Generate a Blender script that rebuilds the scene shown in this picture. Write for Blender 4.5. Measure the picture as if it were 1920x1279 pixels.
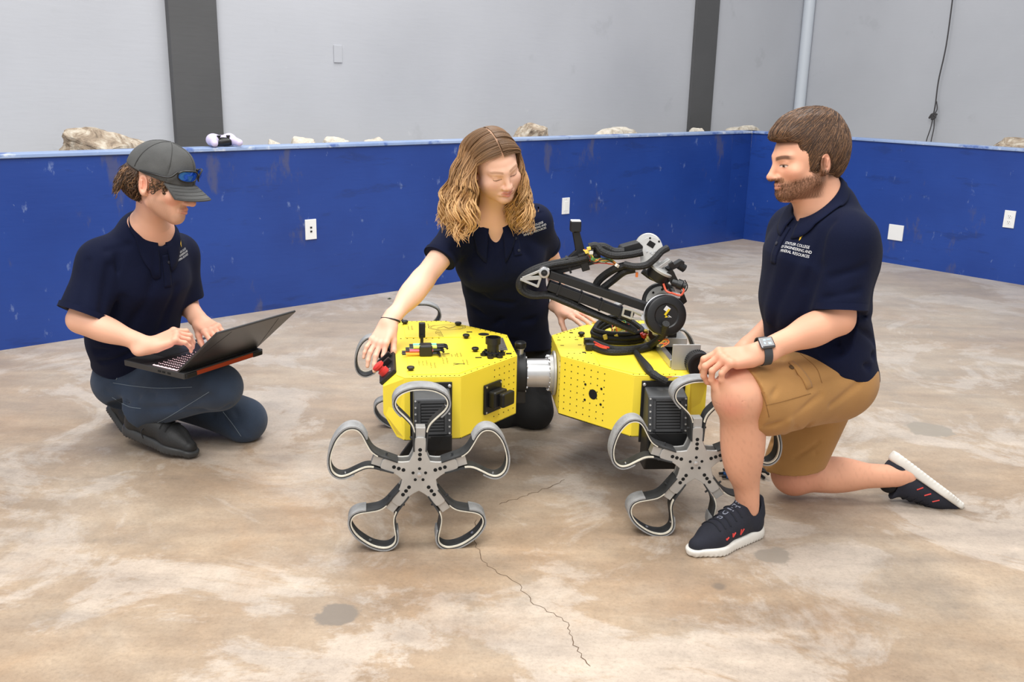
import bpy, bmesh, math, random
import numpy as np
from mathutils import Vector, Matrix
from mathutils.bvhtree import BVHTree

for _o in list(bpy.data.objects):
    bpy.data.objects.remove(_o, do_unlink=True)
SC = bpy.context.scene
COL = SC.collection
random.seed(7)
RNG = np.random.default_rng(7)
PI = math.pi

# ------------------------------------------------------------------ camera
FPX, PITCH, ROLL, CAMH = 1796.0, math.radians(15.4), math.radians(1.3), 1.32
_F = np.array([0, math.cos(PITCH), -math.sin(PITCH)])
_R0 = np.array([1.0, 0, 0]); _U0 = np.cross(_R0, _F)
_R = _R0 * math.cos(ROLL) + _U0 * math.sin(ROLL)
_U = np.cross(_R, _F)
_C = np.array([0, 0, CAMH])
def P(px, py, Y):
    """world point at horizontal distance Y along the line of sight of a photograph pixel"""
    d = _F + _R * ((px - 960) / FPX) - _U * ((py - 639.5) / FPX)
    return _C + d * (Y / d[1])
def PZ(px, py, z):
    d = _F + _R * ((px - 960) / FPX) - _U * ((py - 639.5) / FPX)
    return _C + d * ((z - CAMH) / d[2])
cam_data = bpy.data.cameras.new('camera')
cam = bpy.data.objects.new('camera', cam_data); COL.objects.link(cam)
cam_data.sensor_fit = 'HORIZONTAL'; cam_data.sensor_width = 36.0
cam_data.lens = FPX / 1920 * 36.0
cam_data.clip_start = 0.05; cam_data.clip_end = 100
M = Matrix.Identity(4)
for i in range(3):
    M[i][0] = _R[i]; M[i][1] = _U[i]; M[i][2] = -_F[i]; M[i][3] = _C[i]
cam.matrix_world = M
SC.camera = cam

# ------------------------------------------------------------------ light
world = bpy.data.worlds.new('hall_light'); SC.world = world
world.use_nodes = True
_bg = world.node_tree.nodes['Background']
_bg.inputs[0].default_value = (0.98, 0.99, 1.0, 1); _bg.inputs[1].default_value = 0.76
def area_light(name, loc, target, size, energy, color=(1, 0.99, 0.97), sizey=None):
    l = bpy.data.lights.new(name, 'AREA'); l.energy = energy; l.color = color
    l.shape = 'RECTANGLE'; l.size = size; l.size_y = sizey or size
    o = bpy.data.objects.new(name, l); COL.objects.link(o); o.location = loc
    d = Vector(target) - Vector(loc)
    o.rotation_euler = d.to_track_quat('-Z', 'Y').to_euler()
    return o
# high-bay lamps under the hall roof
area_light('ceiling_lamp', (-1.6, 2.0, 5.2), (-1.2, 3.0, 0), 1.6, 120)
area_light('ceiling_lamp', (1.6, 2.4, 5.2), (1.4, 3.0, 0), 1.6, 95)
area_light('ceiling_lamp', (0.2, 5.6, 5.4), (0.2, 5.2, 0), 1.8, 132)
area_light('ceiling_lamp', (-0.6, -0.8, 4.6), (0, 2.8, 0.3), 1.8, 132)
SC.view_settings.view_transform = 'Standard'
SC.view_settings.look = 'None'
SC.view_settings.exposure = 0.12
SC.view_settings.gamma = 1.0
SC.view_settings.use_curve_mapping = False

# ------------------------------------------------------------------ materials
def lin(c):
    return tuple(((v / 255) / 12.92 if v / 255 <= 0.04045 else ((v / 255 + 0.055) / 1.055) ** 2.4) for v in c[:3])
def rgba(c): return (*lin(c), 1.0)
class NT:
    def __init__(s, m): s.t = m.node_tree; s.n = s.t.nodes; s.l = s.t.links
    def add(s, typ, **kw):
        n = s.n.new(typ)
        for k, v in kw.items():
            if k.startswith('i_'):
                key = k[2:]
                n.inputs[int(key) if key.isdigit() else key].default_value = v
            else: setattr(n, k, v)
        return n
    def link(s, a, ao, b, bi): s.l.new(a.outputs[ao], b.inputs[bi])
    def ramp(s, stops, interp='LINEAR'):
        r = s.n.new('ShaderNodeValToRGB'); e = r.color_ramp.elements; r.color_ramp.interpolation = interp
        e[0].position, e[0].color = stops[0]; e[1].position, e[1].color = stops[-1]
        for p, c in stops[1:-1]:
            x = e.new(p); x.color = c
        return r
    def mix(s, fac, a, b, mode='MIX'):
        m = s.n.new('ShaderNodeMix'); m.data_type = 'RGBA'; m.blend_type = mode
        for sock, v in ((0, fac), (6, a), (7, b)):
            if isinstance(v, tuple) and len(v) == 2 and not isinstance(v[0], (int, float)): s.l.new(v[0].outputs[v[1]], m.inputs[sock])
            else: m.inputs[sock].default_value = v
        return m
def mat(name, color, rough=0.6, metal=0.0, var=0.0, vscale=8.0, bump=0.0, bscale=60.0, spec=0.5, coat=0.0, attr=None, sss=0.0, sheen=0.0, stretch=None):
    m = bpy.data.materials.new(name); m.use_nodes = True
    t = NT(m); b = t.n['Principled BSDF']
    b.inputs['Roughness'].default_value = rough; b.inputs['Metallic'].default_value = metal
    b.inputs['Specular IOR Level'].default_value = spec
    b.inputs['Coat Weight'].default_value = coat
    if sheen: b.inputs['Sheen Weight'].default_value = sheen; b.inputs['Sheen Roughness'].default_value = 0.5
    if sss:
        b.inputs['Subsurface Weight'].default_value = sss
        b.inputs['Subsurface Radius'].default_value = (0.012, 0.004, 0.002)
        b.inputs['Subsurface Scale'].default_value = 1.0
    c = rgba(color); src = None
    tc = t.add('ShaderNodeTexCoord')
    mp = t.add('ShaderNodeMapping')
    if stretch: mp.inputs['Scale'].default_value = stretch
    t.link(tc, 'Object', mp, 'Vector')
    if attr:
        a = t.add('ShaderNodeAttribute', attribute_name=attr); src = (a, 'Color')
    if var:
        n = t.add('ShaderNodeTexNoise'); n.inputs['Scale'].default_value = vscale; n.inputs['Detail'].default_value = 5
        t.link(mp, 'Vector', n, 'Vector')
        r = t.ramp([(0.3, (1 - var, 1 - var, 1 - var, 1)), (0.7, (1 + var * .6,) * 3 + (1,))])
        t.link(n, 'Fac', r, 'Fac')
        mx = t.mix(1.0, src if src else c, (r, 'Color'), 'MULTIPLY'); src = (mx, 2)
    if src: t.link(src[0], src[1], b, 'Base Color')
    else: b.inputs['Base Color'].default_value = c
    if bump:
        n = t.add('ShaderNodeTexNoise'); n.inputs['Scale'].default_value = bscale; n.inputs['Detail'].default_value = 3
        t.link(mp, 'Vector', n, 'Vector')
        bp = t.add('ShaderNodeBump'); bp.inputs['Strength'].default_value = bump; bp.inputs['Distance'].default_value = 0.003
        t.link(n, 'Fac', bp, 'Height'); t.link(bp, 'Normal', b, 'Normal')
    return m

# ------------------------------------------------------------------ mesh helpers
class MB:
    def __init__(s): s.v = []; s.f = []; s.m = []
    def add(s, vs, fs, mi=0):
        o = len(s.v); s.v += [tuple(map(float, p)) for p in vs]
        for f in fs: s.f.append(tuple(i + o for i in f)); s.m.append(mi)
        return s
    def prism(s, poly, d0, d1=None, mi=0):
        """poly: list of 3-d points (a planar ring); extruded by vector d0"""
        poly = [np.array(p, float) for p in poly]; d = np.array(d0, float); n = len(poly)
        vs = poly + [p + d for p in poly]
        fs = [tuple(range(n))[::-1], tuple(range(n, 2 * n))] + [(i, (i + 1) % n, n + (i + 1) % n, n + i) for i in range(n)]
        return s.add(vs, fs, mi)
    def box(s, c, size, R=None, mi=0):
        c = np.array(c, float); h = np.array(size, float) / 2
        vs = []
        for x in (-1, 1):
            for y in (-1, 1):
                for z in (-1, 1):
                    p = np.array([x, y, z]) * h
                    vs.append(c + (np.array(R) @ p if R is not None else p))
        fs = [(0, 1, 3, 2), (4, 6, 7, 5), (0, 4, 5, 1), (2, 3, 7, 6), (0, 2, 6, 4), (1, 5, 7, 3)]
        return s.add(vs, fs, mi)
    def cyl(s, a, b, r, r2=None, n=20, cap=True, mi=0):
        a = np.array(a, float); b = np.array(b, float); r2 = r if r2 is None else r2
        u, w = perp(b - a)
        vs = []
        for p, rr in ((a, r), (b, r2)):
            for i in range(n):
                t = 2 * PI * i / n; vs.append(p + rr * (math.cos(t) * u + math.sin(t) * w))
        fs = [(i, (i + 1) % n, n + (i + 1) % n, n + i) for i in range(n)]
        if cap: fs += [tuple(range(n))[::-1], tuple(range(n, 2 * n))]
        return s.add(vs, fs, mi)
    def lathe(s, a, axis, prof, n=28, mi=0):
        """prof: list of (along, radius)"""
        a = np.array(a, float); axis = np.array(axis, float); axis /= np.linalg.norm(axis); u, w = perp(axis)
        vs = []
        for h, r in prof:
            for i in range(n):
                t = 2 * PI * i / n; vs.append(a + axis * h + r * (math.cos(t) * u + math.sin(t) * w))
        fs = []
        for k in range(len(prof) - 1):
            for i in range(n):
                fs.append((k * n + i, k * n + (i + 1) % n, (k + 1) * n + (i + 1) % n, (k + 1) * n + i))
        fs += [tuple(range(n))[::-1], tuple(range((len(prof) - 1) * n, len(prof) * n))]
        return s.add(vs, fs, mi)
    def tube(s, pts, r, n=8, mi=0, flat=None, closed=False):
        pts = [np.array(p, float) for p in pts]; m = len(pts)
        rs = [r] * m if np.isscalar(r) else list(r)
        vs = []; u = None
        for i, p in enumerate(pts):
            t = (pts[(i + 1) % m] - pts[i - 1]) if closed else (pts[min(i + 1, m - 1)] - pts[max(i - 1, 0)])
            t = t / (np.linalg.norm(t) + 1e-12)
            if u is None: u, w = perp(t)
            else:
                u = u - t * (u @ t); u /= (np.linalg.norm(u) + 1e-12); w = np.cross(t, u)
            for k in range(n):
                a = 2 * PI * k / n; vs.append(p + rs[i] * (math.cos(a) * u + math.sin(a) * w))
        fs = []
        for i in range(m if closed else m - 1):
            j = (i + 1) % m
            for k in range(n): fs.append((i * n + k, i * n + (k + 1) % n, j * n + (k + 1) % n, j * n + k))
        if not closed: fs += [tuple(range(n))[::-1], tuple(range((m - 1) * n, m * n))]
        return s.add(vs, fs, mi)
def perp(t):
    t = np.array(t, float); t = t / (np.linalg.norm(t) + 1e-12)
    a = np.array([0, 0, 1.0]) if abs(t[2]) < 0.9 else np.array([1.0, 0, 0])
    u = np.cross(a, t); u /= np.linalg.norm(u); return u, np.cross(t, u)
def smooth_path(pts, n=40):
    """Catmull-Rom through points"""
    p = np.array(pts, float); p = np.vstack([2 * p[0] - p[1], p, 2 * p[-1] - p[-2]])
    out = []; m = len(p) - 3
    for q in np.linspace(0, m - 1e-9, n):
        i = int(q); t = q - i; a, b, c, d = p[i:i + 4]
        out.append(0.5 * ((2 * b) + (-a + c) * t + (2 * a - 5 * b + 4 * c - d) * t * t + (-a + 3 * b - 3 * c + d) * t ** 3))
    return np.array(out)
def link(o, parent=None):
    COL.objects.link(o)
    if parent is not None:
        o.parent = parent
    return o
def world_origin(o):
    p = np.zeros(3)
    while o is not None: p = p + np.array(o.location); o = o.parent
    return p
def obj(name, mb, material, parent=None, smooth=False, bevel=0.0, origin=None, angle=35):
    """one mesh object; mesh given in world coordinates, origin at its base centre (or the given one)"""
    V = np.array(mb.v, float)
    if origin is not None: origin = np.array(origin, float)
    if origin is None:
        lo, hi = V.min(0), V.max(0); origin = np.array([(lo[0] + hi[0]) / 2, (lo[1] + hi[1]) / 2, lo[2]])
    me = bpy.data.meshes.new(name)
    me.from_pydata((V - origin).tolist(), [], mb.f)
    mats = material if isinstance(material, (list, tuple)) else [material]
    for m_ in mats: me.materials.append(m_)
    if len(mats) > 1: me.polygons.foreach_set('material_index', mb.m)
    bm = bmesh.new(); bm.from_mesh(me); bmesh.ops.recalc_face_normals(bm, faces=bm.faces); bm.to_mesh(me); bm.free()
    me.update()
    if smooth:
        me.shade_smooth()
        if angle < 180:
            me.set_sharp_from_angle(angle=math.radians(angle))
    o = bpy.data.objects.new(name, me)
    o.location = Vector(origin - (world_origin(parent) if parent is not None else 0))
    link(o, parent)
    if bevel:
        b = o.modifiers.new('bevel', 'BEVEL'); b.width = bevel; b.segments = 2; b.limit_method = 'ANGLE'; b.harden_normals = False
    return o
def inst(src, parent, matrix):
    """a copy of a part placed with a matrix relative to its parent's origin"""
    o = src.copy(); COL.objects.link(o); o.parent = parent; o.matrix_local = matrix; return o
def thing(name, label, cat, loc, group=None):
    o = bpy.data.objects.new(name, None); COL.objects.link(o); o.location = Vector(loc)
    o.empty_display_size = 0.05
    o['label'] = label; o['category'] = cat
    if group: o['group'] = group
    return o
def tag(o, label=None, cat=None, group=None, kind=None):
    if label: o['label'] = label
    if cat: o['category'] = cat
    if group: o['group'] = group
    if kind: o['kind'] = kind
    return o
def frame(x, y):
    x = np.array(x, float); x /= np.linalg.norm(x); y = np.array(y, float); y = y - x * (x @ y); y /= np.linalg.norm(y)
    return np.stack([x, y, np.cross(x, y)], 1)
def text_mesh(body, size, align='CENTER', extrude=0.0):
    """flat lettering: returns (verts Nx3, faces) in its own plane"""
    cu = bpy.data.curves.new('lettering', 'FONT'); cu.body = body; cu.size = size; cu.align_x = align; cu.align_y = 'CENTER'
    cu.extrude = extrude; cu.resolution_u = 2; cu.space_line = 0.85
    o = bpy.data.objects.new('lettering', cu); COL.objects.link(o)
    dg = bpy.context.evaluated_depsgraph_get(); dg.update()
    me = bpy.data.meshes.new_from_object(o.evaluated_get(dg))
    V = np.array([v.co[:] for v in me.vertices]).reshape(-1, 3); Fc = [tuple(p.vertices) for p in me.polygons]
    bpy.data.objects.remove(o); bpy.data.curves.remove(cu); bpy.data.meshes.remove(me)
    return V, Fc
# ================================================================== the place
# ---- floor
def floor_material():
    m = bpy.data.materials.new('stained_concrete'); m.use_nodes = True; t = NT(m); b = t.n['Principled BSDF']
    tc = t.add('ShaderNodeTexCoord')
    def noise(scale, detail=6, rough=0.55, dist=0.0, vec=None, st=(1, 1, 1), off=(0, 0, 0)):
        mp = t.add('ShaderNodeMapping'); mp.inputs['Scale'].default_value = st; mp.inputs['Location'].default_value = off
        t.link(tc, 'Object', mp, 'Vector')
        n = t.add('ShaderNodeTexNoise'); n.inputs['Scale'].default_value = scale; n.inputs['Detail'].default_value = detail
        n.inputs['Roughness'].default_value = rough; n.inputs['Distortion'].default_value = dist
        t.link(mp, 'Vector', n, 'Vector'); return n
    big = noise(1.3, 10, 0.62, 0.6)
    base = t.ramp([(0.28, rgba((138, 118, 97))), (0.45, rgba((157, 135, 112))), (0.58, rgba((166, 147, 126))), (0.72, rgba((176, 161, 144)))])
    t.link(big, 'Fac', base, 'Fac')
    # pale bare-cement patches
    pn = noise(1.5, 14, 0.70, 0.8, off=(3.1, 1.7, 0))
    pr = t.ramp([(0.50, (0, 0, 0, 1)), (0.555, (1, 1, 1, 1))]); t.link(pn, 'Fac', pr, 'Fac')
    mul = t.add('ShaderNodeMath', operation='MULTIPLY'); mul.inputs[1].default_value = 0.62; t.link(pr, 'Color', mul, 0)
    c1 = t.mix((mul, 0), (base, 'Color'), rgba((190, 178, 166)))
    # grey stains
    gn = noise(1.6, 12, 0.70, 0.5, off=(7.3, 4.2, 0))
    gr = t.ramp([(0.56, (0, 0, 0, 1)), (0.72, (0.6, 0.6, 0.6, 1))]); t.link(gn, 'Fac', gr, 'Fac')
    c2 = t.mix((gr, 'Color'), (c1, 2), rgba((134, 124, 112)))
    # orange-brown acid stain
    on = noise(1.1, 12, 0.68, 0.5, off=(11.0, 9.5, 0))
    orr = t.ramp([(0.50, (0, 0, 0, 1)), (0.70, (0.5, 0.5, 0.5, 1))]); t.link(on, 'Fac', orr, 'Fac')
    c3 = t.mix((orr, 'Color'), (c2, 2), rgba((160, 126, 92)))
    # polishing streaks
    sn = noise(5.0, 6, 0.6, 0.3, st=(0.35, 1.6, 1))
    sr = t.ramp([(0.35, (0.84, 0.84, 0.85, 1)), (0.65, (1.10, 1.10, 1.09, 1))]); t.link(sn, 'Fac', sr, 'Fac')
    c4 = t.mix(1.0, (c3, 2), (sr, 'Color'), 'MULTIPLY')
    # fine aggregate speckle
    fn = noise(90, 8, 0.8)
    fr = t.ramp([(0.30, (0.74, 0.73, 0.72, 1)), (0.46, (1, 1, 1, 1)), (0.66, (1.13, 1.13, 1.13, 1))]); t.link(fn, 'Fac', fr, 'Fac')
    c5 = t.mix(1.0, (c4, 2), (fr, 'Color'), 'MULTIPLY')
    mn = noise(11, 9, .75, off=(1.2, 6.1, 0)); mr_ = t.ramp([(0.32, (0.86, 0.855, 0.85, 1)), (0.66, (1.10, 1.10, 1.10, 1))]); t.link(mn, 'Fac', mr_, 'Fac')
    c5 = t.mix(1.0, (c5, 2), (mr_, 'Color'), 'MULTIPLY')
    # two worn-through dark patches in the coating (fixed places on the floor)
    src = (c5, 2)
    for (px, py, rad, col) in ((632, 1152, 0.055, (122, 112, 102)), (1450, 1042, 0.06, (140, 130, 118)), (1348, 1100, 0.014, (120, 106, 92)), (1740, 805, 0.10, (142, 132, 118))):
        w = PZ(px, py, 0)
        vm = t.add('ShaderNodeVectorMath', operation='SUBTRACT'); vm.inputs[1].default_value = tuple(w); t.link(tc, 'Object', vm, 0)
        ln = t.add('ShaderNodeVectorMath', operation='LENGTH'); t.link(vm, 'Vector', ln, 0)
        wn = noise(14 if rad < .1 else 6, 4, 0.6)
        ad = t.add('ShaderNodeMath', operation='MULTIPLY_ADD'); ad.inputs[1].default_value = -rad * 1.6; t.link(wn, 'Fac', ad, 0); t.link(ln, 'Value', ad, 2)
        rr = t.ramp([(0.0, (0.9, 0.9, 0.9, 1)), (0.012, (0, 0, 0, 1))])
        sb = t.add('ShaderNodeMath', operation='ADD'); sb.inputs[1].default_value = rad * 0.0; t.link(ad, 0, sb, 0)
        t.link(sb, 0, rr, 'Fac')
        cm = t.mix((rr, 'Color'), src, rgba(col)); src = (cm, 2)
    # the coating is worn paler and greyer towards the far end of the arena
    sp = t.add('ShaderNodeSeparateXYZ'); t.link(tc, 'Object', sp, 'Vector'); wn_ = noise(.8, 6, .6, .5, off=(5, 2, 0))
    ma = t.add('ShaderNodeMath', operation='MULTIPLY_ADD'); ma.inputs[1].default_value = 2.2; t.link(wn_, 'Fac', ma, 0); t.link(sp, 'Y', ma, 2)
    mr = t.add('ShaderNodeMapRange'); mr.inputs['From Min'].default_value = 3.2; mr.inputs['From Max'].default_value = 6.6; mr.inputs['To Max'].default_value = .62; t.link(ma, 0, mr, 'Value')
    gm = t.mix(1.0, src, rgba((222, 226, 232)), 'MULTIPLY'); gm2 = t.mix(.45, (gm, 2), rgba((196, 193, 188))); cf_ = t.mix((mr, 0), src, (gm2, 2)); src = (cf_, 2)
    t.link(src[0], src[1], b, 'Base Color')
    rn = noise(2.2, 5, 0.6, off=(2, 8, 0)); r2 = t.ramp([(0.3, (0.42,) * 3 + (1,)), (0.7, (0.66,) * 3 + (1,))]); t.link(rn, 'Fac', r2, 'Fac'); t.link(r2, 'Color', b, 'Roughness')
    b.inputs['Specular IOR Level'].default_value = 0.35
    bn = noise(60, 5, 0.7); bp = t.add('ShaderNodeBump'); bp.inputs['Strength'].default_value = 0.25; bp.inputs['Distance'].default_value = 0.002
    t.link(bn, 'Fac', bp, 'Height'); t.link(bp, 'Normal', b, 'Normal')
    return m
def paint_material(name, base, hi, scuffs, scale=1.0, rough=0.42):
    """painted boards with scuffs: scuffs = list of (colour, threshold, noise scale, stretch)"""
    m = bpy.data.materials.new(name); m.use_nodes = True; t = NT(m); b = t.n['Principled BSDF']
    tc = t.add('ShaderNodeTexCoord'); src = None
    n = t.add('ShaderNodeTexNoise'); n.inputs['Scale'].default_value = 1.6 * scale; n.inputs['Detail'].default_value = 5
    t.link(tc, 'Object', n, 'Vector'); r = t.ramp([(0.3, rgba(base)), (0.7, rgba(hi))]); t.link(n, 'Fac', r, 'Fac'); src = (r, 'Color')
    for i, (col, thr, sc, st, amt) in enumerate(scuffs):
        mp = t.add('ShaderNodeMapping'); mp.inputs['Scale'].default_value = st; mp.inputs['Location'].default_value = (i * 3.7, i * 1.9, i * 2.3)
        t.link(tc, 'Object', mp, 'Vector')
        k = t.add('ShaderNodeTexNoise'); k.inputs['Scale'].default_value = sc; k.inputs['Detail'].default_value = 8; k.inputs['Roughness'].default_value = 0.65
        t.link(mp, 'Vector', k, 'Vector'); q = t.ramp([(thr, (0, 0, 0, 1)), (thr + 0.07, (amt,) * 3 + (1,))]); t.link(k, 'Fac', q, 'Fac')
        x = t.mix((q, 'Color'), src, rgba(col)); src = (x, 2)
    t.link(src[0], src[1], b, 'Base Color'); b.inputs['Roughness'].default_value = rough
    g = t.add('ShaderNodeTexNoise'); g.inputs['Scale'].default_value = 30; g.inputs['Detail'].default_value = 4
    mp = t.add('ShaderNodeMapping'); mp.inputs['Scale'].default_value = (0.25, 0.25, 1.6); t.link(tc, 'Object', mp, 'Vector'); t.link(mp, 'Vector', g, 'Vector')
    bp = t.add('ShaderNodeBump'); bp.inputs['Strength'].default_value = 0.25; bp.inputs['Distance'].default_value = 0.003
    t.link(g, 'Fac', bp, 'Height'); t.link(bp, 'Normal', b, 'Normal')
    return m
M_floor = floor_material()
M_blue = paint_material('scuffed_blue_paint', (23, 56, 130), (31, 68, 148),
    [((92, 88, 92), 0.60, 3.4, (1.6, 1.6, .55), 0.45), ((140, 158, 195), 0.645, 12, (1, 1, .5), 0.5), ((22, 46, 104), 0.58, 7, (.35, .35, 1.6), 0.45), ((170, 180, 200), 0.70, 26, (1, 1, 1), 0.6)])
M_cap = paint_material('worn_pale_blue_cap', (120, 145, 190), (165, 182, 210), [((60, 92, 165), 0.55, 4, (1, 1, 1), 0.8), ((215, 220, 228), 0.58, 9, (1, 1, 1), 0.7)])
M_grey = paint_material('grey_wall_paint', (172, 174, 180), (184, 186, 192), [((160, 162, 167), 0.62, 3.5, (1, 1, 1), 0.35), ((198, 200, 203), 0.68, 7, (1, 1, 1), 0.4)], scale=.5, rough=.5)
M_column = paint_material('dark_grey_column_paint', (72, 72, 73), (82, 82, 83), [((150, 150, 150), 0.74, 14, (1, 1, 1), 0.5)], rough=.45)
M_pipe = mat('pale_grey_pipe_paint', (196, 202, 210), 0.4)
M_black = mat('black_plastic', (20, 20, 22), 0.42, var=.2)
M_white = mat('white_plastic', (232, 232, 230), 0.35)

fl = MB().box((0.8, 5.5, -0.05), (13, 13, 0.1))
floor = tag(obj('floor', fl, M_floor, origin=(0, 0, 0)), 'stained tan and grey polished concrete floor', kind='structure')
M_crack = mat('brown_crack', (96, 76, 58), 0.9)  # plain dark brown for the thin crack strips on the floor
def crack(pts, w):
    pts = [PZ(x, y, 0.0) for x, y in pts]; pts = smooth_path(pts, len(pts) * 7)
    mb = MB(); vs = []; rnd = random.Random(len(pts))
    for i, p in enumerate(pts):
        t = pts[min(i + 1, len(pts) - 1)] - pts[max(i - 1, 0)]; t /= np.linalg.norm(t); nrm = np.array([-t[1], t[0], 0]); p = p + nrm * rnd.uniform(-.006, .006)
        ww = w * rnd.uniform(.5, 1.2)
        vs += [p + nrm * ww + [0, 0, .0006], p - nrm * ww + [0, 0, .0006]]
    mb.add(vs, [(2 * i, 2 * i + 1, 2 * i + 3, 2 * i + 2) for i in range(len(pts) - 1)])
    return obj('crack', mb, M_crack, floor)
crack([(890, 975), (893, 1020), (915, 1060), (965, 1090), (1000, 1130), (1060, 1165), (1075, 1205), (1105, 1250)], .0011)
crack([(935, 945), (1000, 925), (1060, 900)], .0014)

# ---- arena barrier and hall walls. a: along the rear barrier, b: along the side barrier
WA = np.array([0.751, 0.660, 0]); WA /= np.linalg.norm(WA)
WB = np.array([WA[1], -WA[0], 0])
NA = np.array([-WA[1], WA[0], 0]); NB = WA.copy()          # outward normals
CORNER = np.array([2.0, 8.329, 0]); WH = 0.905
def barrier(name, start, d, n, length, offs):
    root = MB().prism([start + n * .02, start + d * length + n * .02, start + d * length + n * .09, start + n * .09], (0, 0, WH))
    w = tag(obj(name, root, M_blue, origin=(0, 0, 0)), kind='structure')
    s = 0.0; k = 0
    cuts = offs + [length]
    prev = 0.0
    src = None
    for c in cuts:
        a0, a1 = prev + .0004, c - .0004
        p = MB().prism([start + d * a0, start + d * a1, start + d * a1 + n * .02, start + d * a0 + n * .02], (0, 0, WH - .002))
        obj('plywood_panel', p, M_blue, w)
        prev = c
    return w
wall_rear = barrier('wall_back', CORNER - WA * 8.2, WA, NA, 8.2, [0.62, 3.06, 5.50, 7.94])
wall_side = barrier('wall_right', CORNER, WB, NB, 4.4, [2.44])
for nm, st, d, n, L in (('trim_1', CORNER - WA * 8.2, WA, NA, 8.3), ('trim_2', CORNER - WB * .1 + NB * 0, WB, NB, 4.5)):
    c = MB().prism([st - n * .012, st + d * L - n * .012, st + d * L + n * .11, st + n * .11], (0, 0, .02))
    c.v = [(x, y, z + WH) for x, y, z in c.v]
    tag(obj(nm, c, M_cap, bevel=.004), 'worn pale blue top board of the barrier', kind='structure')
OFF = 0.75
BK = CORNER + NA * OFF                                        # a point on the rear hall wall
g = MB().prism([BK - WA * 11, BK + WA * 3.2, BK + WA * 3.2 + NA * .15, BK - WA * 11 + NA * .15], (0, 0, 4.6))
tag(obj('wall_rear_hall', g, M_grey, origin=(0, 0, 0)), 'pale grey hall wall behind the blue barrier', kind='structure')
# corner of the hall walls lies behind the pipe
def on_wall(px, py, o, n):
    d = _F + _R * ((px - 960) / FPX) - _U * ((py - 639.5) / FPX)
    t = ((o - _C) @ n) / (d @ n); return _C + d * t
HC = on_wall(1496, 200, BK, NA); HC[2] = 0
SD = HC
g = MB().prism([SD, SD + WB * 6.5, SD + WB * 6.5 + NB * .15, SD + NB * .15], (0, 0, 4.6))
tag(obj('wall_right_hall', g, M_grey, origin=(0, 0, 0)), 'pale grey hall side wall behind the blue barrier', kind='structure')
# raised ledge of fill behind the barrier
led = MB().prism([CORNER - WA * 8.2 + NA * .11, CORNER + WA * .11 + NA * .11, HC - NA * 0, BK - WA * 8.2], (0, 0, .78))
M_fill = mat('dusty_grey_fill', (186, 182, 174), 0.9, var=.2, vscale=6, bump=.5, bscale=30)
tag(obj('ledge_rear', led, M_fill), 'dusty raised ledge behind the rear barrier', kind='structure')
led = MB().prism([CORNER + NB * .11 + NA * .11, HC, HC + WB * 5, CORNER + WB * 4.4 + NB * .11], (0, 0, .78))
tag(obj('ledge_side', led, M_fill), 'dusty raised ledge behind the side barrier', kind='structure')
# columns
def column(name, pxl, pxr, depth):
    a = on_wall(pxl, 260, BK - NA * depth, NA); b_ = on_wall(pxr, 260, BK - NA * depth, NA); a[2] = b_[2] = 0
    c = MB()
    c.prism([a, b_, b_ + NA * (depth + .002), a + NA * (depth + .002)], (0, 0, 4.5))
    return tag(obj(name, c, M_column), None, kind='structure')
column('trim_3', 333, 420, .05)['label'] = 'wide dark grey steel column behind the cap-wearing person'
column('trim_4', 1291, 1331, .03)['label'] = 'narrow dark grey steel column near the hall corner'
pc = HC - NA * .05 - NB * .05
pp = MB().cyl(pc + [0, 0, .78], pc + [0, 0, 4.5], .055, n=24)
tag(obj('conduit_pipe', pp, M_pipe, smooth=True), 'pale grey vertical pipe in the corner of the hall walls', 'pipe')
# wall plates
def plate_at(px, py, wall, w, h, name, label, sockets=None, cat='outlet'):
    o, n, d = (CORNER, NA, WA) if wall == 'rear' else (CORNER, NB, WB)
    if wall == 'hall': o, n, d = BK, NA, WA
    c = on_wall(px, py, o, n); nn = -n
    t = thing(name, label, cat, c - np.array([0, 0, h / 2]))
    R = np.stack([d, nn, np.array([0, 0, 1.0])], 1)
    obj('cover_plate', MB().box(c + nn * .004, (w, .008, h), R), M_white if wall != 'hall' else M_grey, t, bevel=.002)
    if sockets == 'duplex':
        for s in (-1, 1):
            cc = c + nn * .009 + np.array([0, 0, s * .02])
            so = obj('socket', MB().cyl(cc - nn * .002, cc + nn * .001, .0165, n=20), M_white, t, smooth=True)
            for dx, dz, ww, hh in ((-.006, .003, .0022, .008), (.006, .003, .0022, .0065), (0, -.008, .0045, .0045)):
                obj('slot', MB().box(cc + d * dx + nn * .0012 + np.array([0, 0, dz]), (ww, .001, hh), R), M_black, so)
    if sockets == 'jacks':
        for s in (-1, 1):
            cc = c + nn * .009 + np.array([0, 0, s * .0115])
            obj('jack', MB().box(cc, (.012, .003, .010), R), M_black, t)
    if sockets == 'decor':
        obj('insert', MB().box(c + nn * .0085, (.034, .003, .068), R), M_white, t, bevel=.001)
        for s in (-1, 1): obj('screw', MB().cyl(c + nn * .008 + [0, 0, s * .048], c + nn * .0095 + [0, 0, s * .048], .003, n=10), M_pipe, t)
    return t
plate_at(582, 430, 'rear', .072, .117, 'wall_outlet', 'white wall plate with two dark jacks, beside the cap-wearing person', 'jacks')
plate_at(1060, 386, 'rear', .072, .117, 'wall_outlet', 'plain white outlet on the blue rear barrier right of the long-haired person', 'decor')
plate_at(1893, 411, 'side', .075, .12, 'wall_outlet', 'white duplex power outlet at the right end of the blue barrier', 'duplex')
plate_at(1680, 436, 'side', .118, .118, 'blank_wall_plate', 'square blank white cover plate on the right blue barrier', None, 'plate')
plate_at(633, 101, 'hall', .062, .11, 'conduit_box', 'small grey painted electrical box high on the rear hall wall', None, 'electrical box')
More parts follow.
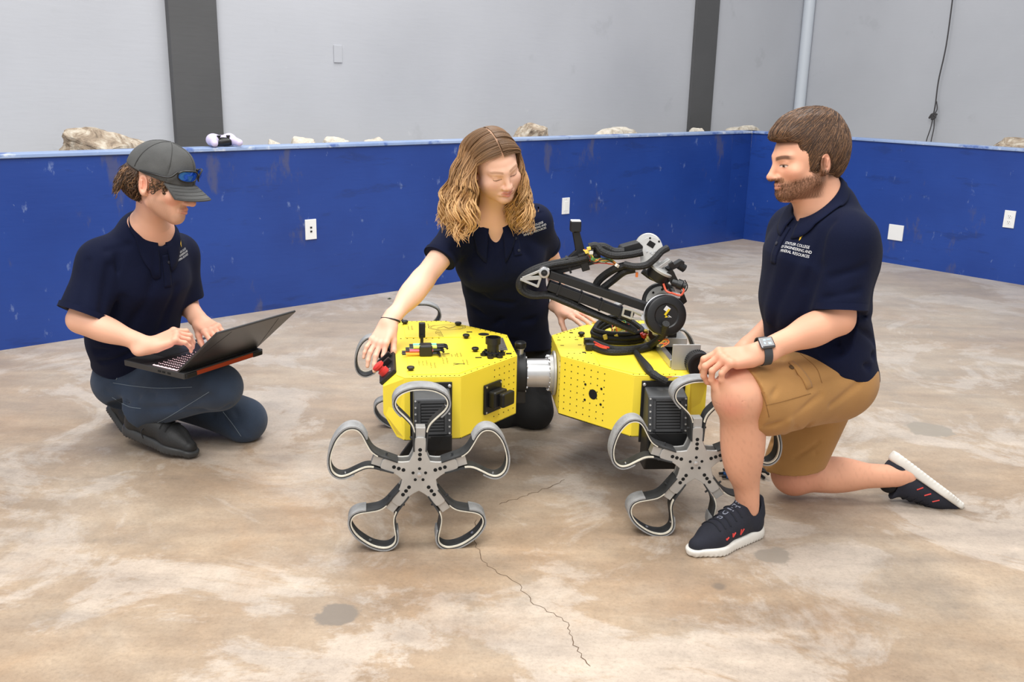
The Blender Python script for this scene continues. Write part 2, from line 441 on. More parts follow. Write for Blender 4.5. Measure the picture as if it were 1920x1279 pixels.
# hanging cord with a knotted loop
M_cord = mat('dark_grey_cord', (62, 60, 62), .7)
def sidept(px, py, off=.06): return on_wall(px, py, SD - NB * off, NB)
cd = MB(); cd.tube(smooth_path([sidept(1791, -40), sidept(1775, 80), sidept(1760, 150), sidept(1754, 195), sidept(1750, 216)], 24), .006, 6)
cd.tube(smooth_path([sidept(1756, 190), sidept(1757, 205), sidept(1750, 218), sidept(1745, 240), sidept(1737, 264), sidept(1735, 285)], 20), .0045, 6)
cd.tube(smooth_path([sidept(1752, 218), sidept(1751, 240), sidept(1746, 264), sidept(1744, 285)], 16), .0045, 6)
cord = tag(obj('hanging_cord', cd, M_cord, smooth=True), 'thin dark cord hanging down the right wall with a knotted loop', 'cord')
kn = MB(); kn.tube(smooth_path([sidept(1742, 222), sidept(1748, 214), sidept(1754, 219), sidept(1747, 224), sidept(1750, 213), sidept(1757, 215)], 22), .009, 6)
obj('knot', kn, M_cord, cord, smooth=True)
# rocks
def rock_material(name, cols):
    m = bpy.data.materials.new(name); m.use_nodes = True; t = NT(m); b = t.n['Principled BSDF']; tc = t.add('ShaderNodeTexCoord')
    n = t.add('ShaderNodeTexNoise'); n.inputs['Scale'].default_value = 13; n.inputs['Detail'].default_value = 10; n.inputs['Roughness'].default_value = .7; n.inputs['Distortion'].default_value = .8
    t.link(tc, 'Object', n, 'Vector'); r = t.ramp([(.34, rgba(cols[0])), (.46, rgba(cols[1])), (.56, rgba(cols[2])), (.70, rgba(cols[3]))]); t.link(n, 'Fac', r, 'Fac'); t.link(r, 'Color', b, 'Base Color')
    b.inputs['Roughness'].default_value = .95; bp = t.add('ShaderNodeBump'); bp.inputs['Strength'].default_value = .9; bp.inputs['Distance'].default_value = .02; t.link(n, 'Fac', bp, 'Height'); t.link(bp, 'Normal', b, 'Normal'); return m
M_rock = rock_material('tan_limestone', ((112, 98, 84), (164, 146, 126), (196, 184, 166), (222, 214, 202)))
M_rock2 = rock_material('white_limestone', ((160, 148, 130), (200, 190, 174), (216, 208, 194), (228, 223, 212)))
def rock(c, size, seed, material, label, rot=0.0, peak=None):
    bm = bmesh.new(); bmesh.ops.create_icosphere(bm, subdivisions=4, radius=1.0)
    rr = np.random.default_rng(seed); V = np.array([v.co[:] for v in bm.verts])
    pl = rr.normal(size=(46, 3)); pl /= np.linalg.norm(pl, axis=1)[:, None]; h = rr.uniform(.66, .98, 46)
    for n_, hh in zip(pl, h):
        d = V @ n_ - hh; k = d > 0; V[k] -= np.outer(d[k], n_) * .92
    if peak is not None:
        k = np.clip(V[:, 2], 0, None); V[:, 0] *= 1 - .62 * k; V[:, 0] += k * peak[0]; V[:, 1] *= 1 - .4 * k
    nd = np.zeros(len(V))
    for sc_ in (3, 6, 11, 19):
        for _ in range(4):
            dd = rr.normal(size=3); nd += np.abs(np.sin(V @ dd * sc_ * .6 + rr.uniform(0, 6))) / sc_ * .5
    V *= (1 + .34 * (nd - nd.mean()))[:, None]; V += rr.normal(size=V.shape) * .010
    ca, sa = math.cos(rot), math.sin(rot); V = V * np.array(size) / 1.0
    V = np.stack([V[:, 0] * ca - V[:, 1] * sa, V[:, 0] * sa + V[:, 1] * ca, V[:, 2]], 1)
    V[:, 2] -= V[:, 2].min()
    mb = MB(); mb.v = [tuple(p) for p in (V + np.array(c))]; mb.f = [tuple(v.index for v in f.verts) for f in bm.faces]; mb.m = [0] * len(mb.f); bm.free()
    return tag(obj('rock', mb, material, smooth=False), label, 'rock', 'rocks behind the barrier')
def rock_at(px, py_top, back, half_w_px, seed, material, label, wall='rear', depth=.5, peak=None):
    o, n, d = (CORNER, NA, WA) if wall == 'rear' else (CORNER, NB, WB)
    top = on_wall(px, py_top, o + n * back, n); hgt = max(top[2] - .78, .05)
    dist = np.linalg.norm(top - _C)
    hw = half_w_px / FPX * dist / abs((d @ _R)) 
    return rock((top[0], top[1], .78), (hw * 1.12, depth * .5, hgt * .56), seed, material, label, rot=math.atan2(d[1], d[0]), peak=peak)
rock_at(198, 237, .36, 72, 3, M_rock, 'large jagged tan boulder behind the barrier above the cap-wearing person', depth=.40, peak=(-.35, 0))
rock_at(515, 257, .3, 10, 5, M_rock2, 'tiny white rock tip just right of the game controller', depth=.15)
rock_at(566, 257, .3, 22, 6, M_rock2, 'low tan rock, second small one right of the game controller', depth=.2)
rock_at(633, 255, .3, 20, 8, M_rock2, 'low pale rock, third small one right of the game controller', depth=.2)
rock_at(702, 254, .32, 22, 9, M_rock2, 'flat wide pale rock nearest to the long-haired head on its left', depth=.2)
rock_at(997, 229, .36, 23, 12, M_rock, 'grey upright rock just right of the long-haired head', depth=.34)
rock_at(1160, 235, .36, 45, 14, M_rock2, 'long flat whitish rock between the upright rock and the narrow column', depth=.34)
rock_at(1310, 236, .3, 10, 15, M_rock2, 'small white rock chip at the foot of the narrow column', depth=.2)
rock_at(1393, 232, .32, 36, 17, M_rock2, 'pale flat rock at the barrier corner beside the narrow column', depth=.3)
rock_at(1912, 250, .36, 28, 19, M_rock, 'jagged grey rock at the far right end of the barrier', wall='side', depth=.4)
# small litter on the floor
lf = PZ(730, 561, 0.0); lm = MB()
lm.add([lf + [-.012, 0, .001], lf + [0, -.006, .004], lf + [.013, .002, .002], lf + [.002, .008, .005], lf + [-.012, 0, .003], lf + [0, -.006, .006], lf + [.013, .002, .004], lf + [.002, .008, .008]], [(0, 1, 2, 3), (4, 5, 6, 7), (0, 1, 5, 4), (1, 2, 6, 5), (2, 3, 7, 6), (3, 0, 4, 7)])
tag(obj('leaf_scrap', lm, mat('dark_green_leaf', (52, 66, 40), .7)), 'tiny dark green leaf scrap on the floor near the rear barrier', 'leaf')
# ================================================================== the robot
M_yel = mat('yellow_powder_coat', (252, 226, 66), .42, var=.04, vscale=3, bump=.05, bscale=200)
M_alu = mat('brushed_aluminium', (205, 205, 206), .34, metal=.85, var=.08, vscale=20)
M_alu2 = mat('worn_aluminium', (190, 189, 186), .5, metal=.6, var=.15, vscale=15)
M_tread = mat('grey_ribbed_rubber', (150, 150, 150), .8, var=.25, vscale=30, bump=.6, bscale=160)
M_liner = mat('scuffed_black_rubber', (52, 53, 54), .7, var=.5, vscale=30)
M_cream = mat('cream_foam_edge', (218, 212, 196), .85, var=.15, vscale=60)
M_gun = mat('dark_grey_casting', (66, 67, 69), .5, metal=.2, var=.25, vscale=18)
M_blk2 = mat('matte_black_metal', (16, 16, 17), .5, var=.2)
M_sleeve = mat('black_braided_sleeve', (22, 22, 23), .62, bump=.8, bscale=260)
M_hole = mat('dark_opening', (8, 8, 8), .9)
M_red = mat('red_plastic', (206, 52, 44), .35)
M_wred = mat('red_wire', (208, 66, 48), .4)
M_wyel = mat('yellow_connector', (232, 206, 88), .4)
M_wgrn = mat('green_wire', (90, 140, 80), .4)
M_wwht = mat('white_wire', (226, 222, 214), .4)
M_worg = mat('orange_wire', (224, 120, 52), .4)
M_ink = mat('brown_engraving', (120, 96, 34), .7)
M_inkd = mat('dark_engraving', (46, 40, 24), .7)

ROOT = thing('rover_robot', 'yellow two-module robot with star-shaped wheels and a black folding arm', 'robot', (0.14, 3.1, 0))
ZT, ZB = 0.45, 0.25
class Mod:
    """local frame of one body module: x away from the joint, y towards the hall wall"""
    def __init__(s, T, ang, sx):
        s.T = np.array([T[0], T[1], 0.0]); c, q = math.cos(ang), math.sin(ang)
        s.ax = np.array([c, q, 0.0]) * sx; s.ay = np.array([-q, c, 0.0]); s.sx = sx
    def __call__(s, x, y, z): return s.T + s.ax * x + s.ay * y + np.array([0, 0, z])
    def R(s): return np.stack([s.ax, s.ay, np.array([0, 0, 1.0])], 1)
ML = Mod((0.0, 3.11), math.radians(8), -1)      # x grows to the left
MR = Mod((0.149, 3.118), math.radians(4.5), 1)  # x grows to the right
def module(m, xe):
    """side panels, top plate and end panels; returns the parts"""
    h = .13; ring = [(0, -h), (.2, -.34), (xe - .023, -.342), (xe, -.31), (xe, .31), (xe - .023, .342), (.2, .34), (0, h)]
    xm = xe + .04
    def panel(pts, t=.003, name='side_panel'):
        mb = MB(); pts = [np.array(p) for p in pts]; n = np.cross(pts[1] - pts[0], pts[2] - pts[0]); n /= np.linalg.norm(n)
        cen = np.mean(pts, 0); ctr = m(.2, 0, .35)
        if n @ (cen - ctr) < 0: n = -n
        mb.prism([p - n * t for p in pts], n * t)
        return obj(name, mb, M_yel, ROOT, bevel=.0015)
    def wall(a, b): return [m(*a, ZB), m(*b, ZB), m(*b, ZT - .003), m(*a, ZT - .003)]
    tail = panel(wall(ring[7], ring[0]), name='tail_panel')
    diag = panel(wall(ring[0], ring[1])); panel(wall(ring[6], ring[7]))
    front = panel(wall(ring[1], ring[2])); panel(wall(ring[5], ring[6]))
    for s in (-1, 1):
        a = ring[2] if s < 0 else ring[5]; e = (xe, .31 * s)
        panel([m(*a, ZB), m(xe, .31 * s, ZB), m(xm, .305 * s, ZB + .075), m(xm, .305 * s, ZT - .038), m(xe, .31 * s, ZT - .003), m(*a, ZT - .003)], name='corner_panel')
    panel([m(xm, -.305, ZB + .075), m(xm, .305, ZB + .075), m(xm, .305, ZT - .038), m(xm, -.305, ZT - .038)], name='end_panel')
    panel([m(xe, -.31, ZB), m(xe, .31, ZB), m(xm, .305, ZB + .075), m(xm, -.305, ZB + .075)], name='end_panel')
    panel([m(xe, -.31, ZT - .002), m(xe, .31, ZT - .002), m(xm, .305, ZT - .038), m(xm, -.305, ZT - .038)], name='end_panel')
    tp = MB().prism([m(x, y, ZT - .003) for x, y in ring], (0, 0, .003))
    top = obj('top_plate', tp, M_yel, ROOT, bevel=.001)
    bp = MB().prism([m(x, y, ZB) for x, y in ring], (0, 0, .004)); obj('belly_plate', bp, M_blk2, ROOT)
    return top, diag, front, tail
topL, diagL, frontL, tailL = module(ML, .393)
topR, diagR, frontR, tailR = module(MR, .40)
# lids let into the top plates
def lid(m, pts, par): return obj('lid', MB().prism([m(x, y, ZT) for x, y in pts], (0, 0, .0022)), M_yel, par, bevel=.0008)
lid(ML, [(.10, .105), (.355, .105), (.355, .325), (.205, .325), (.10, .215)], topL)
lid(ML, [(.10, -.09), (.355, -.09), (.355, -.315), (.205, -.315), (.10, -.21)], topL)
lid(MR, [(.112, -.235), (.112, .235), (.21, .335), (.335, .335), (.335, -.325), (.21, -.325)], topR)
# rows of slot holes: too small to pick apart
def dots(name, m, pts, par, r=.0026, z=None, n=6):
    mb = MB()
    for p in pts:
        p = np.array(p); nn = np.array([0, 0, 1.0]) if len(p) == 3 else p[3:]; p = p[:3]
        mb.cyl(p - nn * .0005, p + nn * .0008, r, n=n)
    o = obj(name, mb, M_hole, par); o['kind'] = 'stuff'; return o
def row(m, a, b, k, z): return [m(a[0] + (b[0] - a[0]) * i / (k - 1), a[1] + (b[1] - a[1]) * i / (k - 1), z) for i in range(k)]
zz = ZT + .0002
pts = row(ML, (.345, -.332), (.205, -.332), 11, zz) + row(ML, (.185, -.312), (.02, -.14), 9, zz) + row(ML, (.185, .312), (.02, .14), 11, zz) + row(ML, (.36, .332), (.2, .332), 10, zz)
pts += row(ML, (.37, .098), (.24, .098), 7, zz) + row(ML, (.09, .098), (.005, .098), 5, zz) + row(ML, (.37, -.082), (.34, -.082), 2, zz) + row(ML, (.09, -.082), (.005, -.082), 4, zz)
dots('slot_holes', ML, pts, topL)
pts = row(MR, (.02, -.14), (.11, -.235), 7, zz) + row(MR, (.02, .14), (.19, .31), 13, zz) + row(MR, (.02, .1), (.10, .1), 5, zz) + row(MR, (.03, -.1), (.105, -.1), 5, zz) + row(MR, (.2, -.33), (.33, -.333), 8, zz) + row(MR, (.22, .332), (.35, .332), 7, zz)
dots('slot_holes', MR, pts, topR)
def diag_grid(m, sgn, us, zs, par, r=.0021):
    a = m(0, -.13, 0); b = m(.2, -.34, 0); d = b - a; nn = np.cross(d, [0, 0, 1.0]); nn /= np.linalg.norm(nn)
    if nn @ (a - m(.2, 0, 0)) < 0: nn = -nn
    pts = []
    for u in us:
        for z in zs: pts.append(np.r_[a + d * u + [0, 0, z], nn])
    dots('rivet_holes', m, pts, par, r=r); return a, d, nn
aL, dL, nL = diag_grid(ML, -1, np.linspace(.06, .42, 5), np.linspace(.275, .43, 8), diagL)
aR, dR, nR = diag_grid(MR, 1, np.linspace(.07, .62, 7), np.linspace(.275, .43, 8), diagR)
dots('rivet_holes', MR, [np.r_[MR(0, y, z) , -MR.ax] for y in (-.12, .12) for z in np.linspace(.27, .43, 9)], tailR, r=.0026)
# round port in the right module
c = aR + dR * .475 + np.array([0, 0, .352])
obj('round_port', MB().cyl(c - nR * .001, c + nR * .001, .0165, n=28), M_hole, diagR, smooth=True)
for su, sv in ((-1, 1), (1, 1), (-1, -1), (1, -1)):
    q = c + dR / np.linalg.norm(dR) * su * .032 + np.array([0, 0, sv * .026]); obj('bolt_hole', MB().cyl(q - nR * .001, q + nR * .001, .0042, n=12), M_hole, diagR)
# latch handle on the left module
Rl = np.stack([dL / np.linalg.norm(dL), nL, np.array([0, 0, 1.0])], 1)
c = aL + dL * .47 + np.array([0, 0, .345])
lh = obj('latch_handle', MB().box(c + nL * .005, (.088, .01, .098), Rl), M_black, ROOT, bevel=.004)
hb = MB(); hb.box(c + nL * .022 + Rl[:, 0] * -.004, (.066, .03, .054), Rl); obj('paddle', hb, M_black, lh, bevel=.006)
hb = MB(); hb.box(c + nL * .045 + Rl[:, 0] * -.02 + np.array([0, 0, -.002]), (.062, .022, .046), Rl); obj('grip', hb, M_black, lh, bevel=.006)
for su in (-1, 1):
    for sv in (-1, 1):
        q = c + nL * .0105 + Rl[:, 0] * su * .037 + np.array([0, 0, sv * .042]); obj('screw', MB().cyl(q - nL * .001, q + nL * .0012, .0035, n=10), M_alu, lh)
# black pads (knobs) on the top plates
def knob(px, py, r=.012):
    p = PZ(px, py, ZT + .003); obj('rubber_pad', MB().lathe(p, (0, 0, 1), [(-.002, r * .55), (.003, r * .7), (.005, r), (.010, r), (.012, r * .8)], n=18), M_black, topL if px < 990 else topR, smooth=True)
for px, py in ((759, 607), (859, 610), (874, 633), (891, 658), (770, 694), (1090, 629), ): knob(px, py)
# dark openings and marks on the top plates
def flat(name, m, pts, material, par, t=.0008, z=ZT + .0022):
    return obj(name, MB().prism([np.array([*p[:2], z]) for p in pts], (0, 0, t)), material, par)
def ell(px, py, rx, ry, m, n=20, z=ZT):
    c = PZ(px, py, z); return [c + m.ax * rx * math.cos(2 * PI * i / n) + m.ay * ry * math.sin(2 * PI * i / n) for i in range(n)]
flat('cable_opening', ML, ell(907, 627, .019, .019, ML), M_hole, topL, z=ZT)
for px, py, w in ((880, 624, .010), (897, 672, .010), (954, 664, .009)):
    c = PZ(px, py, ZT); flat('slot', ML, [c - ML.ax * w - ML.ay * .005, c + ML.ax * w - ML.ay * .005, c + ML.ax * w + ML.ay * .005, c - ML.ax * w + ML.ay * .005], M_hole, topL)
for px, py in ((1071, 624), (1095, 661)):
    c = PZ(px, py, ZT); w = .006; flat('slot', MR, [c - MR.ax * w - MR.ay * w, c + MR.ax * w - MR.ay * w, c + MR.ax * w + MR.ay * w, c - MR.ax * w + MR.ay * w], M_hole, topR, z=ZT)
for px, py in ((1048, 638), (1081, 637), (1054, 648), (1087, 647)):
    c = PZ(px, py, ZT); flat('slot', MR, [c - MR.ax * .006 - MR.ay * .0025, c + MR.ax * .006 - MR.ay * .0025, c + MR.ax * .006 + MR.ay * .0025, c - MR.ax * .006 + MR.ay * .0025], M_hole, topR, z=ZT)
M_plate = mat('mottled_data_plate', (132, 128, 124), .4, metal=.4, var=.45, vscale=90)
pl = [PZ(926, 635, ZT), PZ(943, 634, ZT), PZ(952, 657, ZT), PZ(935, 658, ZT)]
flat('data_plate', ML, pl, M_plate, topL, t=.0015, z=ZT)
# engraved emblems, illegible in the photograph: strokes only
mk = MB()
def stroke(pts, w=.0012):
    pts = [np.array(p) for p in pts]
    for a, b in zip(pts[:-1], pts[1:]):
        d = b - a; L = np.linalg.norm(d)
        if L < 1e-5: continue
        nn = np.cross(d / L, [0, 0, 1.0]) * w; z = np.array([0, 0, ZT + .0025])
        a2 = np.array([a[0], a[1], 0]) + z; b2 = np.array([b[0], b[1], 0]) + z; nn[2] = 0
        mk.add([a2 - nn, b2 - nn, b2 + nn, a2 + nn], [(0, 1, 2, 3)])
er = ell(838, 615, .058, .034, ML, 40); stroke(er + er[:1])
er = ell(838, 615, .066, .040, ML, 40); stroke(er[14:27]); stroke(er[33:] + er[:7])
c = PZ(838, 615, ZT); stroke([c + ML.ax * -.03 + ML.ay * .01, c + ML.ax * -.005 + ML.ay * -.018, c + ML.ax * .01 + ML.ay * .012, c + ML.ax * .035 + ML.ay * -.012], .002)
rs = random.Random(4)
def scribble(px, py, rows, length, w=.001):
    c = PZ(px, py, ZT)
    for k in range(rows):
        y = 0.0
        while y < length:
            s = rs.uniform(.003, .010); a = c + ML.ax * (k * .012) + ML.ay * (y - length / 2); stroke([a, a + ML.ay * s], w); 
            if rs.random() < .6: stroke([a, a - ML.ax * .005], w)
            y += s + .003
for a in ((772, 616, 2, .05), (795, 622, 1, .03), (803, 612, 2, .045), (817, 625, 1, .03), (800, 682, 3, .05), (815, 686, 2, .06), (838, 678, 2, .06), (854, 668, 2, .03), (864, 667, 2, .04), (876, 681, 2, .05)): scribble(*a)
er_ = obj('engraved_marks', mk, M_ink, topL); er_['kind'] = 'stuff'
mk = MB()
c = PZ(860, 684, ZT); stroke([c + ML.ax * .016 + ML.ay * .008, c - ML.ax * .004, c - ML.ax * .02], .003); stroke([c + ML.ax * .018 - ML.ay * .008, c - ML.ax * .004], .0025)
c = PZ(836, 665, ZT); stroke([c + ML.ax * .012, c, c - ML.ax * .012 + ML.ay * .006], .003)
for i in range(4):
    c = PZ(822 + i * 1.5, 622 + i * 3, ZT); stroke([c + ML.ax * .008, c - ML.ax * .006], .0022); stroke([c - ML.ax * .006, c - ML.ax * .008 - ML.ay * .008], .0015)
obj('engraved_emblem', mk, M_inkd, topL)['kind'] = 'stuff'
# small upright sensor block
c = PZ(791, 650, ZT)
sb = obj('sensor_stalk', MB().box(c + [0, 0, .02], (.010, .012, .04), ML.R()), M_black, ROOT)
obj('sensor_head', MB().box(c + [0.0, 0.008, .055], (.021, .018, .05), ML.R()), M_black, sb, bevel=.002)
# mast socket with a six-lobed foot
c = PZ(924, 667, ZT)
ms = obj('mast_socket', MB().lathe(c, (0, 0, 1), [(0, .024), (.012, .024), (.014, .019), (.04, .019), (.041, .0245), (.062, .0245), (.062, .018), (.03, .018)], n=28), M_black, ROOT, smooth=True)
for i in range(6):
    a = i * PI / 3 + .3; d = np.array([math.cos(a), math.sin(a), 0])
    lb = MB(); lb.lathe(c + d * .031, (0, 0, 1), [(0, .0105), (.009, .0105), (.010, .006), (.015, .006)], n=12); obj('foot_lobe', lb, M_black, ms, smooth=True)
# sloping control panel with the emergency stop on the left end
pn = np.cross(ML(.433, .3, ZT - .038) - ML(.393, .3, ZT), -ML.ay); pn /= np.linalg.norm(pn)
if pn[2] < 0: pn = -pn
e0 = ML(.393, 0, ZT); ed = ML(.433, 0, ZT - .038) - e0; edn = ed / np.linalg.norm(ed)
Rp = np.stack([edn, ML.ay, pn], 1)
cp = obj('control_panel', MB().box(e0 + ed * .5 + ML.ay * -.10 + pn * .006, (.062, .38, .012), Rp), M_blk2, ROOT, bevel=.002)
for yy in (-.185, -.12, .03): obj('bezel', MB().box(e0 + ed * .5 + ML.ay * yy + pn * .02, (.05, .012, .018), Rp), M_black, cp, bevel=.002)
q = e0 + ed * .60 + ML.ay * -.245 + pn * .012
es = obj('emergency_stop', MB().lathe(q, pn, [(0, .0165), (.014, .0165), (.015, .011), (.022, .011), (.027, .019), (.035, .019), (.038, .013)], n=24), M_red, ROOT, smooth=True)
q = e0 + ed * .5 + ML.ay * -.095 + pn * .014
obj('rocker_switch', MB().box(q, (.03, .024, .02), Rp), M_white, cp, bevel=.003)
q = e0 + ed * .5 + ML.ay * -.04 + pn * .02
obj('display', MB().box(q, (.045, .06, .03), Rp), M_black, cp, bevel=.003)
for yy in (-.27, -.25, -.16):
    q = e0 + ed * .25 + ML.ay * yy + pn * .0125; obj('screw', MB().cyl(q, q + pn * .002, .004, n=10), M_alu, cp)
# steering joint between the modules
jx = ML(0, 0, 0); jd = MR(0, 0, 0) - jx; jd /= np.linalg.norm(jd); jz = .352
def J(s, y=0, z=0): return jx + jd * s + ML.ay * y + np.array([0, 0, jz + z])
fj = obj('joint_flange', MB().lathe(J(.001), jd, [(0, .085), (.018, .085), (.019, .07), (.045, .07), (.046, .055), (.05, .055)], n=40), M_blk2, ROOT, smooth=True)
for i in range(10):
    a = i * PI / 5; o_ = ML.ay * math.cos(a) * .062 + np.array([0, 0, math.sin(a) * .062]); obj('bolt', MB().cyl(J(.045) + o_, J(.049) + o_, .004, n=10), M_alu, fj)
obj('joint_bracket', MB().box(J(.024, -.02, -.06), (.04, .05, .07), ML.R()), M_blk2, fj, bevel=.003)
tb = obj('joint_tube', MB().lathe(J(.045), jd, [(0, .049), (.09, .049), (.091, .054), (.094, .054)], n=40), M_alu, ROOT, smooth=True)
rf = obj('rear_flange', MB().lathe(J(.128), jd, [(0, .062), (.012, .062), (.013, .076), (.020, .076)], n=40), M_alu2, ROOT, smooth=True)
for i in range(20):
    a = i * PI / 10; o_ = ML.ay * math.cos(a) * .058 + np.array([0, 0, math.sin(a) * .058]); obj('bolt', MB().cyl(J(.121) + o_, J(.129) + o_, .0035, n=8), M_alu, rf)
kb = obj('valve_knob', MB().lathe(J(.028, -.005, .068), (0, 0, 1), [(0, .011), (.016, .011), (.017, .014), (.021, .014)], n=18), M_alu, ROOT, smooth=True)
obj('knob_cap', MB().lathe(J(.028, -.005, .089), (0, 0, 1), [(0, .017), (.004, .019), (.018, .019), (.022, .016)], n=20), M_black, kb, smooth=True)
# drive units
def drive(m, x0, x1, sgn, wx, wy):
    """bracket, vented gearbox and axle on side sgn (-1 towards the camera)"""
    yb = .343
    def q(x, y, z): return m(x, sgn * y, z)
    br = obj('drive_bracket', MB().prism([q(x0 - .008, yb, .235), q(x1 + .008, yb, .235), q(x1 + .008, yb, .435), q(x0 - .008, yb, .435)], m.ay * sgn * .006), M_blk2, ROOT, bevel=.002)
    for xx in (x0, x1):
        c = q(xx, yb + .006, .424); obj('bolt', MB().lathe(c, m.ay * sgn, [(0, .0055), (.003, .0055), (.005, .003)], n=12), M_alu, br, smooth=True)
    g = MB()
    pr = [(yb + .006, .418), (yb + .07, .405), (yb + .092, .30), (yb + .006, .285)]
    g.prism([q(x0, y, z) for y, z in pr], m.ax * (x1 - x0))
    gb = obj('gearbox', g, M_gun, ROOT, bevel=.004)
    # vent frame and ribs on the sloping front
    p0, p1 = np.array([yb + .07, .405]), np.array([yb + .092, .30])
    def sl(u, t, off): # u across, t down
        yz = p0 + (p1 - p0) * t; n2 = np.array([p1[1] - p0[1], -(p1[0] - p0[0])]); n2 = n2 / np.linalg.norm(n2)
        if n2[0] < 0: n2 = -n2
        yz = yz + n2 * off; return q(x0 + (x1 - x0) * u, yz[0], yz[1])
    vf = obj('vent_recess', MB().add([sl(.16, .10, .0008), sl(.84, .10, .0008), sl(.84, .92, .0008), sl(.16, .92, .0008)], [(0, 1, 2, 3)]), M_blk2, gb)
    for (u0, u1, t0, t1) in ((.12, .88, .04, .11), (.12, .88, .90, .97), (.12, .18, .04, .97), (.82, .88, .04, .97)):
        f = MB(); f.add([sl(u, t, o_) for o_ in (0, .005) for u, t in ((u0, t0), (u1, t0), (u1, t1), (u0, t1))], [(4, 5, 6, 7), (0, 1, 5, 4), (1, 2, 6, 5), (2, 3, 7, 6), (3, 0, 4, 7)])
        obj('vent_frame', f, M_gun, gb)
    for i in range(9):
        t0 = .15 + i * .083
        f = MB(); f.add([sl(u, t, o_) for o_ in (0, .004) for u, t in ((.2, t0), (.8, t0), (.8, t0 + .045), (.2, t0 + .045))], [(4, 5, 6, 7), (0, 1, 5, 4), (1, 2, 6, 5), (2, 3, 7, 6), (3, 0, 4, 7)])
        obj('vent_rib', f, M_gun, gb)
    for u in (.05, .95):
        for t in np.linspace(.05, .95, 6): obj('rivet', MB().cyl(sl(u, t, -.001), sl(u, t, .002), .003, n=8), M_alu2, gb)
    # lower housing reaching down to the axle
    g = MB(); g.prism([q(x0 - .002, y, z) for y, z in ((yb + .004, .292), (yb + .095, .302), (yb + .098, .255), (yb + .07, .17), (yb + .004, .17))], m.ax * (x1 - x0 + .004))
    lh_ = obj('lower_housing', g, M_blk2, ROOT, bevel=.005)
    w0 = q(wx, yb + .06, .2285); w1 = q(wx, wy, .2285)
    obj('axle', MB().cyl(w0, w1, .022, n=20), M_blk2, ROOT, smooth=True)
    g = MB(); a = q(wx, yb + .10, .213)
    obj('axle_arm', MB().prism([q(wx - .035, yb + .085, .21), q(wx + .02, yb + .085, .17), q(wx + .075, yb + .085, .20), q(wx + .05, yb + .085, .245), q(x1, yb + .085, .30), q(x0 + .02, yb + .085, .30)], m.ay * sgn * .012), M_blk2, ROOT, bevel=.002)
drive(ML, .235, .345, -1, .334, .52)
drive(MR, .232, .352, -1, .372, .47)
drive(ML, .235, .345, 1, .30, .46)
drive(MR, .232, .352, 1, .36, .46)
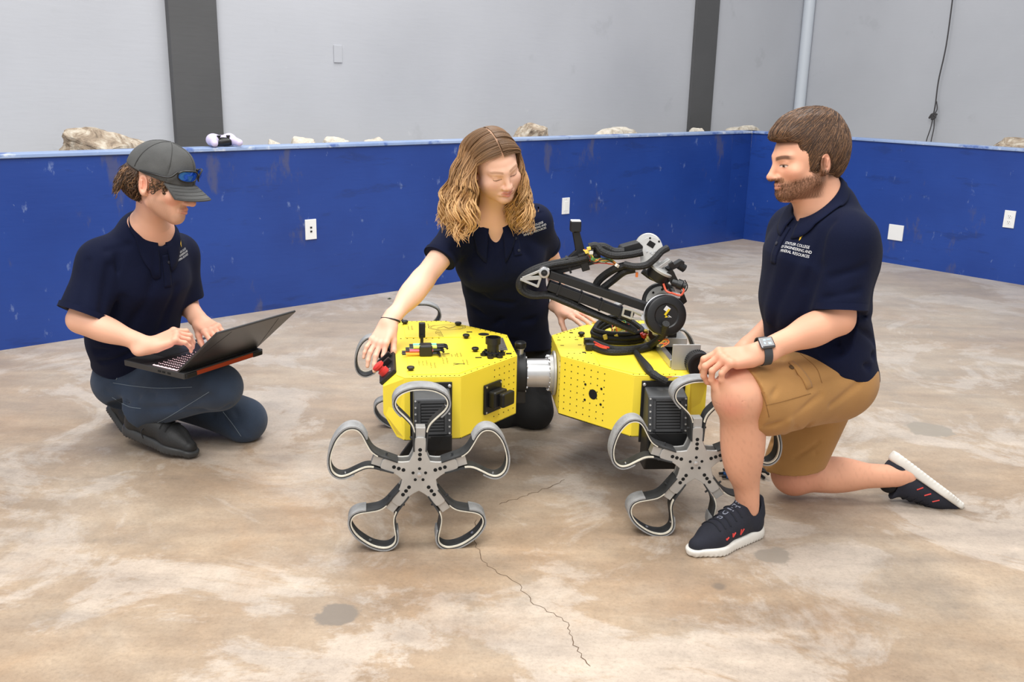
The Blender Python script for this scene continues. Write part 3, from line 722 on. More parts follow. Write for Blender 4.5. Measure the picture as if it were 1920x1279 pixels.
# star wheels
def wheel(center, axis, label, spin=0.0, detail=True):
    c = np.array(center); w = np.array(axis, float); w /= np.linalg.norm(w)          # w points out of the wheel face
    v = np.array([0, 0, 1.0]); u = np.cross(v, w); u /= np.linalg.norm(u); v = np.cross(w, u)
    def W(r, t, k, ww):
        a = spin + k * 2 * PI / 5; e = v * math.cos(a) + u * math.sin(a); f = u * math.cos(a) - v * math.sin(a)
        return c + e * r + f * t + w * ww
    ol = []
    for k in range(5):
        for r, t in ((.0405, -.0294), (.047, -.0262), (.056, -.0222), (.066, -.0190), (.078, -.0172), (.095, -.0165), (.108, -.0155), (.112, -.010), (.112, .010), (.108, .0155), (.095, .0165), (.078, .0172), (.066, .0190), (.056, .0222), (.047, .0262)):
            ol.append((k, r, t))
    def ringp(ww): return [W(r, t, k, ww) for k, r, t in ol]
    hub = obj('star_wheel', MB().prism(ringp(.016), w * .007).prism(ringp(-.024), w * .007), M_alu2, ROOT, bevel=.0015)
    hub['label'] = label
    obj('hub_core', MB().cyl(W(0, 0, 0, -.05), W(0, 0, 0, .016), .03, n=24), M_blk2, hub, smooth=True)
    # strap shape in (r, t)
    half = [(.070, .0165), (.100, .018), (.128, .020), (.150, .028), (.170, .046), (.188, .064), (.204, .0735), (.220, .0735), (.236, .064), (.248, .044), (.2545, .018)]
    path = np.array([(t, r) for r, t in half] + [(-t, r) for r, t in half[::-1]]); path = smooth_path(path, 64)
    def strap(k, o0, o1, wa, wb, i0, i1):
        mb = MB(); vs = []
        T = np.gradient(path, axis=0); T /= np.linalg.norm(T, axis=1)[:, None]; Nn = np.stack([T[:, 1], -T[:, 0]], 1)   # outward
        if Nn[32] @ np.array([0, 1]) < 0: Nn = -Nn
        idx = range(i0, i1)
        for i in idx:
            for off in (o0, o1):
                p = path[i] + Nn[i] * off
                vs += [W(p[1], p[0], k, wa), W(p[1], p[0], k, wb)]
        m_ = len(list(idx)); fs = []
        for i in range(m_ - 1):
            a, b = 4 * i, 4 * i + 4
            fs += [(a, b, b + 1, a + 1), (a + 2, a + 3, b + 3, b + 2), (a, a + 2, b + 2, b), (a + 1, b + 1, b + 3, a + 3)]
        fs += [(0, 1, 3, 2), (4 * m_ - 4, 4 * m_ - 2, 4 * m_ - 1, 4 * m_ - 3)]
        mb.add(vs, fs); return mb
    for k in range(5):
        obj('petal_strap', strap(k, -.0016, .0024, -.026, .0255, 0, 64), M_liner, hub, smooth=True)
        obj('tread_band', strap(k, .0024, .0066, -.027, .0262, 13, 51), M_tread, hub, smooth=True)
        obj('foam_lining', strap(k, -.0042, -.0012, .0185, .0264, 6, 58), M_cream, hub, smooth=True)
        ab = MB(); ab.prism([W(.080, -.0135, k, -.017), W(.138, -.0135, k, -.017), W(.138, .0135, k, -.017), W(.080, .0135, k, -.017)], w * .034); obj('arm_block', ab, M_alu2, hub, bevel=.001)
        if detail:
            for r in (.047, .061, .075):
                p = W(r, 0, k, .0225); obj('bolt', MB().lathe(p, w, [(-.002, .0054), (.0012, .0054)], n=14), M_hole, hub)
            p = W(.0185, 0, k, .0225); obj('bolt', MB().lathe(p, w, [(-.002, .0044), (.001, .0044)], n=12), M_hole, hub)
            for s in (-1, 1):
                p = W(.105, s * .017, k, 0.004); d = W(.105, s * .032, k, 0.004) - p; obj('clamp_bolt', MB().lathe(p, d, [(0, .005), (.004, .005), (.004, .003), (.012, .003)], n=10), M_gun, hub)
            for i in (18, 33, 46):
                p2 = path[i]; obj('rivet', MB().cyl(W(p2[1] - .006, p2[0] * .93, k, 0), W(p2[1] - .003, p2[0] * .96, k, 0), .0045, n=10), M_alu, hub)
    if detail: obj('centre_bolt', MB().lathe(W(0, 0, 0, .0225), w, [(0, .0065), (.003, .006), (.004, .003)], n=14), M_alu, hub, smooth=True)
    return hub
wheel((-.256, 2.525, .2335), -ML.ay, 'front wheel under the yellow module with the emergency stop', spin=math.radians(2))
wheel((.549, 2.655, .2335), -MR.ay, 'front wheel beside the bare shin', spin=math.radians(-1))
wheel((-.256 - .085 * 1.0, 2.565 + .985 * .97, .2335), ML.ay, 'rear wheel behind the emergency stop module', spin=math.radians(3), detail=False)
wheel((.549 - .08 * .97, 2.70 + .99 * .95, .2335), MR.ay, 'rear wheel under the arm module', spin=math.radians(2), detail=False)
# linear slide at the right end of the right module
rl = MB()
for x in (.345, .385): rl.box(MR(x, -.02, ZT + .012), (.016, .50, .018), MR.R())
sr = obj('slide_rail', MB().box(MR(.335, -.04, ZT + .016), (.018, .46, .026), MR.R()), M_alu, ROOT, bevel=.002)
sr2 = obj('slide_rail', MB().box(MR(.405, -.04, ZT + .016), (.018, .46, .026), MR.R()), M_alu, ROOT, bevel=.002)
obj('drive_belt', MB().box(MR(.37, -.04, ZT + .012), (.026, .44, .006), MR.R()), M_blk2, ROOT)
ep = obj('slide_end_plate', MB().box(MR(.372, -.285, ZT + .042), (.088, .006, .082), MR.R()), M_alu2, ROOT, bevel=.001)
c = MR(.405, -.288, ZT + .030)
mo = obj('slide_motor', MB().lathe(c, -MR.ay, [(0, .037), (.03, .037), (.031, .0395), (.05, .0395), (.051, .034), (.053, .034), (.053, .029), (.046, .029)], n=40), M_black, ROOT, smooth=True)
for i in range(36):
    a = i * PI / 18; d = MR.ax * math.cos(a) + np.array([0, 0, math.sin(a)]); q = c + d * .0375 - MR.ay * .016
    obj('fin', MB().box(q, (.003, .026, .003), np.stack([d, MR.ay, np.cross(d, MR.ay)], 1)), M_black, mo)
for i, (mt, dx, dz) in enumerate(((M_worg, -.004, .02), (M_wyel, .002, .021), (M_wwht, .008, .018))):
    pts_ = smooth_path([c + MR.ax * (.004 + dx) + [0, 0, dz] - MR.ay * .05, c + MR.ax * (.0 + dx) - MR.ay * .07 + [0, 0, -.005], c + MR.ax * (-.012 + dx) - MR.ay * .065 + [0, 0, -.03], P(1262 + i * 2, 706, 2.78), P(1243, 712, 2.79)], 20)
    obj('motor_wire', MB().tube(pts_, .0016, 6), mt, mo, smooth=True)
obj('circuit_board', MB().box(c - MR.ay * .047 + MR.ax * .014 + [0, 0, .012], (.014, .002, .012), MR.R()), mat('green_circuit_board', (36, 110, 60), .4), mo)
# ---- folding arm (parts of the robot)
def beam(a, b, w, h, material, name, par=ROOT, bevel=.002, side=None):
    a = np.array(a); b = np.array(b); x = b - a; L = np.linalg.norm(x); R = frame(x, side if side is not None else MR.ay)
    return obj(name, MB().box((a + b) / 2, (L, w, h), R), material, par, bevel=bevel)
YA = 3.06
# turret between slide and shoulder
tq = MR(.37, -.05, ZT)
obj('slide_carriage', MB().box(tq + [0, 0, .04], (.10, .12, .03), MR.R()), M_alu2, ROOT, bevel=.002)
obj('turret_plate', MB().prism([P(1224, 628, 3.04), P(1250, 640, 3.04), P(1262, 600, 3.04), P(1240, 575, 3.04), P(1222, 590, 3.04)], MR.ay * .012), M_alu2, ROOT, bevel=.002)
obj('turret_plate', MB().prism([P(1224, 622, 3.13), P(1250, 632, 3.13), P(1262, 590, 3.13), P(1240, 565, 3.13), P(1222, 580, 3.13)], MR.ay * .012), M_blk2, ROOT, bevel=.002)
obj('turret_block', MB().box(P(1243, 615, 3.09), (.075, .09, .09), MR.R()), M_blk2, ROOT, bevel=.004)
# shoulder motors: big black discs
sc = P(1250, 592, 2.985); sax = np.array([.10, -.97, .18]); sax /= np.linalg.norm(sax)
sd = obj('shoulder_motor', MB().lathe(sc - sax * .035, sax, [(0, .060), (.004, .066), (.030, .066), (.034, .064), (.036, .060), (.036, .040), (.033, .036), (.033, .0)][:-1] + [(.033, .001)], n=48), M_black, ROOT, smooth=True)
obj('motor_rim', MB().lathe(sc - sax * .042, sax, [(0, .062), (.002, .0675), (.008, .0675), (.010, .062)], n=48), M_alu, sd, smooth=True)
Rs = frame(np.cross([0, 0, 1.0], -sax), np.array([0, 0, 1.0])); tilt = math.radians(-55)
e1 = Rs[:, 0] * math.cos(tilt) + Rs[:, 1] * math.sin(tilt); e2 = -Rs[:, 0] * math.sin(tilt) + Rs[:, 1] * math.cos(tilt)
def sticker(u, v, w, h, material, off=.0005):
    q = sc - sax * .035 + sax * (.033 + off) + e1 * u + e2 * v
    return obj('sticker', MB().prism([q - e1 * w - e2 * h, q + e1 * w - e2 * h, q + e1 * w + e2 * h, q - e1 * w + e2 * h], sax * .0006), material, sd)
M_sty = mat('yellow_label', (238, 206, 40), .5); M_stw = mat('white_label', (225, 225, 225), .5)
sticker(-.018, .012, .008, .009, M_stw); sticker(-.010, .006, .012, .0035, M_sty, .001); sticker(.012, -.002, .012, .0035, M_sty); 
mkb = MB()
for i in range(5):
    q = sc - sax * .035 + sax * .0335 + e1 * (-.004 + i * .004) + e2 * (-.010 - .003 * (i % 2)); mkb.prism([q - e1 * .0012 - e2 * .007, q + e1 * .0012 - e2 * .007, q + e1 * .0012 + e2 * .005, q - e1 * .0012 + e2 * .005], sax * .0006)
obj('label_print', mkb, M_stw, sd)['kind'] = 'stuff'
c2 = P(1240, 566, 3.16); sax2 = np.array([-.12, -.95, .28]); sax2 /= np.linalg.norm(sax2)
sd2 = obj('shoulder_motor', MB().lathe(c2 - sax2 * .03, sax2, [(0, .06), (.004, .066), (.036, .066), (.040, .062)], n=44), M_black, ROOT, smooth=True)
ring_ = obj('motor_plate', MB().lathe(c2 + sax2 * .010, sax2, [(0, .052), (.004, .052), (.004, .030), (.002, .030)], n=40), M_alu2, sd2, smooth=True)
for i in range(8):
    a = i * PI / 4; u_, w_ = perp(sax2); q = c2 + sax2 * .014 + (u_ * math.cos(a) + w_ * math.sin(a)) * .041; obj('bolt_hole', MB().cyl(q, q + sax2 * .0015, .004, n=10), M_hole, ring_)
# two parallel upper-arm beams
beam(P(1030, 513, YA), P(1225, 580, YA), .05, .026, M_blk2, 'upper_arm_beam')
lb_ = beam(P(1028, 534, YA), P(1185, 593, YA), .05, .030, M_blk2, 'lower_arm_beam')
for f in (.12, .38, .62, .86):
    a = P(1028, 534, YA); b = P(1185, 593, YA); q = a + (b - a) * f; d = (b - a) / np.linalg.norm(b - a)
    obj('cable_tie', MB().box(q, (.006, .056, .036), frame(d, MR.ay)), M_black, lb_)
beam(P(1170, 577, YA - .01), P(1212, 596, YA - .01), .006, .006, M_alu2, 'push_rod')
# aluminium knuckle brackets
def bracket(pts, name, bars=True, t=.008, wid=.0048):
    mb = MB(); n = len(pts)
    for i in range(n):
        a, b = np.array(pts[i]), np.array(pts[(i + 1) % n]); x = b - a; L = np.linalg.norm(x); R = frame(x, MR.ay); mb.box((a + b) / 2, (L + wid, t, wid * 1.6), R)
    return obj(name, mb, M_alu2, ROOT, bevel=.001)
yb_ = YA - .035
kb1 = bracket([P(981, 521, yb_), P(1012, 508, yb_), P(1014, 519, yb_)], 'elbow_bracket')
bracket([P(977, 524, yb_), P(1013, 522, yb_), P(1008, 537, yb_)], 'elbow_bracket')
q = P(1020, 511, yb_)
obj('elbow_bearing', MB().lathe(q, -MR.ay, [(-.012, .0175), (.006, .0175), (.007, .0155)], n=28), M_alu, kb1, smooth=True)
obj('bearing_ring', MB().lathe(q - MR.ay * .007, -MR.ay, [(0, .0105), (.002, .0105), (.002, .005), (0, .005)], n=24), M_black, kb1)
obj('end_block', MB().prism([P(1026, 503, yb_), P(1031, 505, yb_), P(1026, 522, yb_), P(1012, 520, yb_)], MR.ay * .06), M_alu2, kb1, bevel=.002)
bracket([P(1170, 578, yb_), P(1186, 582, yb_), P(1183, 597, yb_), P(1167, 591, yb_)], 'link_clamp', wid=.004)
bracket([P(1186, 582, yb_), P(1211, 593, yb_), P(1206, 599, yb_), P(1184, 597, yb_)], 'link_clamp', wid=.0036)
obj('clamp_pivot', MB().cyl(P(1206, 596, yb_ - .01), P(1206, 596, yb_ + .02), .008, n=16), M_alu, ROOT, smooth=True)
# hose bundle looping round the elbow
rh = random.Random(2)
hose = []
for k, (oy, on) in enumerate(((-.018, 0), (-.004, .004), (.010, 0), (-.011, -.012), (.004, -.013))):
    pts_ = [P(1118, 477, YA + .02), P(1075, 488, YA + .02), P(1030, 496, YA + .01), P(995, 508, YA), P(976, 525, YA), P(977, 543, YA), P(996, 553, YA), P(1028, 553, YA), P(1060, 565, YA), P(1100, 583, YA), P(1150, 603, YA), P(1190, 620, YA + .01)]
    cc = np.mean(pts_, 0); pts_ = [p + MR.ay * oy + (p - cc) / np.linalg.norm(p - cc) * on for p in pts_]
    hose.append(obj('cable_hose', MB().tube(smooth_path(pts_, 60), .0092, 9), M_sleeve, ROOT, smooth=True))
# forearm
fa = beam(P(1012, 510, YA + .03), P(1125, 478, YA + .03), .045, .040, M_blk2, 'forearm_beam')
obj('forearm_tie', MB().box(P(1066, 496, YA + .028), (.007, .052, .050), frame(P(1125, 478, YA) - P(1012, 510, YA), MR.ay)), M_black, fa)
obj('forearm_clamp', MB().box(P(1094, 489, YA + .03), (.026, .055, .058), frame(P(1125, 478, YA) - P(1012, 510, YA), MR.ay)), M_blk2, fa, bevel=.002)
# camera stalk
cs = obj('camera_stalk', MB().prism([P(1074, 436, YA + .03), P(1087, 434, YA + .03), P(1097, 470, YA + .03), P(1100, 484, YA + .03), P(1080, 484, YA + .03), P(1062, 487, YA + .03), P(1080, 470, YA + .03)], MR.ay * .022), M_black, ROOT, bevel=.002)
cq = P(1079, 424, YA + .03)
obj('camera_head', MB().box(cq, (.034, .034, .034), MR.R()), M_black, cs, bevel=.003)
obj('camera_top', MB().box(cq + [0, 0, .018], (.030, .030, .003), MR.R()), M_stw, cs)
# wire tangle along the forearm
def wires(name, base, n, spread, seed, mats, r=.0018, par=ROOT):
    rr = random.Random(seed)
    for i in range(n):
        pts_ = [np.array(b) + np.array([rr.uniform(-1, 1), rr.uniform(-1, 1), rr.uniform(-1, 1)]) * spread for b in base]
        obj(name, MB().tube(smooth_path(pts_, 22), r, 5), mats[i % len(mats)], par, smooth=True)
wires('arm_wire', [P(1098, 470, YA), P(1106, 478, YA - .01), P(1112, 488, YA - .01), P(1128, 489, YA - .01), P(1145, 491, YA), P(1160, 499, YA), P(1175, 500, YA)], 9, .008, 3, [M_wred, M_wyel, M_wgrn, M_worg, M_liner], par=fa)
for i, (px, py) in enumerate(((1100, 472), (1104, 466), (1108, 474), (1112, 486), (1157, 498))):
    obj('wire_plug', MB().box(P(px, py, YA - .015), (.012, .010, .010), frame([1, .2 * i, .5 - .3 * i], MR.ay)), (M_wyel, M_wyel, M_wwht, M_wgrn, M_wwht)[i], fa, bevel=.001)
for k, pts_ in enumerate((
    [P(1104, 463, YA), P(1118, 461, YA), P(1128, 472, YA - .01), P(1150, 480, YA - .01), P(1180, 478, YA), P(1205, 473, YA)],
    [P(1112, 466, YA + .02), P(1130, 463, YA + .02), P(1150, 472, YA + .02), P(1170, 472, YA + .02)],
    [P(1170, 496, YA - .02), P(1190, 500, YA - .03), P(1212, 497, YA - .03), P(1228, 485, YA - .03), P(1240, 472, YA - .02), P(1252, 465, YA - .01)],
    [P(1172, 498, YA), P(1155, 503, YA), P(1135, 515, YA + .02), P(1120, 530, YA + .03), P(1116, 548, YA + .03)],
    [P(1190, 505, YA), P(1170, 510, YA), P(1150, 525, YA + .02), P(1128, 542, YA + .03)],
    [P(1205, 508, YA), P(1222, 520, YA), P(1240, 526, YA + .02), P(1248, 540, YA + .04)])):
    obj('cable_hose', MB().tube(smooth_path(pts_, 30), (.012, .014, .0115, .013, .012, .010)[k], 9), M_sleeve, ROOT, smooth=True)
# wrist: controller box, silver motor plate, tilted disc
obj('controller_box', MB().prism([P(1163, 469, YA + .02), P(1166, 463, YA + .02), P(1198, 454, YA + .02), P(1206, 462, YA + .02), P(1204, 476, YA + .02), P(1166, 482, YA + .02)], MR.ay * .05), M_blk2, ROOT, bevel=.003)
wc = P(1221, 466, YA + .02); wax = np.array([-.28, -.93, .22]); wax /= np.linalg.norm(wax)
wd = obj('wrist_motor', MB().lathe(wc - wax * -.0 + MR.ay * .035, wax, [(0, .040), (.003, .043), (.022, .043), (.025, .040)], n=40), M_alu2, ROOT, smooth=True)
obj('motor_band', MB().lathe(wc + MR.ay * .04, wax, [(.006, .0436), (.016, .0436)], n=40), M_black, wd, smooth=True)
wu, wv = perp(wax)
if wv[2] < 0: wu, wv = -wu, -wv
pl_ = MB(); outl = [(.038 * math.cos(a), .038 * math.sin(a)) for a in np.linspace(-.25, PI + .25, 20)] + [(-.030, -.045), (-.022, -.068), (.016, -.068), (.028, -.040)]
xw = np.cross(wv, wax); xw /= np.linalg.norm(xw)
if xw[0] < 0: xw = -xw
pl_.prism([wc + xw * a + wv * b for a, b in outl], wax * .005)
wp = obj('wrist_plate', pl_, M_alu2, ROOT, bevel=.001)
q = wc + wax * .0055
obj('square_port', MB().prism([q + xw * -.006 + wv * .026, q + xw * .014 + wv * .016, q + xw * .006 + wv * .0, q + xw * -.016 + wv * .011], wax * .0008), M_hole, wp)
for a, b in ((.0, -.012), (.014, -.008), (-.012, -.010), (.020, -.018), (.004, -.026), (.006, -.016)): obj('screw', MB().cyl(q + xw * a + wv * b, q + xw * a + wv * b + wax * .002, .0035, n=10), M_alu, wp)
for a, b in ((-.006, .033), (.024, .024)): obj('bolt_hole', MB().cyl(q + xw * a + wv * b, q + xw * a + wv * b + wax * .001, .0034, n=10), M_hole, wp)
tc_ = P(1240, 507, YA); tax = np.array([.42, -.22, .88]); tax /= np.linalg.norm(tax)
td = obj('tilt_motor', MB().lathe(tc_ - tax * .034, tax, [(0, .032), (.006, .040), (.034, .044), (.036, .040)], n=40), M_black, ROOT, smooth=True)
obj('tilt_ring', MB().lathe(tc_ + tax * .001, tax, [(0, .0435), (.002, .046), (.009, .046), (.011, .042)], n=40), M_alu2, td, smooth=True)
obj('tilt_bracket', MB().box(tc_ + tax * .018 + np.array([-.012, 0, 0]), (.070, .03, .012), frame([.8, 0.1, .55], MR.ay)), M_alu2, td, bevel=.002)
obj('tilt_block', MB().box(tc_ + tax * .016 + np.array([.022, -.012, .008]), (.016, .018, .016), frame([.8, 0, .55], MR.ay)), M_black, td)
# gripper
gpar = obj('gripper_frame', MB().box(P(1262, 526, YA), (.020, .055, .075), frame([.88, 0, .48], MR.ay)), M_alu2, ROOT, bevel=.002)
obj('gripper_plate', MB().box(P(1253, 537, YA - .02), (.007, .006, .085), frame([.86, 0, .5], MR.ay)), M_blk2, gpar)
obj('gripper_side', MB().box(P(1260, 520, YA - .032), (.026, .004, .045), frame([.86, 0, .5], MR.ay)), M_blk2, gpar)
obj('gripper_finger', MB().prism([P(1250, 504, YA - .02), P(1277, 488, YA - .02), P(1284, 491, YA - .02), P(1283, 497, YA - .02), P(1258, 508, YA - .02)], MR.ay * .03), M_black, gpar, bevel=.002)
obj('finger_pad', MB().lathe(P(1279, 501, YA - .01), [.85, 0, -.5], [(-.012, .013), (.010, .013), (.012, .009)], n=20), M_black, gpar, smooth=True)
gm = obj('gripper_motor', MB().lathe(P(1264, 530, YA - .03), np.array([.9, -.3, -.25]), [(-.006, .013), (.01, .013), (.011, .017), (.028, .017), (.03, .012), (.04, .011)], n=22), M_black, gpar, smooth=True)
obj('gripper_block', MB().box(P(1264, 553, YA - .02), (.034, .03, .018), MR.R()), M_stw, gpar, bevel=.002)
obj('arm_controller', MB().prism([P(1250, 545, YA + .03), P(1282, 548, YA + .03), P(1289, 566, YA + .03), P(1276, 576, YA + .03), P(1262, 556, YA + .03)], MR.ay * .05), M_blk2, ROOT, bevel=.003)
for k, (pts_, r) in enumerate((([P(1244, 532, YA - .03), P(1249, 545, YA - .04), P(1258, 550, YA - .05)], .0035), ([P(1278, 532, YA - .04), P(1282, 545, YA - .05), P(1275, 554, YA - .05), P(1258, 549, YA - .05)], .0035))):
    obj('hose_tube', MB().tube(smooth_path(pts_, 20), r, 8), mat('coral_tube', (222, 96, 70), .4), gpar, smooth=True)
obj('loop_wire', MB().tube(smooth_path([P(1284, 525, YA - .03), P(1289, 536, YA - .03), P(1286, 545, YA - .03), P(1280, 549, YA - .03)], 16), .0018, 6), M_black, gpar, smooth=True)
obj('spare_plug', MB().box(P(1194, 515, YA - .02), (.008, .008, .016)), M_worg, ROOT, bevel=.001)
# ---- coiled harness on the right module
hc = PZ(1165, 640, ZT); 
def H(x, y, z): return PZ(1165 + x, 645 + y, ZT + z) 
for k in range(5):
    s = 1 + .05 * k; pts_ = []
    for a in np.linspace(0, 2 * PI, 30, endpoint=False):
        x = math.cos(a); y = math.sin(a)
        pts_.append(hc + MR.ax * (.075 * s * x - .01) + MR.ay * (.058 * s * y + .01) + np.array([0, 0, .012 + .014 * (k % 3) + .03 * max(0, y) ** 2]))
    obj('cable_coil', MB().tube(pts_, .0085, 8, closed=True), M_sleeve, ROOT, smooth=True)
hp = [PZ(1104, 640, ZT + .012), PZ(1120, 645, ZT + .014), PZ(1150, 655, ZT + .016), PZ(1185, 655, ZT + .018), PZ(1215, 648, ZT + .02), P(1240, 632, 3.0), P(1249, 607, 2.95)]
obj('power_cable', MB().tube(smooth_path(hp, 40), .012, 10), M_sleeve, ROOT, smooth=True)
obj('power_cable', MB().tube(smooth_path([PZ(1110, 650, ZT + .012), PZ(1140, 660, ZT + .012), PZ(1180, 659, ZT + .012), PZ(1215, 652, ZT + .014), PZ(1232, 646, ZT + .014)], 30), .011, 10), M_sleeve, ROOT, smooth=True)
obj('ribbon_harness', MB().tube(smooth_path([PZ(1186, 652, ZT + .012), PZ(1200, 672, ZT + .010), PZ(1214, 690, ZT + .012), P(1222, 700, 2.80), P(1235, 708, 2.775), P(1250, 716, 2.77)], 30), [.008 + .006 * math.sin(min(1, i / 24) * PI) ** 2 + .004 * (i > 18) for i in range(30)], 10), M_sleeve, ROOT, smooth=True)
for px, py in ((1104, 640), (1107, 650)):
    q = PZ(px, py, ZT + .014); obj('cable_plug', MB().box(q, (.034, .020, .022), MR.R()), M_black, ROOT, bevel=.003)
for i, (px, py, mt_) in enumerate(((1135, 632, M_wyel), (1156, 630, M_wyel), (1152, 618, M_wyel), (1160, 617, M_wyel), (1167, 618, M_wyel), (1179, 618, M_wyel), (1186, 619, M_wyel), (1183, 606, M_wwht), (1212, 622, M_wyel), (1217, 622, M_wwht), (1204, 628, M_red), (1208, 630, M_red))):
    obj('wire_plug', MB().box(PZ(px, py, ZT + .03 + .004 * (i % 3)), (.012, .010, .016), frame([1, .3 * (i % 4) - .5, .4], [0, 1, .3 * (i % 3)])), mt_, ROOT, bevel=.001)
wires('coil_wire', [PZ(1150, 612, ZT + .04), PZ(1165, 606, ZT + .05), PZ(1178, 612, ZT + .05), PZ(1172, 622, ZT + .035), PZ(1155, 624, ZT + .035), PZ(1149, 614, ZT + .04)], 8, .010, 5, [M_wgrn, M_wred, M_liner, M_wred, M_wyel], r=.0016)
wires('coil_wire', [PZ(1200, 622, ZT + .03), PZ(1212, 626, ZT + .03), PZ(1225, 630, ZT + .03), PZ(1232, 640, ZT + .02)], 5, .008, 6, [M_wred, M_liner, M_worg], r=.0018)
for a in (((1114, 641), (1128, 648), (1142, 652)), ((1116, 646), (1128, 651), (1138, 653))):
    obj('red_lead', MB().tube(smooth_path([PZ(x, y, ZT + .028) for x, y in a], 14), .003, 6), M_wred, ROOT, smooth=True)
obj('thin_loop', MB().tube(smooth_path([PZ(1122, 614, ZT + .005), PZ(1121, 606, ZT + .02), PZ(1130, 600, ZT + .03), PZ(1148, 600, ZT + .03)], 18), .003, 7), M_black, ROOT, smooth=True)
wires('coil_wire', [P(1238, 640, 3.0), P(1245, 634, 3.0), P(1250, 642, 2.98), P(1241, 648, 2.98)], 5, .008, 9, [M_worg, M_wyel, M_wred], r=.0018)
# ---- hex key sets
def hex_set(name, label, c, ax, ay, mats, sc_=1.0):
    c = np.array(c); ax = np.array(ax); ay = np.array(ay); t = thing(name, label, 'hex keys', c)
    def q(x, y, z): return c + ax * x * sc_ + ay * y * sc_ + np.array([0, 0, z * sc_])
    for i, m_ in enumerate(mats):
        row_, col_ = divmod(i, 2); y = (-.012 + .024 * col_); z = .007 + .011 * row_; x0 = -.062 + .012 * row_
        k = obj('hex_key', MB().tube([q(x0 - .012, y, z), q(x0 + .09, y, z), q(x0 + .1, y, z), q(x0 + .106, y - .006, z), q(x0 + .107, y - .022, z)], .0042 * sc_, 6), M_black, t)
        obj('coloured_sleeve', MB().cyl(q(x0, y, z), q(x0 + .075, y, z), .0056 * sc_, n=8), m_, k)
    obj('holder', MB().box(q(.002, 0, .017), (.042 * sc_, .046 * sc_, .036 * sc_), np.stack([ax, ay, np.cross(ax, ay)], 1)), M_black, t, bevel=.005)
    return t
M_kr = mat('red_sleeve', (206, 60, 62), .4); M_ky = mat('orange_sleeve', (240, 176, 60), .4); M_kg = mat('mint_sleeve', (130, 214, 176), .4); M_kp = mat('pink_sleeve', (222, 110, 140), .4); M_kb = mat('blue_sleeve', (60, 110, 176), .4); M_kl = mat('lime_sleeve', (196, 214, 110), .4)
hex_set('hex_key_set', 'folded set of colour-sleeved hex keys lying on the yellow top plate', PZ(797, 665, ZT + .0032), -ML.ax, ML.ay, [M_ky, M_kr, M_kp, M_kg, M_kl, M_kg])
hex_set('hex_key_set', 'set of red and blue hex keys on the floor behind the bare shin', PZ(1396, 893, 0), np.array([.98, .17, 0]), np.array([-.17, .98, 0]), [M_kb, M_kb, M_kp, M_kr], 1.2)
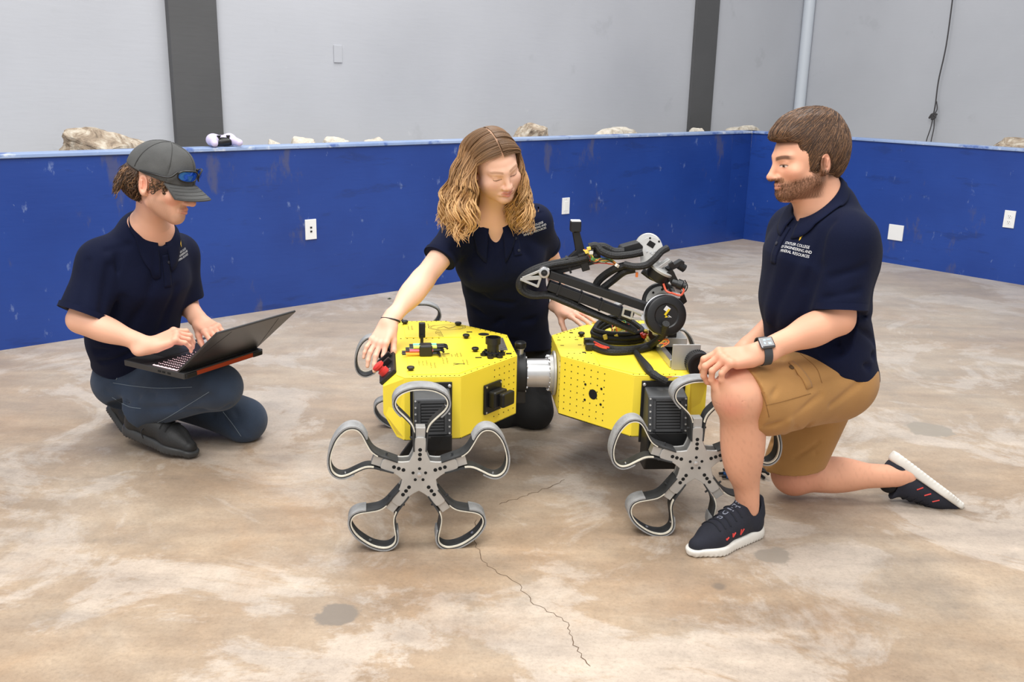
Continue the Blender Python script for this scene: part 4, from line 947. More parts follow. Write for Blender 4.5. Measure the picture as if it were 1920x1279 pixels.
# ================================================================== organic shapes: blended distance fields turned into one mesh
def f4(v): return np.array(v, np.float32)
def _len(v): return np.sqrt(np.einsum('ij,ij->i', v, v))
class Field:
    def __init__(s): s.ops = []
    def _add(s, fn, c, rad, k, mode): s.ops.append((fn, np.asarray(c, float), float(rad), float(k), mode)); return s
    def cone(s, a, b, ra, rb, k=.02, mode='add', side=None, asp=1.0, cut=None):
        """tapered capsule; side/asp flatten it; cut=(point, normal) removes the half space the normal points into"""
        a = np.array(a, float); b = np.array(b, float); ab = b - a; L2 = float(ab @ ab + 1e-12)
        if side is not None: side = np.array(side, float); side = side - ab * (side @ ab) / L2; side /= np.linalg.norm(side); side = f4(side)
        mid_ = (a + b) / 2; a = f4(a); ab = f4(ab)
        if cut is not None: cut = (f4(cut[0]), f4(cut[1]))
        def fn(p):
            q = p - a; t = np.clip(q @ ab / L2, 0, 1); q = q - t[:, None] * ab
            if side is not None: q = q + np.outer((q @ side) * (1 / asp - 1), side)
            d = _len(q) - (ra + (rb - ra) * t)
            if cut is not None: d = np.maximum(d, (p - cut[0]) @ cut[1])
            return d
        m = max(ra, rb) * max(1.0, asp)
        return s._add(fn, mid_, math.sqrt(L2) / 2 + m, k, mode)
    def ell(s, c, r, R=None, k=.02, mode='add'):
        c = f4(c); r = f4(r); R = f4(np.eye(3) if R is None else R)
        def fn(p):
            q = (p - c) @ R; k0 = _len(q / r); k1 = _len(q / (r * r)) + 1e-9; return k0 * (k0 - 1) / k1
        return s._add(fn, c, r.max(), k, mode)
    def box(s, c, h, R=None, rnd=.005, k=.01, mode='add'):
        c = f4(c); h = f4(np.array(h, float) - rnd); R = f4(np.eye(3) if R is None else R)
        def fn(p):
            q = np.abs((p - c) @ R) - h; return _len(np.maximum(q, 0)) + np.minimum(q.max(1), 0) - rnd
        return s._add(fn, c, np.linalg.norm(h) + rnd, k, mode)
    def half(s, p0, n, k=.004, mode='sub', c=None, rad=9.0):
        """removes the half space n points into (sub)"""
        p0 = f4(p0); n = np.array(n, float); n = f4(n / np.linalg.norm(n))
        return s._add(lambda p: -((p - p0) @ n), p0 if c is None else c, rad, k, mode)
    def fold(s, pts, w, amp):
        """a crease (amp>0) or ridge (amp<0) along a polyline"""
        pts = [f4(p) for p in pts]
        def fn(p):
            d = np.full(len(p), 1e3, p.dtype)
            for a, b in zip(pts[:-1], pts[1:]):
                ab = b - a; q = p - a; t = np.clip(q @ ab / (ab @ ab + 1e-12), 0, 1); d = np.minimum(d, _len(q - t[:, None] * ab))
            return amp * np.exp(-(d / w) ** 2)
        c = np.mean(pts, 0); return s._add(fn, c, max(np.linalg.norm(p - c) for p in pts) + 2.2 * w, 0, 'disp')
    def custom(s, c, rad, fn, k=.01, mode='sub'): return s._add(fn, c, rad, k, mode)
    def noise(s, c, rad, fn): return s._add(fn, c, rad, 0, 'disp')
    @staticmethod
    def comb(d, e, k, mode):
        if mode == 'disp': return d + e
        if mode == 'sub': d2 = -e; sg = -1.0
        elif mode == 'int': d2 = e; sg = -1.0
        else: d2 = e; sg = 1.0
        a, b = (d, d2) if sg > 0 else (-d, -d2)
        if k <= 1e-6: r = np.minimum(a, b)
        else:
            h = np.clip(.5 + .5 * (b - a) / k, 0, 1); r = b + (a - b) * h - k * h * (1 - h)
        return r * sg
    def val(s, p):
        p = f4(p); d = np.full(len(p), 5.0, np.float32)
        for fn, c, rad, k, mode in s.ops: d = s.comb(d, fn(p), k, mode)
        return d
    def mesh(s, h, zone=None, B=10):
        """surface nets on sparse blocks; zone(p)->bool keeps cells"""
        add = [o for o in s.ops if o[4] == 'add']
        lo = np.min([o[1] - o[2] for o in add], 0) - 3 * h; hi = np.max([o[1] + o[2] for o in add], 0) + 3 * h
        nb = np.ceil((hi - lo) / (B * h)).astype(int)
        gi = np.stack(np.meshgrid(*[np.arange(n) for n in nb], indexing='ij'), -1).reshape(-1, 3)
        cen = lo + (gi + .5) * B * h
        if zone is not None:
            m = zone(cen, B * h); gi = gi[m]; cen = cen[m]
        d = s.val(cen); R = B * h * .87
        m = np.abs(d) < R * 1.7 + .006; gi = gi[m]; cen = cen[m]
        ax = np.arange(B + 1); off = np.stack(np.meshgrid(ax, ax, ax, indexing='ij'), -1).reshape(-1, 3)
        n1 = B + 1; corner = np.array([[0, 0, 0], [1, 0, 0], [0, 1, 0], [1, 1, 0], [0, 0, 1], [1, 0, 1], [0, 1, 1], [1, 1, 1]])
        coff = corner[:, 0] * n1 * n1 + corner[:, 1] * n1 + corner[:, 2]
        ca = np.arange(B); cell = np.stack(np.meshgrid(ca, ca, ca, indexing='ij'), -1).reshape(-1, 3); cidx = cell[:, 0] * n1 * n1 + cell[:, 1] * n1 + cell[:, 2]
        E = [(a, b) for a in range(8) for b in range(a + 1, 8) if np.abs(corner[a] - corner[b]).sum() == 1]
        keys = []; verts = []; sgn = []; dims = (nb * B + 2).astype(np.int64)
        for c0 in range(0, len(gi), 400):
            g = gi[c0:c0 + 400]; pts = (lo + (g[:, None, :] * B + off[None]) * h).astype(np.float32); nbk = len(g); cc = cen[c0:c0 + 400]
            D = np.full((nbk, n1 ** 3), 5.0, np.float32)
            for fn, c, rad, k, mode in s.ops:
                sel = _len(cc - c) < rad * 1.12 + R + 2.0 * k + .02
                if not sel.any(): continue
                e = fn(pts[sel].reshape(-1, 3)); D[sel] = s.comb(D[sel].reshape(-1), e, k, mode).reshape(-1, n1 ** 3)
            neg = D < 0; cn = neg[:, cidx[:, None] + coff[None]].sum(2); act = (cn > 0) & (cn < 8)
            bi, ci = np.nonzero(act)
            if len(bi) == 0: continue
            vals = D[bi[:, None], cidx[ci][:, None] + coff[None]]
            acc = np.zeros((len(bi), 3)); cnt = np.zeros(len(bi))
            for a, b in E:
                va, vb = vals[:, a], vals[:, b]; x = (va < 0) != (vb < 0); t = np.where(x, va / np.where(x, va - vb, 1), 0)
                acc += np.where(x[:, None], corner[a] + t[:, None] * (corner[b] - corner[a]), 0); cnt += x
            gc = g[bi] * B + cell[ci]; verts.append(lo + (gc + acc / cnt[:, None]) * h)
            keys.append((gc[:, 0].astype(np.int64) * dims[1] + gc[:, 1]) * dims[2] + gc[:, 2])
            sgn.append(np.stack([vals[:, 0] < 0, vals[:, 1] < 0, vals[:, 2] < 0, vals[:, 4] < 0], 1))
        K = np.concatenate(keys); V = np.concatenate(verts); S = np.concatenate(sgn)
        K, u = np.unique(K, return_index=True); V = V[u]; S = S[u]
        st = np.array([dims[1] * dims[2], dims[2], 1]); quads = []
        for axis in range(3):
            x = S[:, 0] != S[:, axis + 1]; base = K[x]; o1, o2 = st[(axis + 1) % 3], st[(axis + 2) % 3]
            q = np.stack([base, base - o1, base - o1 - o2, base - o2], 1); ix = np.searchsorted(K, q); ix = np.clip(ix, 0, len(K) - 1)
            ok = (K[ix] == q).all(1); ix = ix[ok]; fl = S[x][ok][:, 0]
            ix[~fl] = ix[~fl][:, ::-1]; quads.append(ix)
        return V, np.concatenate(quads)
def sdf_obj(name, parts, material, parent, color=None, col_name='Col', origin=None, label=None):
    """parts: list of (V, Q) joined into one mesh object"""
    V = np.concatenate([p[0] for p in parts]); o = 0; Q = []
    for v, q in parts: Q.append(q + o); o += len(v)
    Q = np.concatenate(Q)
    used = np.zeros(len(V), bool); used[Q.ravel()] = True; rm = np.cumsum(used) - 1; V = V[used]; Q = rm[Q]
    if origin is None: origin = np.array([(V[:, 0].min() + V[:, 0].max()) / 2, (V[:, 1].min() + V[:, 1].max()) / 2, V[:, 2].min()])
    me = bpy.data.meshes.new(name); me.vertices.add(len(V)); me.vertices.foreach_set('co', (V - origin).ravel().astype(np.float32))
    me.loops.add(Q.size); me.loops.foreach_set('vertex_index', Q.ravel().astype(np.int32)); me.polygons.add(len(Q))
    me.polygons.foreach_set('loop_start', np.arange(0, Q.size, 4, dtype=np.int32)); me.update(calc_edges=True); me.validate()
    me.shade_smooth(); me.materials.append(material)
    if color is not None:
        at = me.color_attributes.new(col_name, 'FLOAT_COLOR', 'POINT'); C = np.ones((len(V), 4)); C[:, :3] = color(V); at.data.foreach_set('color', C.ravel())
    ob = bpy.data.objects.new(name, me); ob.location = Vector(origin - (world_origin(parent) if parent is not None else 0)); link(ob, parent)
    if label: ob['label'] = label
    return ob
def vnoise(p, s, seed=0):
    """cheap smooth pseudo-noise in -1..1"""
    r = np.random.default_rng(seed); o = np.zeros(len(p))
    for i in range(5):
        d = r.normal(size=3); d /= np.linalg.norm(d); o += np.sin((p @ d) * s * r.uniform(.7, 1.6) + r.uniform(0, 6.28))
    return o / 5 * 1.6
class Fr:
    """a local frame: columns of R are its x, y, z in the world"""
    def __init__(s, o, x=None, y=None, z=None, sc=1.0):
        s.o = np.array(o, float); s.sc = sc
        if x is not None and y is not None: x = np.array(x, float); x /= np.linalg.norm(x); y = np.array(y, float); y = y - x * (x @ y); y /= np.linalg.norm(y); z = np.cross(x, y)
        elif y is not None: y = np.array(y, float); y /= np.linalg.norm(y); z = np.array(z, float); z = z - y * (z @ y); z /= np.linalg.norm(z); x = np.cross(y, z)
        else: x = np.array(x, float); x /= np.linalg.norm(x); z = np.array(z, float); z = z - x * (z @ x); z /= np.linalg.norm(z); y = np.cross(z, x)
        s.R = np.stack([x, y, z], 1)
    def __call__(s, x, y, z): return s.o + s.R @ (np.array([x, y, z], float) * s.sc)
    def loc(s, p): return (p - s.o) @ s.R / s.sc
    def d(s, x, y, z): return s.R @ np.array([x, y, z], float)
def add_head(F, H, male=True, jaw=1.0, zl=1.0, nose=1.0, lips=1.0):
    """H: frame with y forward out of the face, z up, x to the person's left seen from the front... (x = y cross z)"""
    S = H.sc
    def zz(c): return (c[0], c[1], c[2] * (zl if c[2] < 0 else 1.0))
    def E(c, r, k=.02, mode='add', R=None): F.ell(H(*zz(c)), np.array(r) * S, H.R if R is None else H.R @ R, k * S, mode)
    def Cn(a, b, ra, rb, k=.02, mode='add'): F.cone(H(*zz(a)), H(*zz(b)), ra * S, rb * S, k * S, mode)
    E((0, -.020, .038), (.0735, .094, .080))
    E((0, .020, .0), (.064, .070, .088 * (1 + zl) / 2), .03)
    E((0, .034, -.062), (.046 * jaw, .047, .050), .03)
    for s in (-1, 1):
        Cn((s * .050 * jaw, -.002, -.062), (s * .014, .062, -.100), .021, .017, .03)
        E((s * .043, .054, -.026), (.024, .021, .019), .02)
        Cn((s * .012, .0805, .020), (s * .044, .066, .021), .0100, .0085, .016)
        E((s * .0325, .0985, -.003), (.0175, .0165, .0125), .012, 'sub')
        E((s * .0315, .0685, -.002), (.0132, .0132, .0122), .004)
        Cn((s * .020, .0785, .0065), (s * .043, .0725, .0065), .0042, .0038, .006)
        # ear
        t = .25
        Re = np.array([[math.cos(s * .5), math.sin(s * .5), 0], [-math.sin(s * .5), math.cos(s * .5), 0], [0, 0, 1]]) @ np.array([[1, 0, 0], [0, math.cos(t), -math.sin(t)], [0, math.sin(t), math.cos(t)]])
        E((s * .0765, -.025, -.008), (.0095, .0205, .0335), .008, 'add', Re)
        E((s * .0860, -.021, -.005), (.0080, .0125, .0215), .005, 'sub', Re)
        Cn((s * .0745, -.016, -.033), (s * .073, -.014, -.037), .0085, .0075, .006)
        Cn((s * .081, -.029, .004), (s * .081, -.025, -.016), .0035, .0035, .004)
        # nostril wing
        E((s * .0125, .083 + .0125 * nose, -.043), (.0085 * (.5 + .5 * nose), .0105, .0080 * (.5 + .5 * nose)), .008)
        E((s * .0065, .083 + .020 * nose, -.0495), (.0032, .005, .003), .003, 'sub')
    E((0, .066, -.103), (.020, .017, .0165), .02)
    Cn((0, .0830, .012), (0, .083 + .0265 * nose, -.036), .0075, .0095 * (.6 + .4 * nose), .013)
    E((0, .083 + .0255 * nose, -.0395), (.0105 * (.5 + .5 * nose), .0105, .0092 * (.6 + .4 * nose)), .008)
    # lips
    for s in (-1, 1):
        Cn((0, .0925 - .005 * (1 - lips), -.0655), (s * .024, .0800, -.0705), .0050 * lips, .0030 * lips, .008)
        Cn((0, .0915 - .006 * (1 - lips), -.0775), (s * .022, .0805, -.0725), .0062 * lips, .0032 * lips, .008)
        F.fold([H(0, .0975, -.0712 * zl), H(s * .012, .0935, -.0715 * zl), H(s * .024, .0815, -.0705 * zl)], .0030 * S, .0026)
    F.fold([H(-.012, .089, -.088 * zl), H(.012, .089, -.088 * zl)], .006 * S, .0022)
def add_hand(F, W, side, fingers, thumb, sc=1.0, palm_k=.012):
    """W: frame at the wrist, x towards the fingers, z out of the back of the hand; side=+1 puts the thumb on +y.
    fingers: four (mcp, pip, dip, spread) in degrees from index to little; thumb: (out, down, bend1, bend2)"""
    S = sc
    def L(x, y, z): return W(x * S, side * y * S, z * S)
    # palm
    F.cone(L(-.03, 0, 0), L(.012, 0, 0), .0285 * S, .0270 * S, .02, side=W.d(0, 0, 1), asp=.76)
    base = [(.090, .030), (.0935, .0095), (.089, -.0105), (.080, -.029)]
    rad = [.0096, .0099, .0093, .0083]; lens = [(.043, .026, .021), (.047, .030, .022), (.043, .028, .021), (.034, .020, .018)]
    for (bx, by), r in zip(base, rad):
        F.cone(L(.010, by * .62, -.001), L(bx, by, .001), .0150 * S, (r + .0022) * S, palm_k, side=W.d(0, 0, 1), asp=.9)
    F.cone(L(.02, .018, -.008), L(.055, .026, -.010), .015 * S, .011 * S, .014)
    F.cone(L(.02, -.020, -.008), L(.062, -.026, -.008), .013 * S, .010 * S, .014)
    tips = []
    for i, (mcp, pip, dip, spr) in enumerate(fingers):
        bx, by = base[i]; p = np.array([bx, by, .001]); a = 0.0; sp = math.radians(spr)
        F.ell(L(bx, by, .004), (.0095 * S,) * 3, None, .008)
        for j, (ln, ang) in enumerate(zip(lens[i], (mcp, pip, dip))):
            a += math.radians(ang); d = np.array([math.cos(a) * math.cos(sp), math.sin(sp) * math.cos(a), -math.sin(a)]); q = p + d * ln
            r0 = rad[i] * (1 - .10 * j); r1 = rad[i] * (1 - .10 * (j + 1))
            F.cone(L(*p), L(*q), r0 * S, r1 * S, .0045 if j else .006)
            p = q
        tips.append(L(*p))
    out, down, b1, b2 = [math.radians(v) for v in thumb]
    p = np.array([.018, .020, -.010]); a = out
    for j, (ln, r0, r1) in enumerate(((.046, .0150, .0115), (.033, .0112, .0104), (.027, .0104, .0080))):
        dn = down + (0, b1, b1 + b2)[j] * .5; aa = a - (0, b1, b1 + b2)[j]
        d = np.array([math.cos(aa) * math.cos(dn), math.sin(aa) * math.cos(dn), -math.sin(dn)]); q = p + d * ln
        F.cone(L(*p), L(*q), r0 * S, r1 * S, .012 if j == 0 else .005); p = q
    tips.append(L(*p)); return tips
def strands(paths, radii, colors, sides=4):
    """paths: (N, M, 3); returns V, Q, per-vertex colour; tapered tubes"""
    N, Mx, _ = paths.shape
    T = np.gradient(paths, axis=1); T /= np.linalg.norm(T, axis=2, keepdims=True) + 1e-9
    up = np.where(np.abs(T[:, :1, 2:3]) < .9, np.array([0, 0, 1.0]), np.array([1.0, 0, 0])); up = np.broadcast_to(up, T.shape)
    U = np.cross(T, up); U /= np.linalg.norm(U, axis=2, keepdims=True) + 1e-9; W_ = np.cross(T, U)
    ring = []
    for k in range(sides):
        a = 2 * PI * k / sides; ring.append(paths + radii[..., None] * (math.cos(a) * U + math.sin(a) * W_))
    V = np.stack(ring, 2).reshape(-1, 3)
    idx = np.arange(N * Mx * sides).reshape(N, Mx, sides); a = idx[:, :-1]; b = idx[:, 1:]
    Q = np.stack([a, np.roll(a, -1, 2), np.roll(b, -1, 2), b], -1).reshape(-1, 4)
    C = np.repeat(colors.reshape(N * Mx, 3), sides, 0) if colors.ndim == 3 else np.repeat(colors, Mx * sides, 0)
    return V, Q, C
def fixed_color(C): return lambda V: C
def smst(a, b, x): t = np.clip((x - a) / (b - a + 1e-12), 0, 1); return t * t * (3 - 2 * t)
def ball(l, c, r): return np.clip(1.35 - _len((l - np.array(c)) / np.array(r)), 0, 1) / .35 if False else 1 - smst(.75, 1.15, _len((l - np.array(c)) / np.array(r)))
def mixc(c, col, w): return c * (1 - w[:, None]) + np.array(lin(col)) * w[:, None]
def face_color(l, c, brow=(84, 58, 40), browamt=.8, lip=(196, 106, 98), lipamt=.75, eye_open=.5, iris=(92, 84, 70), beard=None, beardcol=(76, 52, 36), redness=.25, blush=(214, 112, 92), hairline=None, zl=1.0, browz=.0225, browh=1.0):
    l = l.copy(); l[:, 2] = np.where(l[:, 2] < 0, l[:, 2] / zl, l[:, 2])
    """colours of a face in head coordinates l (N,3)"""
    near = (_len(l) < .2)
    for s in (-1, 1):
        c = mixc(c, blush, ball(l, (s * .044, .060, -.034), (.026, .03, .024)) * redness)
        c = mixc(c, blush, ball(l, (s * .080, -.025, -.006), (.012, .02, .03)) * redness * 1.1)
    c = mixc(c, blush, ball(l, (0, .110, -.040), (.016, .016, .014)) * redness)
    w = np.maximum(ball(l, (0, .094, -.066), (.0260, .018, .0048)), ball(l, (0, .092, -.0775), (.0240, .018, .0064))); c = mixc(c, lip, w * lipamt)
    c = mixc(c, (128, 64, 58), ball(l, (0, .092, -.0713), (.0265, .02, .0014)) * .6)
    for s in (-1, 1):
        bx = s * l[:, 0]; arch = browz + .0045 * np.sin(np.clip((bx - .012) / .044, 0, 1) * PI * .85)
        w = smst(.008, .016, bx) * (1 - smst(.050, .060, bx)) * (1 - smst(.0028 * browh, .0058 * browh, np.abs(l[:, 2] - arch))) * (l[:, 1] > .04); c = mixc(c, brow, w * browamt)
        ez = -.003; hw = .0150
        u = (bx - .0315) / hw; lidtop = ez + .0055 * np.sqrt(np.clip(1 - u * u, 0, 1)) * (2 * eye_open - 1 if eye_open < .5 else eye_open * 1.1) ; lidbot = ez - .0052 * np.sqrt(np.clip(1 - u * u, 0, 1))
        infr = (np.abs(u) < 1) & (l[:, 1] > .045)
        if eye_open > .02:
            op = infr & (l[:, 2] < lidtop) & (l[:, 2] > lidbot); c = mixc(c, (214, 202, 192), op * .85)
            ir = op & (np.abs(bx - .0325) < .0058); c = mixc(c, iris, ir * .95); c = mixc(c, (24, 18, 16), (op & (np.abs(bx - .0325) < .0028)) * .9)
        w = infr * (1 - smst(.0008, .0026, np.abs(l[:, 2] - lidtop))); c = mixc(c, (58, 40, 32), w * .85)
        c = mixc(c, blush, ball(l, (s * .0315, .078, -.012), (.016, .014, .006)) * .08)
    if beard is not None:
        c = mixc(c, beardcol, beard(l) * near)
    if hairline is not None: c = mixc(c, hairline[0], hairline[1](l) * near)
    return c
M_skin = mat('fair_skin', (228, 172, 145), .48, attr='Col', sss=.06, bump=.08, bscale=420, spec=.35)
M_hair = mat('hair_strands', (90, 60, 40), .5, attr='Col', spec=.4)
M_navy = mat('navy_pique_polo', (15, 21, 46), .88, var=.18, vscale=3, bump=.35, bscale=700, sheen=.02, spec=.15)
def finish_body(name, F, parent, color, fine, h=.0048, hf=.0022):
    """one body mesh: small cells round the head and hands (spheres), larger ones elsewhere"""
    def near(c, r_add):
        m = np.zeros(len(c), bool)
        for o, r in fine: m |= _len(c - np.array(o)) < r + r_add
        return m
    A = F.mesh(hf, lambda c, bs: near(c, .020)); V, Q = F.mesh(h, lambda c, bs: ~near(c, -.046))
    m = near(V, .004); p = V[m]; v = F.val(p); g = np.stack([F.val(p + np.eye(3)[i] * .002) - v for i in range(3)], 1); g /= _len(g)[:, None] + 1e-9; V[m] = p - g * .0015
    return sdf_obj(name, [A, (V, Q)], M_skin, parent, color)
# ================================================================== clothing helpers
def nz(v): v = np.array(v, float); return v / np.linalg.norm(v)
def bvh_of(VQ): return BVHTree.FromPolygons([tuple(p) for p in VQ[0]], [tuple(q) for q in VQ[1]])
def cam_hit(bvh, px, py):
    d = nz(P(px, py, 2.0) - _C); h = bvh.ray_cast(Vector(_C), Vector(d)); return np.array(h[0]), np.array(h[1])
def lay(bvh, p, n, off, reach=.08):
    h = bvh.ray_cast(Vector(p + n * reach), Vector(-n), reach * 2)
    return (np.array(h[0]) if h[0] is not None else p) + n * off
def drape(name, bvh, c0, n, up, quads2d, material, parent, off=.0012, smooth=False, thick=0.0):
    """flat shapes (V2 list of (u, v), faces) laid on a surface"""
    right = np.cross(up, n); right /= np.linalg.norm(right); upo = np.cross(n, right)
    V2, Fc = quads2d; V = [lay(bvh, c0 + right * u + upo * v, n, off) for u, v in V2]
    mb = MB(); mb.add(V, Fc)
    if thick:
        k = len(V); mb = MB(); V0 = [p - n * thick for p in V]
        ed = {}
        for f in Fc:
            for a, b in zip(f, f[1:] + f[:1]): ed[(a, b)] = 1
        side = [(a, b, b + k, a + k) for (a, b) in ed if (b, a) not in ed]
        mb.add(V0 + V, [tuple(i + k for i in f) for f in Fc] + [tuple(f[::-1]) for f in Fc] + side)
    return obj(name, mb, material, parent, smooth=smooth, angle=180)
def gridquad(u0, u1, v0, v1, nu, nv):
    V = [(u0 + (u1 - u0) * i / nu, v0 + (v1 - v0) * j / nv) for j in range(nv + 1) for i in range(nu + 1)]
    return V, [(j * (nu + 1) + i, j * (nu + 1) + i + 1, (j + 1) * (nu + 1) + i + 1, (j + 1) * (nu + 1) + i) for j in range(nv) for i in range(nu)]
M_logo_w = mat('white_embroidery', (228, 228, 230), .8); M_logo_y = mat('gold_embroidery', (236, 190, 60), .8)
M_button = mat('dark_button', (38, 40, 52), .35)
def chest_logo(bvh, px, py, up, parent, size=.0115):
    c0, n = cam_hit(bvh, px, py)
    for i, line in enumerate(('STATLER COLLEGE', 'OF ENGINEERING AND', 'MINERAL RESOURCES')):
        V, Fc = text_mesh(line, size)
        drape('embroidered_lettering', bvh, c0, n, up, ([(v[0] * .86, v[1] - .006 - i * size * 1.05) for v in V], Fc), M_logo_w, parent, off=.0016)
    k = size * 1.0
    wv = [(-1.1, 2.2), (-.45, 2.2), (-.1, 1.2), (.25, 1.75), (.5, 1.75), (.55, 1.35), (1.25, 2.1), (.75, .95), (.45, .55), (.55, .15), (.15, -.5), (-.05, .35), (-.35, .95)]
    V = [(a * k * .8, b * k * .9 + .012) for a, b in wv]
    drape('embroidered_emblem', bvh, c0, n, up, (V, [tuple(range(len(V)))]), M_logo_y, parent, off=.0016)
def march(F, p, d, lim=.0008, n=60):
    """move points p along d (both (N,3)) until they meet the surface"""
    p = np.array(p, float); d = np.broadcast_to(np.array(d, float), p.shape); live = np.ones(len(p), bool)
    for _ in range(n):
        v = F.val(p[live]); ix = np.nonzero(live)[0]; hit = v < lim; live[ix[hit]] = False; ix = ix[~hit]
        if len(ix) == 0: break
        p[ix] = p[ix] + d[ix] * np.maximum(v[~hit] * .7, .0007)[:, None]
    return p
def add_folds(F, rows, Y0, wk=1.0, ak=1.0):
    """creases given by the line of sight of their end points"""
    A = np.array([P(*r[0], Y0) for r in rows] + [P(*r[1], Y0) for r in rows]); D = A - _C; D /= np.linalg.norm(D, axis=1)[:, None]
    Q = march(F, A, D); k = len(rows)
    for i, r in enumerate(rows): F.fold([Q[i], (Q[i] + Q[i + k]) / 2, Q[i + k]], r[2] * wk, r[3] * ak)
def collar(F, N, rn, parent, front_drop=.045, h_back=.042, h_front=.004, spread=.055, gap=20, asp=1.0, flare=.034, material=None):
    """fold-over polo collar round the neck frame N (z up the neck, y to the front)"""
    rows = 9; cols = 56; B_, FO, DD, OUT, AX = [], [], [], [], []
    for j in range(cols + 1):
        th = math.radians(-180 + gap + (360 - 2 * gap) * j / cols)          # 0 = nape
        f = (1 - math.cos(th)) / 2                                            # 0 nape .. 1 front
        top = h_back + (h_front - h_back) * f ** 1.3
        d = np.array([math.sin(th) * 1.0, -math.cos(th) * asp, 0])
        B_.append(N(*(d * (rn + .004) + np.array([0, 0, top - .035])))); FO.append(N(*(d * (rn + .007) + np.array([0, 0, top])))); DD.append(N.d(*d))
        wid = flare + (spread - flare) * smst(.55, 1.0, np.array([f]))[0]
        OUT.append(N(*(d * (rn + .006) + nz(d) * (wid * .80) + np.array([0, 0, top + .02]))))
        AX.append(nz(np.array([0, 0, -.85]) - N.R[:, 2] * .35 - N.d(*nz(d)) * .15))
    B_, FO, DD, OUT, AX = map(np.array, (B_, FO, DD, OUT, AX))
    Pm = march(F, OUT, AX, .007, 50); mid = (FO + Pm) / 2; g = F.val(mid); o_ = mid - N.o; o_ /= np.linalg.norm(o_, axis=1)[:, None]
    mid = mid + (o_ * .4 - AX) * np.maximum(0, .008 - g)[:, None]
    V = np.stack([B_, (B_ + FO) / 2 + DD * .001, FO - DD * .002, FO + np.array([0, 0, .002]), FO + DD * .004, FO + (mid - FO) * .55 + DD * .003, mid + DD * .002, mid + (Pm - mid) * .6, Pm], 1)
    mb = MB()
    fs = [(j * rows + i, (j + 1) * rows + i, (j + 1) * rows + i + 1, j * rows + i + 1) for j in range(cols) for i in range(rows - 1)]
    mb.add(list(V.reshape(-1, 3)), fs)
    o = obj('collar', mb, material or M_navy, parent, smooth=True, angle=180)
    so = o.modifiers.new('thickness', 'SOLIDIFY'); so.thickness = .0035; so.offset = 0
    return o
def cuff_rim(name, c, axis, r, side, asp, material, parent, w=.018, t=.0035, n=40, wob=0.0):
    """a band round a sleeve or trouser opening"""
    axis = nz(axis); side = nz(np.array(side) - axis * (np.array(side) @ axis)); oth = np.cross(axis, side); mb = MB(); vs = []
    for a_, rr in ((0, r), (-w, r + .0015), (-w, r + t), (0.001, r + t)):
        for i in range(n):
            th = 2 * PI * i / n; vs.append(np.array(c) + axis * a_ + (side * math.cos(th) * asp + oth * math.sin(th)) * (rr + wob * math.sin(3 * th)))
    fs = []
    for k in range(4):
        for i in range(n): fs.append((k * n + i, k * n + (i + 1) % n, ((k + 1) % 4) * n + (i + 1) % n, ((k + 1) % 4) * n + i))
    mb.add(vs, fs); return obj(name, mb, material, parent, smooth=True)
def shoe(parent, o, fwd, up, L, mats, name='shoe', detail=None, ankle_up=.105):
    """o: heel point on the sole plane; returns the upper object. mats = (upper, sole, lining)"""
    Sx = Fr(o, x=fwd, z=up); s = L / .29
    def q(x, y, z): return Sx(x * s, y * s, z * s)
    F = Field()
    F.cone(q(.040, 0, .045), q(.042, 0, .088), .036 * s, .034 * s, .02)
    F.cone(q(.050, 0, .050), q(.115, 0, .060), .040 * s, .040 * s, .02)
    F.cone(q(.115, 0, .062), q(.195, .004, .036), .040 * s, .040 * s, .03)
    F.cone(q(.195, .004, .034), q(.255, .002, .026), .040 * s, .024 * s, .03)
    F.cone(q(.095, 0, .085), q(.078, 0, ankle_up + .018), .022 * s, .017 * s, .015, side=Sx.d(0, 1, 0), asp=1.35)
    F.cone(q(.020, 0, .080), q(.012, 0, ankle_up + .012), .016 * s, .009 * s, .015, side=Sx.d(0, 1, 0), asp=1.8)
    F.cone(q(.052, 0, .082), q(.050, 0, .20), .0315 * s, .036 * s, .006, 'sub')
    F.half(q(0, 0, .016), -Sx.d(0, 0, 1), .003)
    up_ = sdf_obj(name, [F.mesh(.0034)], mats[0], parent)
    G = Field()
    G.cone(q(.036, 0, .016), q(.195, .005, .014), .041 * s, .0490 * s, .01)
    G.cone(q(.195, .005, .014), q(.258, .002, .018), .0490 * s, .0300 * s, .02)
    G.half(q(0, 0, .0), -Sx.d(0, 0, 1), .004); G.half(q(.02, 0, .036), Sx.d(.055, 0, 1), .006)
    G.noise(q(.14, 0, 0), .2 * s, lambda p: .0012 * np.sin(Sx.loc(p)[:, 0] / s * 500) * (Sx.loc(p)[:, 2] < .008))
    sole = sdf_obj('sole', [G.mesh(.0034)], mats[1], up_)
    H_ = Field(); H_.cone(q(.050, 0, .07), q(.052, 0, ankle_up - .006), .030 * s, .031 * s, .01); sdf_obj('sock', [H_.mesh(.004)], mats[2], up_)
    return up_, F, Sx, s
def lace(F, Sx, s, x, wid, r, material, parent, name='lace'):
    pts = march(F, np.array([Sx(x * s, t * wid * s, .16 * s) for t in np.linspace(-1, 1, 12)]), -Sx.R[:, 2], .0015)
    return obj(name, MB().tube(smooth_path(pts, 22), r, 6), material, parent, smooth=True)
def edge_on(F, p, d): return march(F, p[None], d)[0]
